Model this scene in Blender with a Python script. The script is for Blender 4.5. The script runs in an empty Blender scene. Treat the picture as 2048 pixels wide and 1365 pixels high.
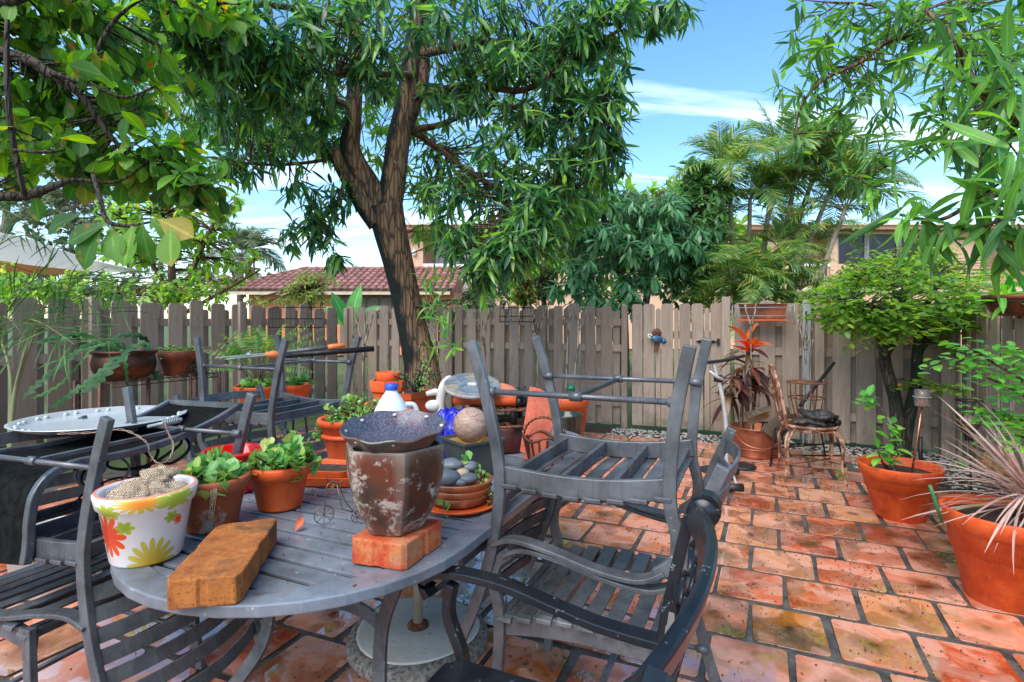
import bpy, math, random
import numpy as np
from mathutils import Vector, Matrix, Quaternion, noise as mnoise
random.seed(7)
RNG = np.random.default_rng(11)
R = math.radians
PI = math.pi
scene = bpy.context.scene
col = scene.collection

# ------------------------------------------------------------------ camera
EYE = 1.33            # tripod height
FPX = 1100.0          # focal length in pixels of the 2048 px wide photograph
HZ = 640.0            # row of the horizon
cam_data = bpy.data.cameras.new('camera')
cam = bpy.data.objects.new('camera', cam_data)
col.objects.link(cam)
cam.location = (0, 0, EYE)
cam.rotation_euler = (PI / 2, 0, 0)
cam_data.sensor_width = 36.0
cam_data.lens = 36.0 * FPX / 2048.0
cam_data.shift_y = -(682.5 - HZ) / 2048.0
cam_data.clip_start = 0.05
cam_data.clip_end = 900
scene.camera = cam

# ------------------------------------------------------------------ sky
world = bpy.data.worlds.new('World')
scene.world = world
world.use_nodes = True
wn, wl = world.node_tree.nodes, world.node_tree.links
wn.clear()
SUN_EL, SUN_AZ = R(50), R(-150)      # azimuth measured from +Y towards +X: behind and left of the camera
w_out = wn.new('ShaderNodeOutputWorld')
w_bg = wn.new('ShaderNodeBackground')
w_sky = wn.new('ShaderNodeTexSky')
w_sky.sky_type = 'NISHITA'
w_sky.sun_disc = False
w_sky.sun_elevation = SUN_EL
w_sky.sun_rotation = SUN_AZ
w_sky.air_density = 1.0
w_sky.dust_density = 0.6
w_sky.ozone_density = 1.3
w_tc = wn.new('ShaderNodeTexCoord')
w_sep = wn.new('ShaderNodeSeparateXYZ')
w_add = wn.new('ShaderNodeMath'); w_add.operation = 'ADD'; w_add.inputs[1].default_value = 0.22
w_max = wn.new('ShaderNodeMath'); w_max.operation = 'MAXIMUM'; w_max.inputs[1].default_value = 0.0
w_dx = wn.new('ShaderNodeMath'); w_dx.operation = 'DIVIDE'
w_dy = wn.new('ShaderNodeMath'); w_dy.operation = 'DIVIDE'
w_cmb = wn.new('ShaderNodeCombineXYZ')
w_map = wn.new('ShaderNodeMapping')
w_map.inputs['Rotation'].default_value = (0, 0, R(-24))
w_map.inputs['Scale'].default_value = (0.42, 2.1, 1.0)
w_map.inputs['Location'].default_value = (0.35, 0.2, 0)
w_noise = wn.new('ShaderNodeTexNoise')
w_noise.inputs['Scale'].default_value = 1.5
w_noise.inputs['Detail'].default_value = 7
w_noise.inputs['Roughness'].default_value = 0.55
w_noise.inputs['Distortion'].default_value = 0.5
w_ramp = wn.new('ShaderNodeValToRGB')
w_ramp.color_ramp.elements[0].position = 0.54
w_ramp.color_ramp.elements[0].color = (0, 0, 0, 1)
w_ramp.color_ramp.elements[1].position = 0.80
w_ramp.color_ramp.elements[1].color = (0.85, 0.85, 0.85, 1)
w_mix = wn.new('ShaderNodeMixRGB')
w_mix.inputs['Color2'].default_value = (8.6, 9.0, 9.5, 1)
wl.new(w_tc.outputs['Generated'], w_sep.inputs[0])
wl.new(w_sep.outputs['Z'], w_max.inputs[0])
wl.new(w_max.outputs[0], w_add.inputs[0])
wl.new(w_sep.outputs['X'], w_dx.inputs[0]); wl.new(w_add.outputs[0], w_dx.inputs[1])
wl.new(w_sep.outputs['Y'], w_dy.inputs[0]); wl.new(w_add.outputs[0], w_dy.inputs[1])
wl.new(w_dx.outputs[0], w_cmb.inputs[0]); wl.new(w_dy.outputs[0], w_cmb.inputs[1])
wl.new(w_cmb.outputs[0], w_map.inputs[0])
wl.new(w_map.outputs[0], w_noise.inputs['Vector'])
wl.new(w_noise.outputs['Fac'], w_ramp.inputs[0])
wl.new(w_ramp.outputs[0], w_mix.inputs['Fac'])
w_hs = wn.new('ShaderNodeHueSaturation'); w_hs.inputs['Saturation'].default_value = 1.22; w_hs.inputs['Hue'].default_value = 0.494
wl.new(w_sky.outputs[0], w_hs.inputs['Color'])
wl.new(w_hs.outputs[0], w_mix.inputs['Color1'])
wl.new(w_mix.outputs[0], w_bg.inputs['Color'])
w_bg.inputs['Strength'].default_value = 0.118
wl.new(w_bg.outputs[0], w_out.inputs['Surface'])

# ------------------------------------------------------------------ sun (veiled, high and behind the camera)
sd = bpy.data.lights.new('sun', 'SUN')
sd.energy = 2.0
sd.angle = R(50)
sd.color = (1.0, 0.93, 0.83)
sun = bpy.data.objects.new('sun', sd)
col.objects.link(sun)
_sdir = Vector((math.sin(SUN_AZ) * math.cos(SUN_EL), math.cos(SUN_AZ) * math.cos(SUN_EL), math.sin(SUN_EL)))
sun.rotation_euler = _sdir.to_track_quat('Z', 'Y').to_euler()
sun.location = _sdir * 30

vs = scene.view_settings
vs.view_transform = 'Standard'
vs.look = 'None'
vs.gamma = 1.0
vs.use_curve_mapping = False
vs.exposure = 1.42
scene.cycles.max_bounces = 8
scene.cycles.transparent_max_bounces = 12
scene.cycles.use_denoising = True

# ------------------------------------------------------------------ places
def P(px, py, Y):
    """point at distance Y seen on row py, column px of the photograph"""
    return Vector(((px - 1024) / FPX * Y, Y, EYE - (py - HZ) / FPX * Y))

def G(px, py, z=0.0):
    """point on the level z seen at (px, py)"""
    Y = (EYE - z) * FPX / (py - HZ)
    return Vector(((px - 1024) / FPX * Y, Y, z))

UA = Vector((0.407, 0.9134, 0))       # the two directions of the paving
VA = Vector((0.9134, -0.407, 0))
def UV(u, v, z=0.0):
    return UA * u + VA * v + Vector((0, 0, z))
ROT = -math.atan2(0.407, 0.9134)      # turn about z that brings +Y onto UA

# ------------------------------------------------------------------ mesh builder
class MB:
    def __init__(self):
        self.v = []; self.f = []; self.s = []; self.m = []
        self.cm = 0
    def add(self, vs_, fs, smooth=False):
        b = len(self.v)
        self.v.extend([tuple(p) for p in vs_])
        for f in fs:
            self.f.append(tuple(b + i for i in f)); self.s.append(smooth); self.m.append(self.cm)
        return self
    def box(self, c, size, rot=None):
        hx, hy, hz = size[0] / 2, size[1] / 2, size[2] / 2
        pts = [Vector((x * hx, y * hy, z * hz)) for z in (-1, 1) for y in (-1, 1) for x in (-1, 1)]
        if rot is not None:
            if isinstance(rot, (int, float)):
                rot = Matrix.Rotation(rot, 3, 'Z')
            pts = [rot @ p for p in pts]
        c = Vector(c)
        return self.add([p + c for p in pts], [(0, 2, 3, 1), (4, 5, 7, 6), (0, 1, 5, 4), (2, 6, 7, 3), (0, 4, 6, 2), (1, 3, 7, 5)])
    def bar(self, a, b, w, h, up=(0, 0, 1)):
        return self.ribbon([a, b], w, h, up)
    def ribbon(self, pts, w, h, up=(0, 0, 1), bevel=0.0):
        """bar of rectangular section w (across) x h (along up) along a path"""
        pts = [Vector(p) for p in pts]; n = len(pts); up = Vector(up)
        ws = w if isinstance(w, (list, tuple)) else [w] * n
        hs = h if isinstance(h, (list, tuple)) else [h] * n
        rings = []
        for i, p in enumerate(pts):
            t = (pts[min(i + 1, n - 1)] - pts[max(i - 1, 0)]).normalized()
            sd_ = t.cross(up)
            if sd_.length < 1e-5: sd_ = t.cross(Vector((1, 0, 0)))
            sd_.normalize(); nn = sd_.cross(t).normalized()
            a, b = ws[i] / 2, hs[i] / 2
            rings.append([p - sd_ * a - nn * b, p + sd_ * a - nn * b, p + sd_ * a + nn * b, p - sd_ * a + nn * b])
        vs_ = [q for r_ in rings for q in r_]; fs = []
        for i in range(n - 1):
            for k in range(4):
                k2 = (k + 1) % 4
                fs.append((i * 4 + k, i * 4 + k2, (i + 1) * 4 + k2, (i + 1) * 4 + k))
        fs.append((3, 2, 1, 0)); e = (n - 1) * 4
        fs.append((e, e + 1, e + 2, e + 3))
        return self.add(vs_, fs)
    def tube(self, pts, r, n=7, cap=True, closed=False):
        pts = [Vector(p) for p in pts]; m = len(pts)
        rs = list(r) if isinstance(r, (list, tuple)) else [r] * m
        up = None; vs_ = []
        for i, p in enumerate(pts):
            if closed: t = (pts[(i + 1) % m] - pts[(i - 1) % m])
            else: t = (pts[min(i + 1, m - 1)] - pts[max(i - 1, 0)])
            t = t.normalized() if t.length > 1e-9 else Vector((0, 0, 1))
            if up is None:
                up = Vector((0, 0, 1)) if abs(t.z) < 0.9 else Vector((1, 0, 0))
            a = t.cross(up)
            if a.length < 1e-6: a = t.cross(Vector((0.3, 1, 0.2)))
            a.normalize(); b = a.cross(t).normalized(); up = b
            for k in range(n):
                an = 2 * PI * k / n
                vs_.append(p + (a * math.cos(an) + b * math.sin(an)) * rs[i])
        fs = []
        for i in range(m if closed else m - 1):
            j = (i + 1) % m
            for k in range(n):
                k2 = (k + 1) % n
                fs.append((i * n + k, i * n + k2, j * n + k2, j * n + k))
        self.add(vs_, fs, True)
        if cap and not closed:
            b0 = len(self.v) - len(vs_)
            self.f.append(tuple(b0 + k for k in reversed(range(n)))); self.s.append(False); self.m.append(self.cm)
            e = b0 + (m - 1) * n
            self.f.append(tuple(e + k for k in range(n))); self.s.append(False); self.m.append(self.cm)
        return self
    def lathe(self, prof, c=(0, 0, 0), n=28, smooth=True, wob=0.0, sx=1.0, sy=1.0, rot=0.0, shape=None):
        """profile of (r, z); shape(angle, k) scales the radius"""
        c = Vector(c); vs_ = []
        for k_, (r, z) in enumerate(prof):
            for i in range(n):
                a = 2 * PI * i / n
                rr = r * (1 + wob * math.sin(3 * a + z * 20))
                if shape: rr *= shape(a, k_)
                x, y = rr * math.cos(a) * sx, rr * math.sin(a) * sy
                vs_.append(c + Vector((x * math.cos(rot) - y * math.sin(rot), x * math.sin(rot) + y * math.cos(rot), z)))
        fs = []
        for k_ in range(len(prof) - 1):
            for i in range(n):
                j = (i + 1) % n
                fs.append((k_ * n + i, k_ * n + j, (k_ + 1) * n + j, (k_ + 1) * n + i))
        if prof[0][0] > 1e-4: fs.append(tuple(reversed(range(n))))
        if prof[-1][0] > 1e-4:
            e = (len(prof) - 1) * n
            fs.append(tuple(e + i for i in range(n)))
        return self.add(vs_, fs, smooth)
    def ball(self, c, r, n=14, m=9, rot=None, jit=0.0, seed=0):
        if not isinstance(r, (list, tuple, Vector)): r = (r, r, r)
        c = Vector(c); vs_ = []; rot = rot or Matrix.Identity(3)
        rr = random.Random(seed)
        off = Vector((rr.uniform(0, 50), rr.uniform(0, 50), rr.uniform(0, 50)))
        for j in range(m + 1):
            th = PI * j / m
            for i in range(n):
                ph = 2 * PI * i / n
                d = Vector((math.sin(th) * math.cos(ph), math.sin(th) * math.sin(ph), math.cos(th)))
                k = 1 + (jit * mnoise.noise(d * 1.7 + off) if jit else 0)
                vs_.append(c + rot @ Vector((d.x * r[0] * k, d.y * r[1] * k, d.z * r[2] * k)))
        fs = []
        for j in range(m):
            for i in range(n):
                i2 = (i + 1) % n
                fs.append((j * n + i, (j + 1) * n + i, (j + 1) * n + i2, j * n + i2))
        return self.add(vs_, fs, True)
    def prism(self, poly, z0, z1, axis='z', mat=None):
        """polygon (x, y) extruded from z0 to z1; mat places it"""
        n = len(poly)
        a = [Vector((x, y, z0)) for x, y in poly]; b = [Vector((x, y, z1)) for x, y in poly]
        vs_ = a + b
        if mat is not None: vs_ = [mat @ p for p in vs_]
        fs = [tuple(reversed(range(n))), tuple(range(n, 2 * n))]
        for i in range(n):
            j = (i + 1) % n
            fs.append((i, j, n + j, n + i))
        return self.add(vs_, fs)
    def quad(self, a, b, c, d):
        return self.add([a, b, c, d], [(0, 1, 2, 3)])
    def mesh(self, name, off=None):
        me = bpy.data.meshes.new(name)
        v = self.v
        if off is not None:
            ox, oy, oz = off
            v = [(x - ox, y - oy, z - oz) for x, y, z in v]
        me.from_pydata(v, [], self.f)
        me.polygons.foreach_set('use_smooth', self.s)
        if any(self.m): me.polygons.foreach_set('material_index', self.m)
        me.update()
        return me

def link_mesh(name, me, mats, parent=None):
    o = bpy.data.objects.new(name, me)
    if not isinstance(mats, (list, tuple)): mats = [mats]
    if len(me.materials) == 0:
        for m_ in mats: me.materials.append(m_)
    col.objects.link(o)
    if parent is not None: o.parent = parent
    return o

def bevel(o, w=0.003, seg=2):
    b = o.modifiers.new('bevel', 'BEVEL'); b.width = w; b.segments = seg; b.limit_method = 'ANGLE'; b.angle_limit = R(40)
    return o

def tag(o, label=None, cat=None, group=None, kind=None):
    if label: o['label'] = label
    if cat: o['category'] = cat
    if group: o['group'] = group
    if kind: o['kind'] = kind
    return o

def thing(name, label, cat, loc=(0, 0, 0), rot=0.0, group=None):
    o = bpy.data.objects.new(name, None)
    o.empty_display_size = 0.1
    col.objects.link(o)
    o.location = loc; o.rotation_euler = (0, 0, rot)
    return tag(o, label, cat, group)

def part(name, mb, mat, parent, world=False, bev=None):
    """one mesh under a thing; world=True when the shape was written in world coordinates"""
    off = None
    if world:
        off = Vector(parent.location)
        if parent.parent: off = off + Vector(parent.parent.location)
    o = link_mesh(name, mb.mesh(name, off), mat, parent)
    if bev: bevel(o, bev)
    return o

def solo(name, mb, mat, label, cat, group=None, kind=None, loc=None, bev=None):
    """a thing that is one mesh; shape in world coordinates"""
    o = link_mesh(name, mb.mesh(name, loc), mat)
    if loc is not None: o.location = loc
    if bev: bevel(o, bev)
    return tag(o, label, cat, group, kind)

def copy_tree(o, parent=None):
    c = o.copy(); col.objects.link(c); c.parent = parent
    for ch in list(o.children): copy_tree(ch, c)
    return c

def spline(pts, n=6):
    """Catmull-Rom through points"""
    pts = [Vector(p) for p in pts]
    if len(pts) < 3: return pts
    out = []
    for i in range(len(pts) - 1):
        p0 = pts[max(i - 1, 0)]; p1 = pts[i]; p2 = pts[i + 1]; p3 = pts[min(i + 2, len(pts) - 1)]
        for k in range(n):
            t = k / n
            out.append(0.5 * ((2 * p1) + (p2 - p0) * t + (2 * p0 - 5 * p1 + 4 * p2 - p3) * t * t + (3 * p1 - p0 - 3 * p2 + p3) * t ** 3))
    out.append(pts[-1])
    return out

def lerp_list(vals, n):
    out = []
    m = len(vals) - 1
    for i in range(n):
        t = i / (n - 1) * m
        k = min(int(t), m - 1)
        out.append(vals[k] + (vals[k + 1] - vals[k]) * (t - k))
    return out

# ------------------------------------------------------------------ materials
class NT:
    def __init__(self, name):
        self.mat = bpy.data.materials.new(name)
        self.mat.use_nodes = True
        self.n = self.mat.node_tree.nodes; self.l = self.mat.node_tree.links
        self.n.clear()
        self.out = self.n.new('ShaderNodeOutputMaterial')
    def node(self, t, **kw):
        x = self.n.new('ShaderNode' + t)
        for k, v_ in kw.items(): setattr(x, k, v_)
        return x
    def link(self, a, b): self.l.new(a, b)
    def noise(self, vec, scale, detail=5, rough=0.6, dist=0.0):
        x = self.node('TexNoise')
        x.inputs['Scale'].default_value = scale; x.inputs['Detail'].default_value = detail
        x.inputs['Roughness'].default_value = rough; x.inputs['Distortion'].default_value = dist
        if vec is not None: self.link(vec, x.inputs['Vector'])
        return x.outputs['Fac']
    def ramp(self, fac, stops, interp='LINEAR'):
        x = self.node('ValToRGB'); cr = x.color_ramp; cr.interpolation = interp
        while len(cr.elements) < len(stops): cr.elements.new(0.5)
        for e, (p, c) in zip(cr.elements, stops):
            e.position = p
            e.color = (c, c, c, 1) if isinstance(c, (int, float)) else (c[0], c[1], c[2], 1)
        self.link(fac, x.inputs[0])
        return x.outputs[0]
    def mix(self, fac, a, b, mode='MIX'):
        x = self.node('MixRGB'); x.blend_type = mode
        for s, v_ in ((x.inputs[0], fac), (x.inputs[1], a), (x.inputs[2], b)):
            if isinstance(v_, (int, float)): s.default_value = v_ if s.type == 'VALUE' else (v_, v_, v_, 1)
            elif isinstance(v_, tuple): s.default_value = (v_[0], v_[1], v_[2], 1)
            else: self.link(v_, s)
        return x.outputs[0]
    def math(self, op, a, b=0.0, c=None, clamp=False):
        x = self.node('Math'); x.operation = op; x.use_clamp = clamp
        for s, v_ in zip(x.inputs, (a, b, c)):
            if v_ is None: continue
            if isinstance(v_, (int, float)): s.default_value = v_
            else: self.link(v_, s)
        return x.outputs[0]
    def coord(self, which='Object', scale=None):
        x = self.node('TexCoord').outputs[which]
        if scale:
            m = self.node('Mapping'); m.inputs['Scale'].default_value = scale
            self.link(x, m.inputs[0]); x = m.outputs[0]
        return x
    def pos(self): return self.node('NewGeometry').outputs['Position']
    def objrand(self): return self.node('ObjectInfo').outputs['Random']
    def bsdf(self, color, rough=0.5, metal=0.0, spec=0.5, bump=None, bstr=0.3, bdist=0.01, **kw):
        b = self.node('BsdfPrincipled')
        for k, v_ in (('Base Color', color), ('Roughness', rough), ('Metallic', metal), ('Specular IOR Level', spec)):
            s = b.inputs[k]
            if isinstance(v_, (int, float)): s.default_value = v_ if s.type == 'VALUE' else (v_, v_, v_, 1)
            elif isinstance(v_, tuple): s.default_value = (v_[0], v_[1], v_[2], 1)
            else: self.link(v_, s)
        for k, v_ in kw.items():
            s = b.inputs[k.replace('_', ' ')]
            if isinstance(v_, (int, float)): s.default_value = v_
            elif isinstance(v_, tuple): s.default_value = (v_[0], v_[1], v_[2], 1)
            else: self.link(v_, s)
        if bump is not None:
            bp = self.node('Bump'); bp.inputs['Strength'].default_value = bstr; bp.inputs['Distance'].default_value = bdist
            self.link(bump, bp.inputs['Height']); self.link(bp.outputs[0], b.inputs['Normal'])
        return b
    def done(self, sh):
        self.link(sh.outputs[0] if hasattr(sh, 'outputs') else sh, self.out.inputs['Surface'])
        return self.mat

def simple(name, c1, c2=None, scale=8, rough=0.5, metal=0.0, bump=0.0, bscale=None, lo=0.35, hi=0.65, spec=0.5, speck=None, vary=0.0, stretch=None):
    """two-tone procedural surface with fine relief; speck = (colour, amount, scale)"""
    t = NT(name)
    vec = t.coord('Object', stretch)
    if c2 is None: c2 = tuple(x * 0.7 for x in c1)
    n1 = t.noise(vec, scale, 6, 0.6)
    c = t.ramp(n1, [(lo, c2), (hi, c1)])
    if speck:
        n2 = t.noise(vec, speck[2], 5, 0.7)
        c = t.mix(t.ramp(n2, [(1 - speck[1] - 0.03, 0.0), (1 - speck[1] + 0.03, 1.0)]), c, speck[0])
    if vary:
        hv = t.node('HueSaturation')
        t.link(c, hv.inputs['Color'])
        t.link(t.math('MULTIPLY_ADD', t.objrand(), vary * 2, 1 - vary), hv.inputs['Value'])
        c = hv.outputs[0]
    rn = t.ramp(n1, [(0.3, min(1, rough * 1.25)), (0.7, rough * 0.85)])
    bm = t.noise(vec, bscale or scale * 6, 6, 0.65) if bump else None
    return t.done(t.bsdf(c, rn, metal, spec, bm, bump if bump else 0.3, 0.004))

def leaf_mat(name, stops, spots=None, trans=0.35, rough=0.36, spec=0.5, vein=True):
    """leaf: colour drawn per leaf from stops; spots = list of (colour, amount, scale)"""
    t = NT(name)
    geo = t.node('NewGeometry')
    rnd = t.math('FRACT', t.math('ADD', geo.outputs['Random Per Island'], t.math('MULTIPLY', t.objrand(), 7.31)))
    c = t.ramp(rnd, stops)
    vec = t.pos()
    n = t.noise(vec, 9, 3, 0.5)
    c = t.mix(0.55, c, t.ramp(n, [(0.3, 0.45), (0.7, 1.0)]), 'MULTIPLY')
    if vein:
        at = t.node('Attribute'); at.attribute_name = 'rim'
        al = t.node('Attribute'); al.attribute_name = 'along'
        mid = t.ramp(at.outputs['Fac'], [(0.05, 1.0), (0.16, 0.0)])
        side = t.ramp(t.math('FRACT', t.math('ADD', t.math('MULTIPLY', al.outputs['Fac'], 9.0), t.math('MULTIPLY', at.outputs['Fac'], -1.6))), [(0.0, 1.0), (0.16, 0.0)])
        c = t.mix(t.math('MAXIMUM', t.math('MULTIPLY', mid, .55), t.math('MULTIPLY', side, .16)), c, t.mix(1.0, c, (2.1, 2.0, 1.9), 'MULTIPLY'))
    if spots:
        for sc_, amt, scl in spots:
            n2 = t.noise(vec, scl, 3, 0.55)
            c = t.mix(t.ramp(n2, [(1 - amt - 0.04, 0.0), (1 - amt + 0.04, 1.0)]), c, sc_)
    b = t.bsdf(c, rough, 0, spec)
    tr = t.node('BsdfTranslucent')
    hs = t.node('HueSaturation'); hs.inputs['Saturation'].default_value = 1.15; hs.inputs['Value'].default_value = 2.1
    hs.inputs['Hue'].default_value = 0.485
    t.link(c, hs.inputs['Color']); t.link(hs.outputs[0], tr.inputs['Color'])
    mx = t.node('MixShader'); mx.inputs[0].default_value = trans
    t.link(b.outputs[0], mx.inputs[1]); t.link(tr.outputs[0], mx.inputs[2])
    return t.done(mx)

# ================================================================== ground, paving, beds
def M_tile():
    t = NT('terracotta paving')
    pos = t.pos()
    obj = t.coord('Object')
    rnd = t.objrand()
    base = t.ramp(rnd, [(0.0, (0.563, 0.083, 0.020)), (0.15, (0.666, 0.192, 0.081)), (0.3, (0.680, 0.256, 0.156)), (0.42, (0.576, 0.218, 0.037)), (0.55, (0.512, 0.077, 0.025)), (0.68, (0.640, 0.154, 0.069)), (0.8, (0.384, 0.154, 0.062)), (0.9, (0.614, 0.256, 0.112)), (1.0, (0.602, 0.109, 0.037))])
    # clouded fire marks: each tile its own
    add = t.node('VectorMath'); add.operation = 'ADD'
    sc_ = t.node('VectorMath'); sc_.operation = 'SCALE'
    t.link(rnd, sc_.inputs['Scale']); sc_.inputs[0].default_value = (37.0, 21.0, 11.0)
    t.link(obj, add.inputs[0]); t.link(sc_.outputs[0], add.inputs[1])
    v = add.outputs[0]
    n1 = t.noise(v, 5.5, 6, 0.6, 0.9)
    base = t.mix(t.ramp(n1, [(0.42, 0.0), (0.56, 1.0)]), base, t.mix(0.7, base, (0.70, 0.36, 0.26), 'MIX'))
    n2 = t.noise(v, 4.0, 4, 0.5, 0.4)
    sep = t.node('SeparateXYZ'); t.link(obj, sep.inputs[0])
    r2 = t.math('SQRT', t.math('ADD', t.math('POWER', sep.outputs[0], 2), t.math('POWER', sep.outputs[1], 2)))
    n4 = t.noise(v, 7.0, 5, 0.6, 0.5)
    burn = t.math('SUBTRACT', 1.0, t.math('DIVIDE', t.math('ADD', r2, t.math('MULTIPLY', n4, 0.16)), 0.17), clamp=True)
    has = t.ramp(t.math('FRACT', t.math('MULTIPLY', rnd, 13.7)), [(0.60, 0.0), (0.68, 1.0)])
    base = t.mix(t.math('MULTIPLY', t.math('MULTIPLY', burn, 2.2, clamp=True), has), base, t.ramp(n2, [(0.4, (0.14, 0.03, 0.008)), (0.6, (0.24, 0.08, 0.022))]))
    core = t.math('MULTIPLY', t.ramp(burn, [(0.36, 0.0), (0.5, 1.0)]), t.ramp(t.math('FRACT', t.math('MULTIPLY', rnd, 29.3)), [(0.62, 0.0), (0.66, 1.0)]))
    base = t.mix(t.math('MULTIPLY', core, t.ramp(t.noise(v, 60, 4, 0.7), [(0.42, 0.2), (0.55, 1.0)])), base, (0.045, 0.03, 0.02))
    # soot and moss patches over the whole floor
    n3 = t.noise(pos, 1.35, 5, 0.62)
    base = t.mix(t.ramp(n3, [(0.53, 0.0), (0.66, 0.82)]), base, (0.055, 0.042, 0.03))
    n6 = t.noise(pos, 2.3, 5, 0.6)
    base = t.mix(t.ramp(n6, [(0.58, 0.0), (0.72, 0.55)]), base, (0.23, 0.21, 0.06))
    fine = t.noise(pos, 90, 4, 0.7)
    base = t.mix(0.45, base, t.ramp(fine, [(0.3, 0.62), (0.7, 1.0)]), 'MULTIPLY')
    # standing water: darker body, mirror skin
    wet = t.ramp(t.noise(v, 4.6, 3, 0.45, 0.3), [(0.485, 0.0), (0.505, 1.0)])
    wetz = t.ramp(t.noise(pos, 0.9, 3, 0.5), [(0.33, 0.0), (0.42, 1.0)])
    wet = t.math('MULTIPLY', wet, wetz)
    base = t.mix(t.math('MULTIPLY', wet, 0.45), base, t.mix(1.0, base, (0.55, 0.5, 0.5), 'MULTIPLY'))
    damp = t.ramp(t.noise(v, 6, 4, 0.6), [(0.35, 0.16), (0.65, 0.42)])
    sepz = t.node('SeparateXYZ'); t.link(obj, sepz.inputs[0])
    edge = t.ramp(sepz.outputs[2], [(0.0, 1.0), (1.0, 0.0)])
    edirt = t.math('LESS_THAN', sepz.outputs[2], -.0005)
    base = t.mix(t.math('MULTIPLY', edirt, .8), base, (0.05, 0.035, 0.025))
    rough = t.mix(edirt, t.mix(wet, damp, 0.03), .85)
    keep = t.math('SUBTRACT', 1.0, edirt)
    wet = t.math('MULTIPLY', wet, keep)
    bh = t.mix(wet, t.noise(v, 30, 5, 0.6), 0.5)
    b = t.bsdf(base, rough, 0, t.mix(wet, t.math('MULTIPLY', keep, 0.5), 1.0), bh, 0.3, 0.004)
    t.link(t.mix(wet, t.math('MULTIPLY', keep, .2), 1.0), b.inputs['Coat Weight'])
    t.link(t.mix(wet, .22, .02), b.inputs['Coat Roughness'])
    b.inputs['Coat IOR'].default_value = 1.6
    return t.done(b)

m_tile = M_tile()
m_grout = simple('wet grout', (0.105, 0.10, 0.092), (0.03, 0.028, 0.026), 9, 0.45, 0, 0.6, 120, speck=((0.20, 0.18, 0.155), 0.36, 60))
m_soil = simple('soil ground', (0.10, 0.085, 0.06), (0.05, 0.04, 0.03), 2, 0.9, 0, 0.5, 30)
m_mulch = simple('dark mulch', (0.035, 0.026, 0.018), (0.010, 0.008, 0.006), 20, 0.85, 0, 0.9, 70)
m_pebble = leaf_mat('pebble', [(0, (0.42, 0.40, 0.37)), (0.4, (0.30, 0.29, 0.28)), (0.7, (0.52, 0.49, 0.44)), (1, (0.17, 0.165, 0.16))], trans=0.0, rough=0.55, vein=False)
m_lawn = simple('lawn beyond', (0.09, 0.14, 0.035), (0.05, 0.08, 0.02), 0.6, 0.9, 0, 0.4, 12)

mb = MB(); mb.quad((-400, -60, -0.06), (400, -60, -0.06), (400, 800, -0.06), (-400, 800, -0.06))
tag(link_mesh('ground', mb.mesh('ground'), m_lawn), 'grassy ground stretching away beyond the wooden fence', 'ground', kind='structure')

U0, DU, DV = 2.482, 0.349, 0.3135
UMAX = U0 + DU * 11 - 0.01
patio = None
mb = MB()
mb.add([UV(-3.0, -5.2, -0.0055), UV(-3.0, 3.6, -0.0055), UV(UMAX, 3.6, -0.0055), UV(UMAX, -5.2, -0.0055),
        UV(-3.0, -5.2, -0.2), UV(-3.0, 3.6, -0.2), UV(UMAX, 3.6, -0.2), UV(UMAX, -5.2, -0.2)],
       [(0, 1, 2, 3), (7, 6, 5, 4), (0, 4, 5, 1), (1, 5, 6, 2), (2, 6, 7, 3), (3, 7, 4, 0)])
patio = link_mesh('patio', mb.mesh('patio'), m_grout)
tag(patio, 'wet terracotta tile patio floor with grey mortar joints', 'patio', kind='structure')

def tile_mesh(seed):
    rr = random.Random(seed)
    a, b, rad = DV / 2 - 0.0105, DU / 2 - 0.0105, 0.022
    pts = []
    for cx, cy, a0 in ((a - rad, b - rad, 0), (-a + rad, b - rad, 90), (-a + rad, -b + rad, 180), (a - rad, -b + rad, 270)):
        rc = rad * rr.uniform(0.7, 1.3); jx, jy = rr.uniform(-.004, .004), rr.uniform(-.004, .004)
        for k in range(4):
            an = R(a0 + 30 * k)
            pts.append((cx + jx + rc * math.cos(an), cy + jy + rc * math.sin(an)))
    n = len(pts)
    vs_ = [(x * .985, y * .985, 0.0) for x, y in pts] + [(x, y, -0.004) for x, y in pts] + [(x, y, -0.03) for x, y in pts]
    fs = [tuple(range(n))]
    for k in (0, 1):
        for i in range(n):
            j = (i + 1) % n
            fs.append((k * n + i, (k + 1) * n + i, (k + 1) * n + j, k * n + j))
    m = MB(); m.add(vs_, fs, False); return m
tile_src = [tile_mesh(s) for s in range(5)]
tile_me = [m.mesh('tile') for m in tile_src]
for me in tile_me: me.materials.append(m_tile)

def in_bed(u, v):
    # planted bed in the right-hand corner of the patio
    if v > 1.46: return u > 3.9 + max(0, 1.9 - v) * 0.4 or v > 2.0
    if u > 5.20 and v > 1.0: return True
    if u > 5.55 and v > 0.78: return True
    return False
cand = []
for r_ in range(-16, 11):
    u = U0 + DU * (r_ + 0.5)
    off = 0.125 if r_ % 2 else 0.282
    for c_ in range(-17, 12):
        v = off + DV * (c_ + 0.5)
        if v < -4.9 or v > 3.3 or in_bed(u, v): continue
        p = UV(u, v)
        vis = 0.0
        if p.y > 0.7:
            px = 1024 + p.x / p.y * FPX; py = HZ + EYE / p.y * FPX
            if -90 < px < 2140 and py < 1500:
                hid = 1.0 if px > 870 else (0.5 if py > 1060 else 0.12)
                vis = hid / p.y ** 3
        cand.append((vis, u, v))
cand.sort(key=lambda q: -q[0])
rest = MB()
rt = random.Random(5)
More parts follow.
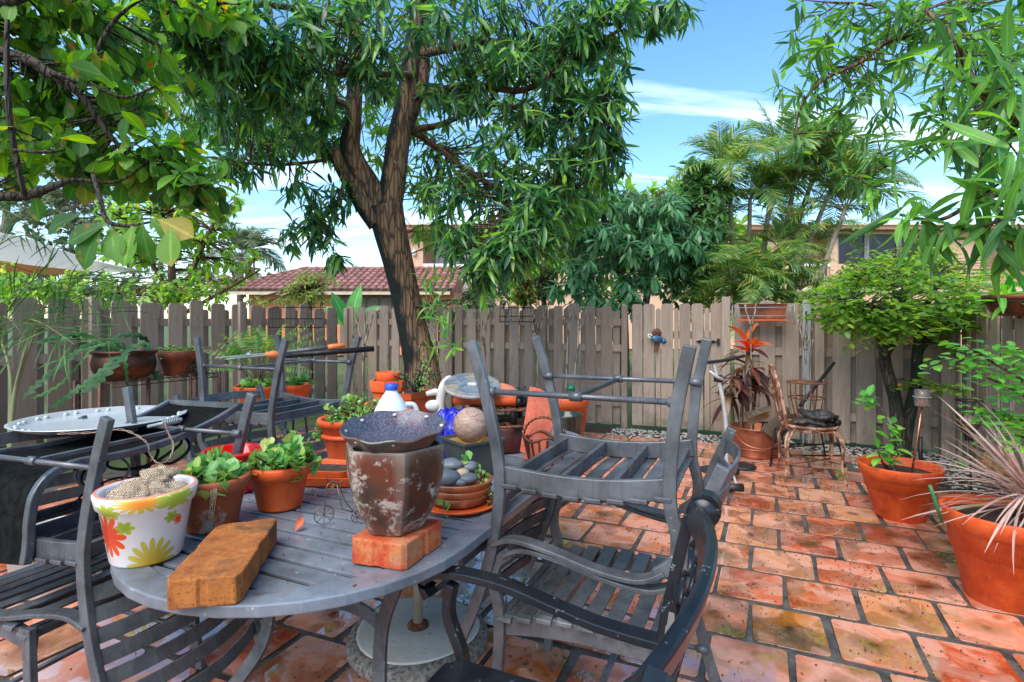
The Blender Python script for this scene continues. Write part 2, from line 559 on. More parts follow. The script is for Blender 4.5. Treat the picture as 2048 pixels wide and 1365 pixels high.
for k, (vis, u, v) in enumerate(cand):
    p = UV(u + rt.uniform(-.004, .004), v + rt.uniform(-.004, .004), rt.uniform(-.0025, .0025))
    rz = ROT + rt.choice((0, PI)) + rt.uniform(-.012, .012)
    tx, ty = rt.uniform(-.006, .006), rt.uniform(-.006, .006)
    i = rt.randrange(5)
    if k < 300 and vis > 0:
        o = bpy.data.objects.new('tile', tile_me[i]); col.objects.link(o)
        o.location = p; o.rotation_euler = (tx, ty, rz); o.parent = patio
    else:
        mtx = Matrix.Translation(p) @ Matrix.Rotation(rz, 4, 'Z')
        s = tile_src[i]
        rest.add([mtx @ Vector(q) for q in s.v], s.f)
o = link_mesh('tile', rest.mesh('tiles_far'), m_tile, patio); o['kind'] = 'stuff'

# gravel strip along the fence and dark mulch in the corner bed
mb = MB()
bed = [UV(6.32, -5.2), UV(6.32, 0.75), UV(5.5, 0.80), UV(5.18, 1.1), UV(4.62, 1.46), UV(3.95, 1.60), UV(3.0, 1.95), UV(3.0, 3.4), UV(6.75, 3.4), UV(6.75, -5.2)]
mb.add([(p.x, p.y, -0.008) for p in bed], [tuple(range(len(bed)))])
nb = 44
tag(link_mesh('planting_bed', mb.mesh('planting_bed'), m_mulch), 'dark mulched planting bed along the wooden fence', 'planting bed', kind='structure')
gv = []
rg = random.Random(3)
while len(gv) < 2600:
    q = rg.random()
    if q < 0.34: u, v = rg.uniform(6.30, 6.74), rg.uniform(-1.6, 0.85)
    else: u, v = rg.uniform(5.75, 6.72), rg.uniform(0.80, 2.75)
    if q > 0.9: u, v = rg.uniform(5.4, 5.9), rg.uniform(0.9, 2.2)
    gv.append((UV(u, v), rg))
mb = MB()
for p, _ in gv:
    s = rg.uniform(.009, .026)
    a = rg.uniform(0, 6.3); h = s * rg.uniform(.35, .6)
    ca, sa = math.cos(a), math.sin(a)
    l2 = s * rg.uniform(.6, .95)
    base = [(s, 0, 0), (0, l2, 0), (-s, 0, 0), (0, -l2, 0), (s * .45, l2 * .35, h), (-s * .4, l2 * .4, h), (-s * .4, -l2 * .4, h), (s * .45, -l2 * .35, h)]
    mb.add([(p.x + x * ca - y * sa, p.y + x * sa + y * ca, z - 0.006) for x, y, z in base],
           [(0, 1, 5, 4), (1, 2, 6, 5), (2, 3, 7, 6), (3, 0, 4, 7), (4, 5, 6, 7)], True)
tag(link_mesh('gravel', mb.mesh('gravel'), m_pebble), 'pale grey gravel strewn along the foot of the fence', 'gravel', kind='stuff')
# loose bark on the mulch
mb = MB()
for _ in range(1600):
    u, v = rg.uniform(4.1, 5.9), rg.uniform(1.15, 2.6)
    if not in_bed(u, v): continue
    p = UV(u, v, 0.0); a = rg.uniform(0, 6.3); s = rg.uniform(.01, .035)
    d = Vector((math.cos(a), math.sin(a), rg.uniform(-.2, .4))) * s
    w = Vector((-math.sin(a), math.cos(a), rg.uniform(-.3, .3))) * s * .35
    mb.add([p - d - w, p + d - w, p + d + w, p - d + w + Vector((0, 0, .006))], [(0, 1, 2, 3)])
tag(link_mesh('mulch_chips', mb.mesh('mulch_chips'), m_mulch), 'black bark mulch lying in the corner bed', 'mulch', kind='stuff')

# ================================================================== fences
m_fence = (lambda: (lambda t: t)(None))()
def M_fence():
    t = NT('taupe painted boards')
    v = t.coord('Object', (14, 14, 1.1))
    grain = t.noise(v, 3.0, 6, 0.6, 0.4)
    rnd = t.objrand()
    c = t.ramp(rnd, [(0, (0.27, 0.205, 0.160)), (0.3, (0.37, 0.285, 0.225)), (0.6, (0.33, 0.265, 0.22)), (1, (0.43, 0.335, 0.265))])
    c = t.mix(0.7, c, t.ramp(grain, [(0.3, 0.62), (0.65, 1.0)]), 'MULTIPLY')
    pos = t.pos()
    d = t.noise(pos, 2.6, 5, 0.65)
    c = t.mix(t.ramp(d, [(0.55, 0.0), (0.75, 0.6)]), c, (0.12, 0.10, 0.085))
    sep = t.node('SeparateXYZ'); t.link(pos, sep.inputs[0])
    # green algae and splash dirt on the lowest boards
    low = t.math('MULTIPLY', t.ramp(sep.outputs[2], [(0.0, 1.0), (0.42, 0.0)]), t.ramp(t.noise(pos, 5, 4, 0.6), [(0.42, 0.0), (0.62, 0.8)]))
    c = t.mix(low, c, (0.085, 0.085, 0.05))
    vor = t.node('TexVoronoi'); vor.inputs['Scale'].default_value = 9.0; t.link(pos, vor.inputs['Vector'])
    knot = t.ramp(vor.outputs['Distance'], [(0.045, 1.0), (0.075, 0.0)])
    c = t.mix(t.math('MULTIPLY', knot, 0.6), c, (0.05, 0.04, 0.035))
    stv = t.node('Mapping'); stv.inputs['Scale'].default_value = (22, 22, 1.3); t.link(pos, stv.inputs[0])
    c = t.mix(t.ramp(t.noise(stv.outputs[0], 1.0, 5, .6), [(0.56, 0.0), (0.72, 0.55)]), c, (0.13, 0.10, 0.08))
    c = t.mix(t.ramp(t.noise(stv.outputs[0], 2.3, 4, .6), [(0.62, 0.0), (0.75, 0.4)]), c, (0.46, 0.40, 0.35))
    return t.done(t.bsdf(c, 0.62, 0, 0.35, grain, 0.45, 0.006))
m_fence = M_fence()
m_dark_metal = simple('black iron', (0.03, 0.03, 0.032), (0.012, 0.012, 0.012), 30, 0.45, 0.6, 0.2)
m_rust = simple('rusty iron', (0.22, 0.085, 0.04), (0.06, 0.028, 0.018), 22, 0.75, 0.35, 0.7, 150, speck=((0.36, 0.15, 0.07), 0.4, 40))
m_galv = simple('galvanised post', (0.34, 0.38, 0.38), (0.25, 0.28, 0.28), 8, 0.45, 0.3, 0.1)

def plank_mesh(w, h, th, ear=0.022, seed=0):
    rr = random.Random(seed)
    a = w / 2
    e = ear
    prof = [(-a, 0), (a, 0), (a, h - e * 1.15), (a - e * .5, h - e * .35), (a - e * 1.1, h), (-a + e * 1.1, h), (-a + e * .5, h - e * .35), (-a, h - e * 1.15)]
    m = MB(); n = len(prof)
    m.add([(x, -th / 2, z) for x, z in prof] + [(x, th / 2, z) for x, z in prof],
          [tuple(range(n)), tuple(reversed(range(n, 2 * n)))] + [(i, n + i, n + (i + 1) % n, (i + 1) % n) for i in range(n)])
    me = m.mesh('plank'); me.materials.append(m_fence)
    return me
plank_cache = {}
def put_plank(parent, base, ang, w, h, th, back, name='plank', ear=0.022, tilt=0.0):
    k = (round(w, 3), round(h, 2), round(th, 3), ear)
    if k not in plank_cache: plank_cache[k] = plank_mesh(w, h, th, ear)
    o = bpy.data.objects.new(name, plank_cache[k]); col.objects.link(o)
    o.parent = parent
    o.location = base - Vector(parent.location)
    o.rotation_euler = (0, tilt, ang)
    return o

def fence_run(parent, p0, d, length, pitch, wide, nrm, h=1.52, rear=0.10, seed=1, jitter=0.012):
    """board-on-board run: wide boards in front, narrow ones behind the gaps, rails and posts at the back"""
    rr = random.Random(seed)
    ang = math.atan2(d.y, d.x)
    n = int(length / pitch)
    for i in range(n):
        s = (i + 0.5) * pitch
        put_plank(parent, p0 + d * (s + rr.uniform(-.006, .006)) + nrm * rr.uniform(0, .003) + Vector((0, 0, 0.03)), ang, round(wide + rr.choice((-.022, -.01, 0, .012)), 3), round(h - 0.03 + rr.choice((-.04, -.02, -.01, 0, 0.02)), 2), .017, False, tilt=rr.uniform(-.009, .009))
        if i < n - 1 or True:
            put_plank(parent, p0 + d * (s + pitch / 2) - nrm * (.055 + rr.uniform(0, .004)) + Vector((0, 0, 0.03)), ang, round(rear + rr.choice((-.01, 0, .008)), 3), round(h - 0.07 + rr.choice((-.04, -.02, 0)), 2), .017, True, tilt=rr.uniform(-.004, .004))
    for z in (0.30, 0.98, 1.30):
        m = MB(); m.bar(p0 - nrm * .0275 + Vector((0, 0, z)), p0 + d * length - nrm * .0275 + Vector((0, 0, z)), .034, .085)
        part('rail', m, m_fence, parent, world=True)
    return

NB = Vector((-UA.x, -UA.y, 0))         # back fence faces the camera
B0 = Vector((1.985, 6.50, 0))          # a point of the back fence
corner_l = B0 - VA * 5.01
corner_r = B0 + VA * 2.60
fl = thing('fence', 'taupe board fence along the left side behind the copper pot', 'fence', corner_l - UA * 5.6)
fence_run(fl, corner_l - UA * 5.6, UA, 5.45, 0.272, 0.178, Vector((VA.x, VA.y, 0)), 1.53, 0.10, 2)
for s in (2.05, 3.7):
    m = MB(); m.box(corner_l - UA * (5.6 - s) + VA * .03 + Vector((0, 0, .775)), (.055, .09, 1.55), math.atan2(VA.y, VA.x))
    part('post', m, m_fence, fl, world=True, bev=.004)
fb = thing('fence', 'taupe board fence behind the big tree, left of the gate', 'fence', corner_l)
gate_a = -0.62; gate_b = 0.46            # gate between these positions along the back fence
fence_run(fb, corner_l, VA, 5.01 + gate_a - 0.06, 0.212, 0.14, NB, 1.525, 0.10, 3)
for s in (0.05, 1.9, 3.3, 5.01 + gate_a - 0.03):
    m = MB(); m.box(corner_l + VA * s + NB * .03 + Vector((0, 0, .76)), (.07, .05, 1.5), math.atan2(VA.y, VA.x))
    part('post', m, m_fence, fb, world=True, bev=.004)
fr = thing('fence', 'taupe board fence right of the gate behind the small tree', 'fence', B0 + VA * gate_b)
fence_run(fr, B0 + VA * (gate_b + .12), VA, 2.60 - gate_b - .1, 0.235, 0.165, NB, 1.525, 0.12, 4)
for s in (0.05, 0.98):
    m = MB(); m.box(B0 + VA * (gate_b + s) + NB * .035 + Vector((0, 0, .79)), (.09, .07, 1.6), math.atan2(VA.y, VA.x))
    part('post', m, m_fence, fr, world=True, bev=.004)
m = MB(); m.box(B0 + VA * (gate_b + .86) + NB * .05 + Vector((0, 0, .77)), (.085, .05, 1.54), math.atan2(VA.y, VA.x))
part('metal_post', m, m_galv, fr, world=True, bev=.006)
m = MB(); m.box(B0 + VA * (gate_b + .98) + NB * .07 + Vector((0, 0, 1.52)), (.16, .05, .14), math.atan2(VA.y, VA.x))
part('post_cap', m, m_fence, fr, world=True, bev=.004)
fs_ = thing('fence', 'taupe board fence running along the right edge by the wire torch', 'fence', corner_r)
fence_run(fs_, corner_r + NB * .02, Vector((-UA.x, -UA.y, 0)), 4.2, 0.235, 0.165, Vector((-VA.x, -VA.y, 0)), 1.525, 0.12, 5)
m = MB(); m.box(corner_r - VA * .06 + NB * .07 + Vector((0, 0, .74)), (.12, .10, 1.5), math.atan2(VA.y, VA.x))
part('post', m, m_fence, fs_, world=True, bev=.004)
# gate
gt = thing('gate', 'taupe plank gate with slide bolt and blue bird ornament', 'gate', B0 + VA * gate_a)
rr = random.Random(9)
x = gate_a + .06; ang = math.atan2(VA.y, VA.x)
i = 0
while x < gate_b - .06:
    w = (.125, .13, .055, .135, .05)[i % 5]
    front = w > .1
    put_plank(gt, B0 + VA * (x + w / 2) + NB * (.012 if front else -.012) + Vector((0, 0, .05)), ang, w, (1.47 if front else 1.42), .017, False)
    x += w + .012; i += 1
for z in (.25, 1.15):
    m = MB(); m.bar(B0 + VA * (gate_a + .05) - NB * .045 + Vector((0, 0, z)), B0 + VA * (gate_b - .05) - NB * .045 + Vector((0, 0, z)), .034, .09)
    part('rail', m, m_fence, gt, world=True)
m = MB()
lc = P(1412, 684, 6.3); lc = B0 + VA * ((lc - B0).dot(VA)) + NB * .035; lc.z = P(0, 684, 6.33).z
m.bar(lc - VA * .09, lc + VA * .09, .010, .030)
m.tube([lc - VA * .11 + NB * .012, lc + VA * .12 + NB * .012], .008)
m.tube([lc + NB * .012, lc + NB * .012 + Vector((0, 0, .045))], .006)
part('latch', m, m_dark_metal, gt, world=True)
m = MB(); m.box(lc + VA * .13 + NB * .004, (.03, .02, .075), ang)
part('latch_keeper', m, m_dark_metal, gt, world=True)

# ================================================================== houses beyond the fence
m_peach = simple('peach stucco', (0.66, 0.42, 0.29), (0.60, 0.37, 0.25), 3, 0.85, 0, 0.25, 60)
m_orange_wall = simple('orange stucco', (0.68, 0.27, 0.12), (0.58, 0.22, 0.10), 3, 0.85, 0, 0.25, 60)
m_cream = simple('cream trim', (0.62, 0.48, 0.38), (0.52, 0.4, 0.3), 4, 0.7)
m_white_paint = simple('white paint', (0.78, 0.77, 0.74), (0.68, 0.66, 0.63), 6, 0.5)
m_fascia = simple('brown fascia', (0.36, 0.19, 0.12), (0.28, 0.15, 0.10), 5, 0.6)
m_rooftile = simple('clay roof tile', (0.40, 0.17, 0.125), (0.26, 0.12, 0.095), 3, 0.75, 0, 0.3, 25, vary=0.3)
m_dark_glass = simple('dark screen glass', (0.022, 0.022, 0.036), (0.012, 0.012, 0.02), 2, 0.25, 0, 0.0, spec=0.5)
m_curtain = simple('pale curtain', (0.60, 0.58, 0.60), (0.45, 0.44, 0.47), 6, 0.9, stretch=(8, 8, .3))
m_grey_frame = simple('grey window frame', (0.30, 0.28, 0.27), (0.2, 0.19, 0.18), 6, 0.5)
m_brown_door = simple('brown shutter door', (0.20, 0.15, 0.13), (0.15, 0.11, 0.09), 6, 0.6)
m_lamp = simple('lamp metal', (0.12, 0.10, 0.09), None, 6, 0.4, 0.4)

HB = 25.0
def X(px, Y=HB): return (px - 1024) / FPX * Y
def Z(py, Y=HB): return EYE + (HZ - py) / FPX * Y
house = thing('apartment_house', 'two-storey peach stucco house with flat roof and recessed balconies', 'house', (X(810), HB, 0))
def hbox(name, x0, x1, z0, z1, y0, y1, mat, parent=None, bev=None):
    m = MB(); m.box(((x0 + x1) / 2, (y0 + y1) / 2, (z0 + z1) / 2), (x1 - x0, y1 - y0, z1 - z0))
    return part(name, m, mat, parent or house, world=True, bev=bev)
zr, zroof = Z(531), Z(459)
zf = Z(578)
hbox('wall', X(812), X(2330), 0, zf - .15, HB, HB + 8, m_peach)
hbox('floor_slab', X(808), X(2334), zf - .15, zf + .05, HB - .12, HB + 8, m_cream)
hbox('wall', X(812), X(2330), zf + .05, zroof - .1, HB + 1.5, HB + 8, m_peach)          # back wall of the balconies
hbox('wall', X(812), X(846), zf + .05, zroof - .1, HB, HB + 1.49, m_peach)
hbox('wall', X(1010), X(1580), zf + .05, zroof - .1, HB, HB + 1.49, m_peach)
hbox('pillar', X(1661), X(1675), zf + .05, zroof - .1, HB - .02, HB + .35, m_peach)
hbox('wall', X(1866), X(1965), zf + .05, zroof - .1, HB, HB + 1.49, m_peach)
hbox('wall', X(2120), X(2330), zf + .05, zroof - .1, HB, HB + 1.49, m_peach)
rf = hbox('roof', X(800), X(2345), zroof - .1, zroof + .08, HB - .6, HB + 8.5, m_fascia)
hbox('gutter', X(799), X(2346), zroof + .08, zroof + .14, HB - .66, HB - .5, m_cream, rf)
# balcony rails
def railing(x0, x1, y=HB + .06):
    r_ = hbox('balcony_rail', x0, x1, zr - .06, zr + .08, y - .04, y + .06, m_white_paint)
    n = int((x1 - x0) / .16)
    m0 = MB(); m0.box((0, 0, 0), (.035, .03, zr - .06 - zf - .05)); me = m0.mesh('picket'); me.materials.append(m_cream)
    for i in range(n):
        o = bpy.data.objects.new('picket', me); col.objects.link(o); o.parent = r_
        o.location = Vector((x0 + (i + .5) * (x1 - x0) / n, y, (zr - .06 + zf + .05) / 2)) - Vector(house.location)
railing(X(846), X(1010)); railing(X(1580), X(1661)); 
hbox('window_sill', X(1676), X(1866), zr - .45, zr + .06, HB, HB + .25, m_peach)
# left balcony: sliding door with curtains
dw = hbox('sliding_door', X(858), X(1004), zf + .05, zroof - .5, HB + 1.40, HB + 1.49, m_grey_frame)
for a, b in ((863, 901), (907, 948), (953, 1000)):
    hbox('pane', X(a), X(b), zf + .12, zroof - .58, HB + 1.36, HB + 1.39, m_curtain, dw)
# right: dark screened windows in a row, each a part
for a, b in ((1677, 1733), (1738, 1798), (1803, 1862)):
    w = hbox('window', X(a), X(b), zr + .06, zroof - .22, HB + .12, HB + .18, m_dark_glass)
    for c in (a, b):
        hbox('window_frame', X(c) - .05, X(c) + .05, zr + .06, zroof - .22, HB + .06, HB + .11, m_grey_frame, w)
hbox('lintel', X(1676), X(1866), zroof - .22, zroof - .1, HB + .02, HB + .3, m_cream)
d2 = hbox('balcony_door', X(1600), X(1632), zf + .05, zroof - .55, HB + 1.40, HB + 1.49, m_dark_glass)
hbox('curtain', X(1606), X(1626), zf + .1, zroof - .65, HB + 1.36, HB + 1.39, m_curtain, d2)
for px, py in ((829, 506), (1637, 494)):
    m = MB(); m.lathe([(.05, -.16), (.09, -.1), (.1, .06), (.04, .14), (.0, .17)], (X(px), HB - (.1 if px < 900 else -1.32), Z(py)), 10)
    part('wall_lamp', m, m_white_paint, house, world=True)
w = hbox('window', X(908), X(930), .6, Z(578), HB - .02, HB + .04, m_dark_glass)
hbox('window_frame', X(903), X(908), .6, Z(578), HB - .04, HB + .03, m_brown_door, w)
hbox('window_frame', X(930), X(935), .6, Z(578), HB - .04, HB + .03, m_brown_door, w)
hbox('door', X(938), X(990), .0, Z(588), HB - .03, HB + .04, m_brown_door)

# garage with clay tile roof
GY = 20.0
garage = thing('garage', 'low orange stucco garage with red barrel tile roof behind the fence', 'garage', (X(500, GY), GY, 0))
ze = Z(583, GY)
def gbox(name, x0, x1, z0, z1, y0, y1, mat, parent=None):
    m = MB(); m.box(((x0 + x1) / 2, (y0 + y1) / 2, (z0 + z1) / 2), (x1 - x0, y1 - y0, z1 - z0))
    return part(name, m, mat, parent or garage, world=True)
gx0, gx1 = X(432, GY), X(900, GY)
gbox('wall', X(482, GY), X(905, GY), 0, ze, GY + .6, GY + 6, m_orange_wall)
gbox('fascia', gx0 + .06, gx1, ze - .12, ze + .06, GY - .02, GY + .1, m_cream)
gd = gbox('garage_door', X(670, GY), X(778, GY), 0, ze - .1, GY + .56, GY + .64, m_brown_door)
for k in range(4):
    gbox('panel', X(676 + k * 26, GY), X(698 + k * 26, GY), .1, ze - .2, GY + .52, GY + .55, m_brown_door, gd)
# roof deck: hip at the left end
e0 = Vector((gx0, GY, ze)); e1 = Vector((gx1, GY, ze)); ry, rz_ = GY + 3.4, Z(539, GY + 3.4)
r0 = Vector((gx0 + 2.1, ry, rz_)); r1 = Vector((gx1, ry, rz_))
m = MB(); b0 = Vector((gx0, GY + 6.8, ze)); b1 = Vector((gx1, GY + 6.8, ze))
m.add([e0, e1, r1, r0, b0, b1], [(0, 1, 2, 3), (4, 0, 3), (5, 4, 3, 2), (1, 5, 2), (0, 4, 5, 1)])
roof = part('roof', m, m_rooftile, garage, world=True)
def barrel(wd, ln):
    m = MB(); n = 6; vs_ = []
    for z_, s in ((0, 1.0), (ln, .84)):
        for k in range(n + 1):
            a = PI * k / n
            vs_.append((-math.cos(a) * wd / 2 * s, z_, math.sin(a) * wd * .36 * s + .012 * (1 if z_ == 0 else 0)))
    fs = [(k, k + 1, n + 2 + k, n + 1 + k) for k in range(n)]
    fs.append(tuple(range(n + 1)))
    m.add(vs_, fs, True); return m
slope = (r1 - e1); sl = slope.length; sdir = slope.normalized()
bm_ = barrel(.27, .50).mesh('roof_tile'); bm_.materials.append(m_rooftile)
ncol, nrow = 33, 8
ax = math.atan2(sdir.z, sdir.y)
rr = random.Random(4)
for i in range(ncol):
    for j in range(nrow):
        x = gx0 + .15 + i * .262
        s = j * sl / nrow
        if x < gx0 + 2.1 * (s + .1) / sl: continue
        o = bpy.data.objects.new('roof_tile', bm_); col.objects.link(o); o.parent = roof
        o.location = Vector((x, GY, ze + .02)) + sdir * (s - .05) - Vector(garage.location)
        o.rotation_euler = (ax + .02, 0, rr.uniform(-.02, .02))
bc = barrel(.24, .46).mesh('ridge_tile'); bc.materials.append(m_rooftile)
for k in range(21):
    o = bpy.data.objects.new('ridge_tile', bc); col.objects.link(o); o.parent = roof
    o.location = r0 + Vector((k * .4 - .1, 0, .03)) - Vector(garage.location); o.rotation_euler = (0, 0, -PI / 2)
hipd = (r0 - e0)
for k in range(9):
    o = bpy.data.objects.new('ridge_tile', bc); col.objects.link(o); o.parent = roof
    o.location = e0 + hipd * (k / 9) + Vector((0, 0, .06)) - Vector(garage.location)
    o.rotation_euler = (math.asin(hipd.normalized().z), 0, math.atan2(hipd.y, hipd.x) - PI / 2)

# white shade sail over the neighbour's yard
m_sail = (lambda t: (t, t.bsdf((0.78, 0.76, 0.74), 0.8)))(NT('white sail cloth'))
def M_cloth(name, c, trans=0.3):
    t = NT(name)
    b = t.bsdf(c, 0.8, 0, 0.2, t.noise(t.coord(), 300, 2), .1, .001)
    tr = t.node('BsdfTranslucent'); tr.inputs[0].default_value = (*c, 1)
    mx = t.node('MixShader'); mx.inputs[0].default_value = trans
    t.link(b.outputs[0], mx.inputs[1]); t.link(tr.outputs[0], mx.inputs[2])
    return t.done(mx)
m_sail = M_cloth('white sail cloth', (0.80, 0.78, 0.76), .7)
m_sail_tan = M_cloth('tan sail cloth', (0.66, 0.40, 0.24), .5)
sail = thing('shade_sail', 'white pointed shade sail stretched above the left fence', 'shade sail', P(150, 520, 8.5))
def sheet(curve_a, curve_b, n=14, mm=5, th=.006, sag=.12):
    m = MB(); vs_ = []
    for k in range(2):
        for i in range(n + 1):
            for j in range(mm + 1):
                a = curve_a(i / n); b = curve_b(i / n); p = a.lerp(b, j / mm)
                p.z -= sag * math.sin(PI * j / mm) * (1 - i / n) + k * th
                vs_.append(p)
    w = mm + 1; N = (n + 1) * w; fs = []
    for i in range(n):
        for j in range(mm):
            q = (i * w + j, i * w + j + 1, (i + 1) * w + j + 1, (i + 1) * w + j)
            fs.append(q); fs.append(tuple(N + x for x in reversed(q)))
    m.add(vs_, fs, True); return m
def crv(pts):
    s = spline(pts, 8)
    return lambda t: s[min(int(round(t * (len(s) - 1))), len(s) - 1)].copy()
up_ = crv([P(-260, 415, 7.2), P(-60, 455, 7.6), P(60, 478, 7.9), P(170, 516, 8.3), P(293, 544, 8.7)])
lo_ = crv([P(-260, 505, 8.6), P(-60, 514, 8.8), P(60, 530, 9.0), P(170, 542, 9.0), P(293, 545, 8.72)])
lo2 = crv([P(-260, 540, 9.8), P(-60, 540, 9.9), P(30, 546, 9.9), P(100, 549, 9.6), P(190, 543, 9.05)])
lo_b = crv([P(-260, 505, 8.6), P(-60, 514, 8.8), P(60, 530, 9.0), P(120, 537, 9.0), P(190, 543, 9.02)])
part('sail_top', sheet(up_, lo_), m_sail, sail, world=True)
part('sail_flap', sheet(lo_b, lo2, sag=.03), m_sail_tan, sail, world=True)
m = MB(); m.tube([P(293, 544, 8.7), P(330, 566, 8.9)], .008, 5); part('rope', m, m_white_paint, sail, world=True)

# ================================================================== trees and plants: tools
def leaf_template(L=1.0, W=0.25, seg=4, droop=0.15, fold=0.25, shape='lance', twist=0.0):
    """leaf along +X, normal +Z; returns (verts, faces)"""
    vs_, fs = [], []
    for i in range(seg + 1):
        t = i / seg
        if shape == 'lance': w = math.sin(PI * min(1, t * .92 + .06)) ** 0.8
        elif shape == 'obovate': w = (math.sin(PI * (t ** 1.5) * .97 + .03)) ** 0.75
        elif shape == 'oval': w = math.sqrt(max(0, 1 - (2 * t - 1) ** 2)) * .98 + .02
        else: w = 1 - t * .85
        if i == seg: w = 0.04
        w *= W / 2
        z = -droop * t * t
        x = t * (1 - .25 * abs(droop) * t)
        a = twist * t
        for s in (-1, 0, 1):
            yy = s * w; zz = z + abs(s) * w * fold
            vs_.append((x * L, yy * math.cos(a) - (zz - z) * math.sin(a), z * L + yy * math.sin(a) + (zz - z) * math.cos(a)))
    for i in range(seg):
        for s in (0, 1):
            a = i * 3 + s
            fs.append((a, a + 3, a + 4, a + 1))
    return np.array(vs_, dtype=np.float32), np.array(fs, dtype=np.int32)

def frames(d, up=None):
    """rotation matrices whose x axis is d and whose z axis is close to up"""
    d = d / np.linalg.norm(d, axis=1, keepdims=True)
    if up is None: up = np.tile(np.array([0, 0, 1.0]), (len(d), 1))
    y = np.cross(up, d); ln = np.linalg.norm(y, axis=1, keepdims=True)
    bad = ln[:, 0] < 1e-4; y[bad] = np.array([0, 1.0, 0]); ln[bad] = 1
    y /= ln; z = np.cross(d, y)
    return np.stack([d, y, z], axis=2)

def batch_mesh(name, tmpl_list, which, Rm, T, S, mat):
    """one mesh out of many leaves (numpy)"""
    vs_, fs, base = [], [], 0
    for k, (tv, tf) in enumerate(tmpl_list):
        idx = np.nonzero(which == k)[0]
        if len(idx) == 0: continue
        v = np.einsum('nij,vj->nvi', Rm[idx], tv) * S[idx][:, None, None] + T[idx][:, None, :]
        nv = tv.shape[0]
        f = tf[None, :, :] + (np.arange(len(idx)) * nv)[:, None, None] + base
        vs_.append(v.reshape(-1, 3)); fs.append(f.reshape(-1, 4)); base += len(idx) * nv
    V = np.concatenate(vs_).astype(np.float32); F = np.concatenate(fs).astype(np.int32)
    me = bpy.data.meshes.new(name)
    me.vertices.add(len(V)); me.vertices.foreach_set('co', V.ravel())
    me.loops.add(F.size); me.loops.foreach_set('vertex_index', F.ravel())
    me.polygons.add(len(F)); me.polygons.foreach_set('loop_start', np.arange(0, F.size, 4, dtype=np.int32))
    me.polygons.foreach_set('use_smooth', np.ones(len(F), dtype=bool))
    me.update(calc_edges=True)
    rim_, al_ = [], []
    for k, (tv, tf) in enumerate(tmpl_list):
        c_ = int((which == k).sum()); nv = tv.shape[0]; i_ = np.arange(nv)
        rim_.append(np.tile((i_ % 3 != 1).astype(np.float32), c_)); al_.append(np.tile((i_ // 3 / (nv / 3 - 1)).astype(np.float32), c_))
    me.attributes.new('rim', 'FLOAT', 'POINT').data.foreach_set('value', np.concatenate(rim_))
    me.attributes.new('along', 'FLOAT', 'POINT').data.foreach_set('value', np.concatenate(al_))
    me.materials.append(mat)
    return me

def put_leaves(root, tmpl, Rm, T, S, mat, nparts=0, leafname='leaf', massname='foliage'):
    """leaves of a plant: the nparts that show largest as parts of their own, the rest as one mass"""
    n = len(T)
    which = RNG.integers(0, len(tmpl), n)
    loc = np.array(root.location)
    if nparts:
        y = np.maximum(T[:, 1], .3)
        px = 1024 + T[:, 0] / y * FPX; py = HZ - (T[:, 2] - EYE) / y * FPX
        show = np.where((px > 10) & (px < 2040) & (py > 10) & (py < 1360), S / y, 0)
        order = np.argsort(-show)
        sel = order[:nparts]; rest_ = order[nparts:]
        mes = []
        for tv, tf in tmpl:
            me = bpy.data.meshes.new(leafname); me.from_pydata(tv.tolist(), [], tf.tolist())
            me.polygons.foreach_set('use_smooth', [True] * len(tf)); me.materials.append(mat); mes.append(me)
            nv = len(tv); i_ = np.arange(nv)
            me.attributes.new('rim', 'FLOAT', 'POINT').data.foreach_set('value', (i_ % 3 != 1).astype(np.float32))
            me.attributes.new('along', 'FLOAT', 'POINT').data.foreach_set('value', (i_ // 3 / (nv / 3 - 1)).astype(np.float32))
        for i in sel:
            if show[i] <= 0: rest_ = np.append(rest_, i); continue
            o = bpy.data.objects.new(leafname, mes[which[i]]); col.objects.link(o); o.parent = root
            M4 = Matrix(((Rm[i] * S[i]).tolist())).to_4x4()
            M4.translation = Vector((T[i] - loc).tolist())
            o.matrix_local = M4
    else:
        rest_ = np.arange(n)
    if len(rest_):
        me = batch_mesh(massname, tmpl, which[rest_], Rm[rest_], T[rest_] - loc, S[rest_], mat)
        o = bpy.data.objects.new(massname, me); col.objects.link(o); o.parent = root
        o['kind'] = 'stuff'
    return

def unit(v): return v / np.linalg.norm(v, axis=-1, keepdims=True)

def rosettes(centers, axes, nl, L, spread=(35, 85), sag=0.35, cup=0.0, jit=.03):
    """leaves radiating from twig tips -> (R, T, S)"""
    d_all, t_all, s_all, u_all = [], [], [], []
    for c, ax in zip(centers, axes):
        k = int(RNG.integers(nl[0], nl[1] + 1))
        ax = ax / np.linalg.norm(ax)
        a = np.cross(ax, [0.3, 0.2, 1.0]); a /= np.linalg.norm(a); b = np.cross(ax, a)
        ph = np.arange(k) * 2.4 + RNG.uniform(0, 6.3) + RNG.uniform(-.3, .3, k)
        th = np.radians(RNG.uniform(spread[0], spread[1], k))
        d = np.cos(th)[:, None] * ax + np.sin(th)[:, None] * (np.cos(ph)[:, None] * a + np.sin(ph)[:, None] * b)
        d[:, 2] -= sag * RNG.uniform(.5, 1.3, k)
        d_all.append(unit(d)); t_all.append(c + RNG.normal(0, jit, (k, 3)) * .5 - ax * RNG.uniform(0, .08, k)[:, None])
        s_all.append(RNG.uniform(L[0], L[1], k) * np.where(RNG.random(k) < .22, RNG.uniform(.45, .8, k), 1.0))
        u_all.append(unit(np.array([0, 0, 1.0]) + RNG.normal(0, .35, (k, 3)) + ax * .3))
    d = np.concatenate(d_all); T = np.concatenate(t_all); S = np.concatenate(s_all); U = np.concatenate(u_all)
    return frames(d, U), T, S

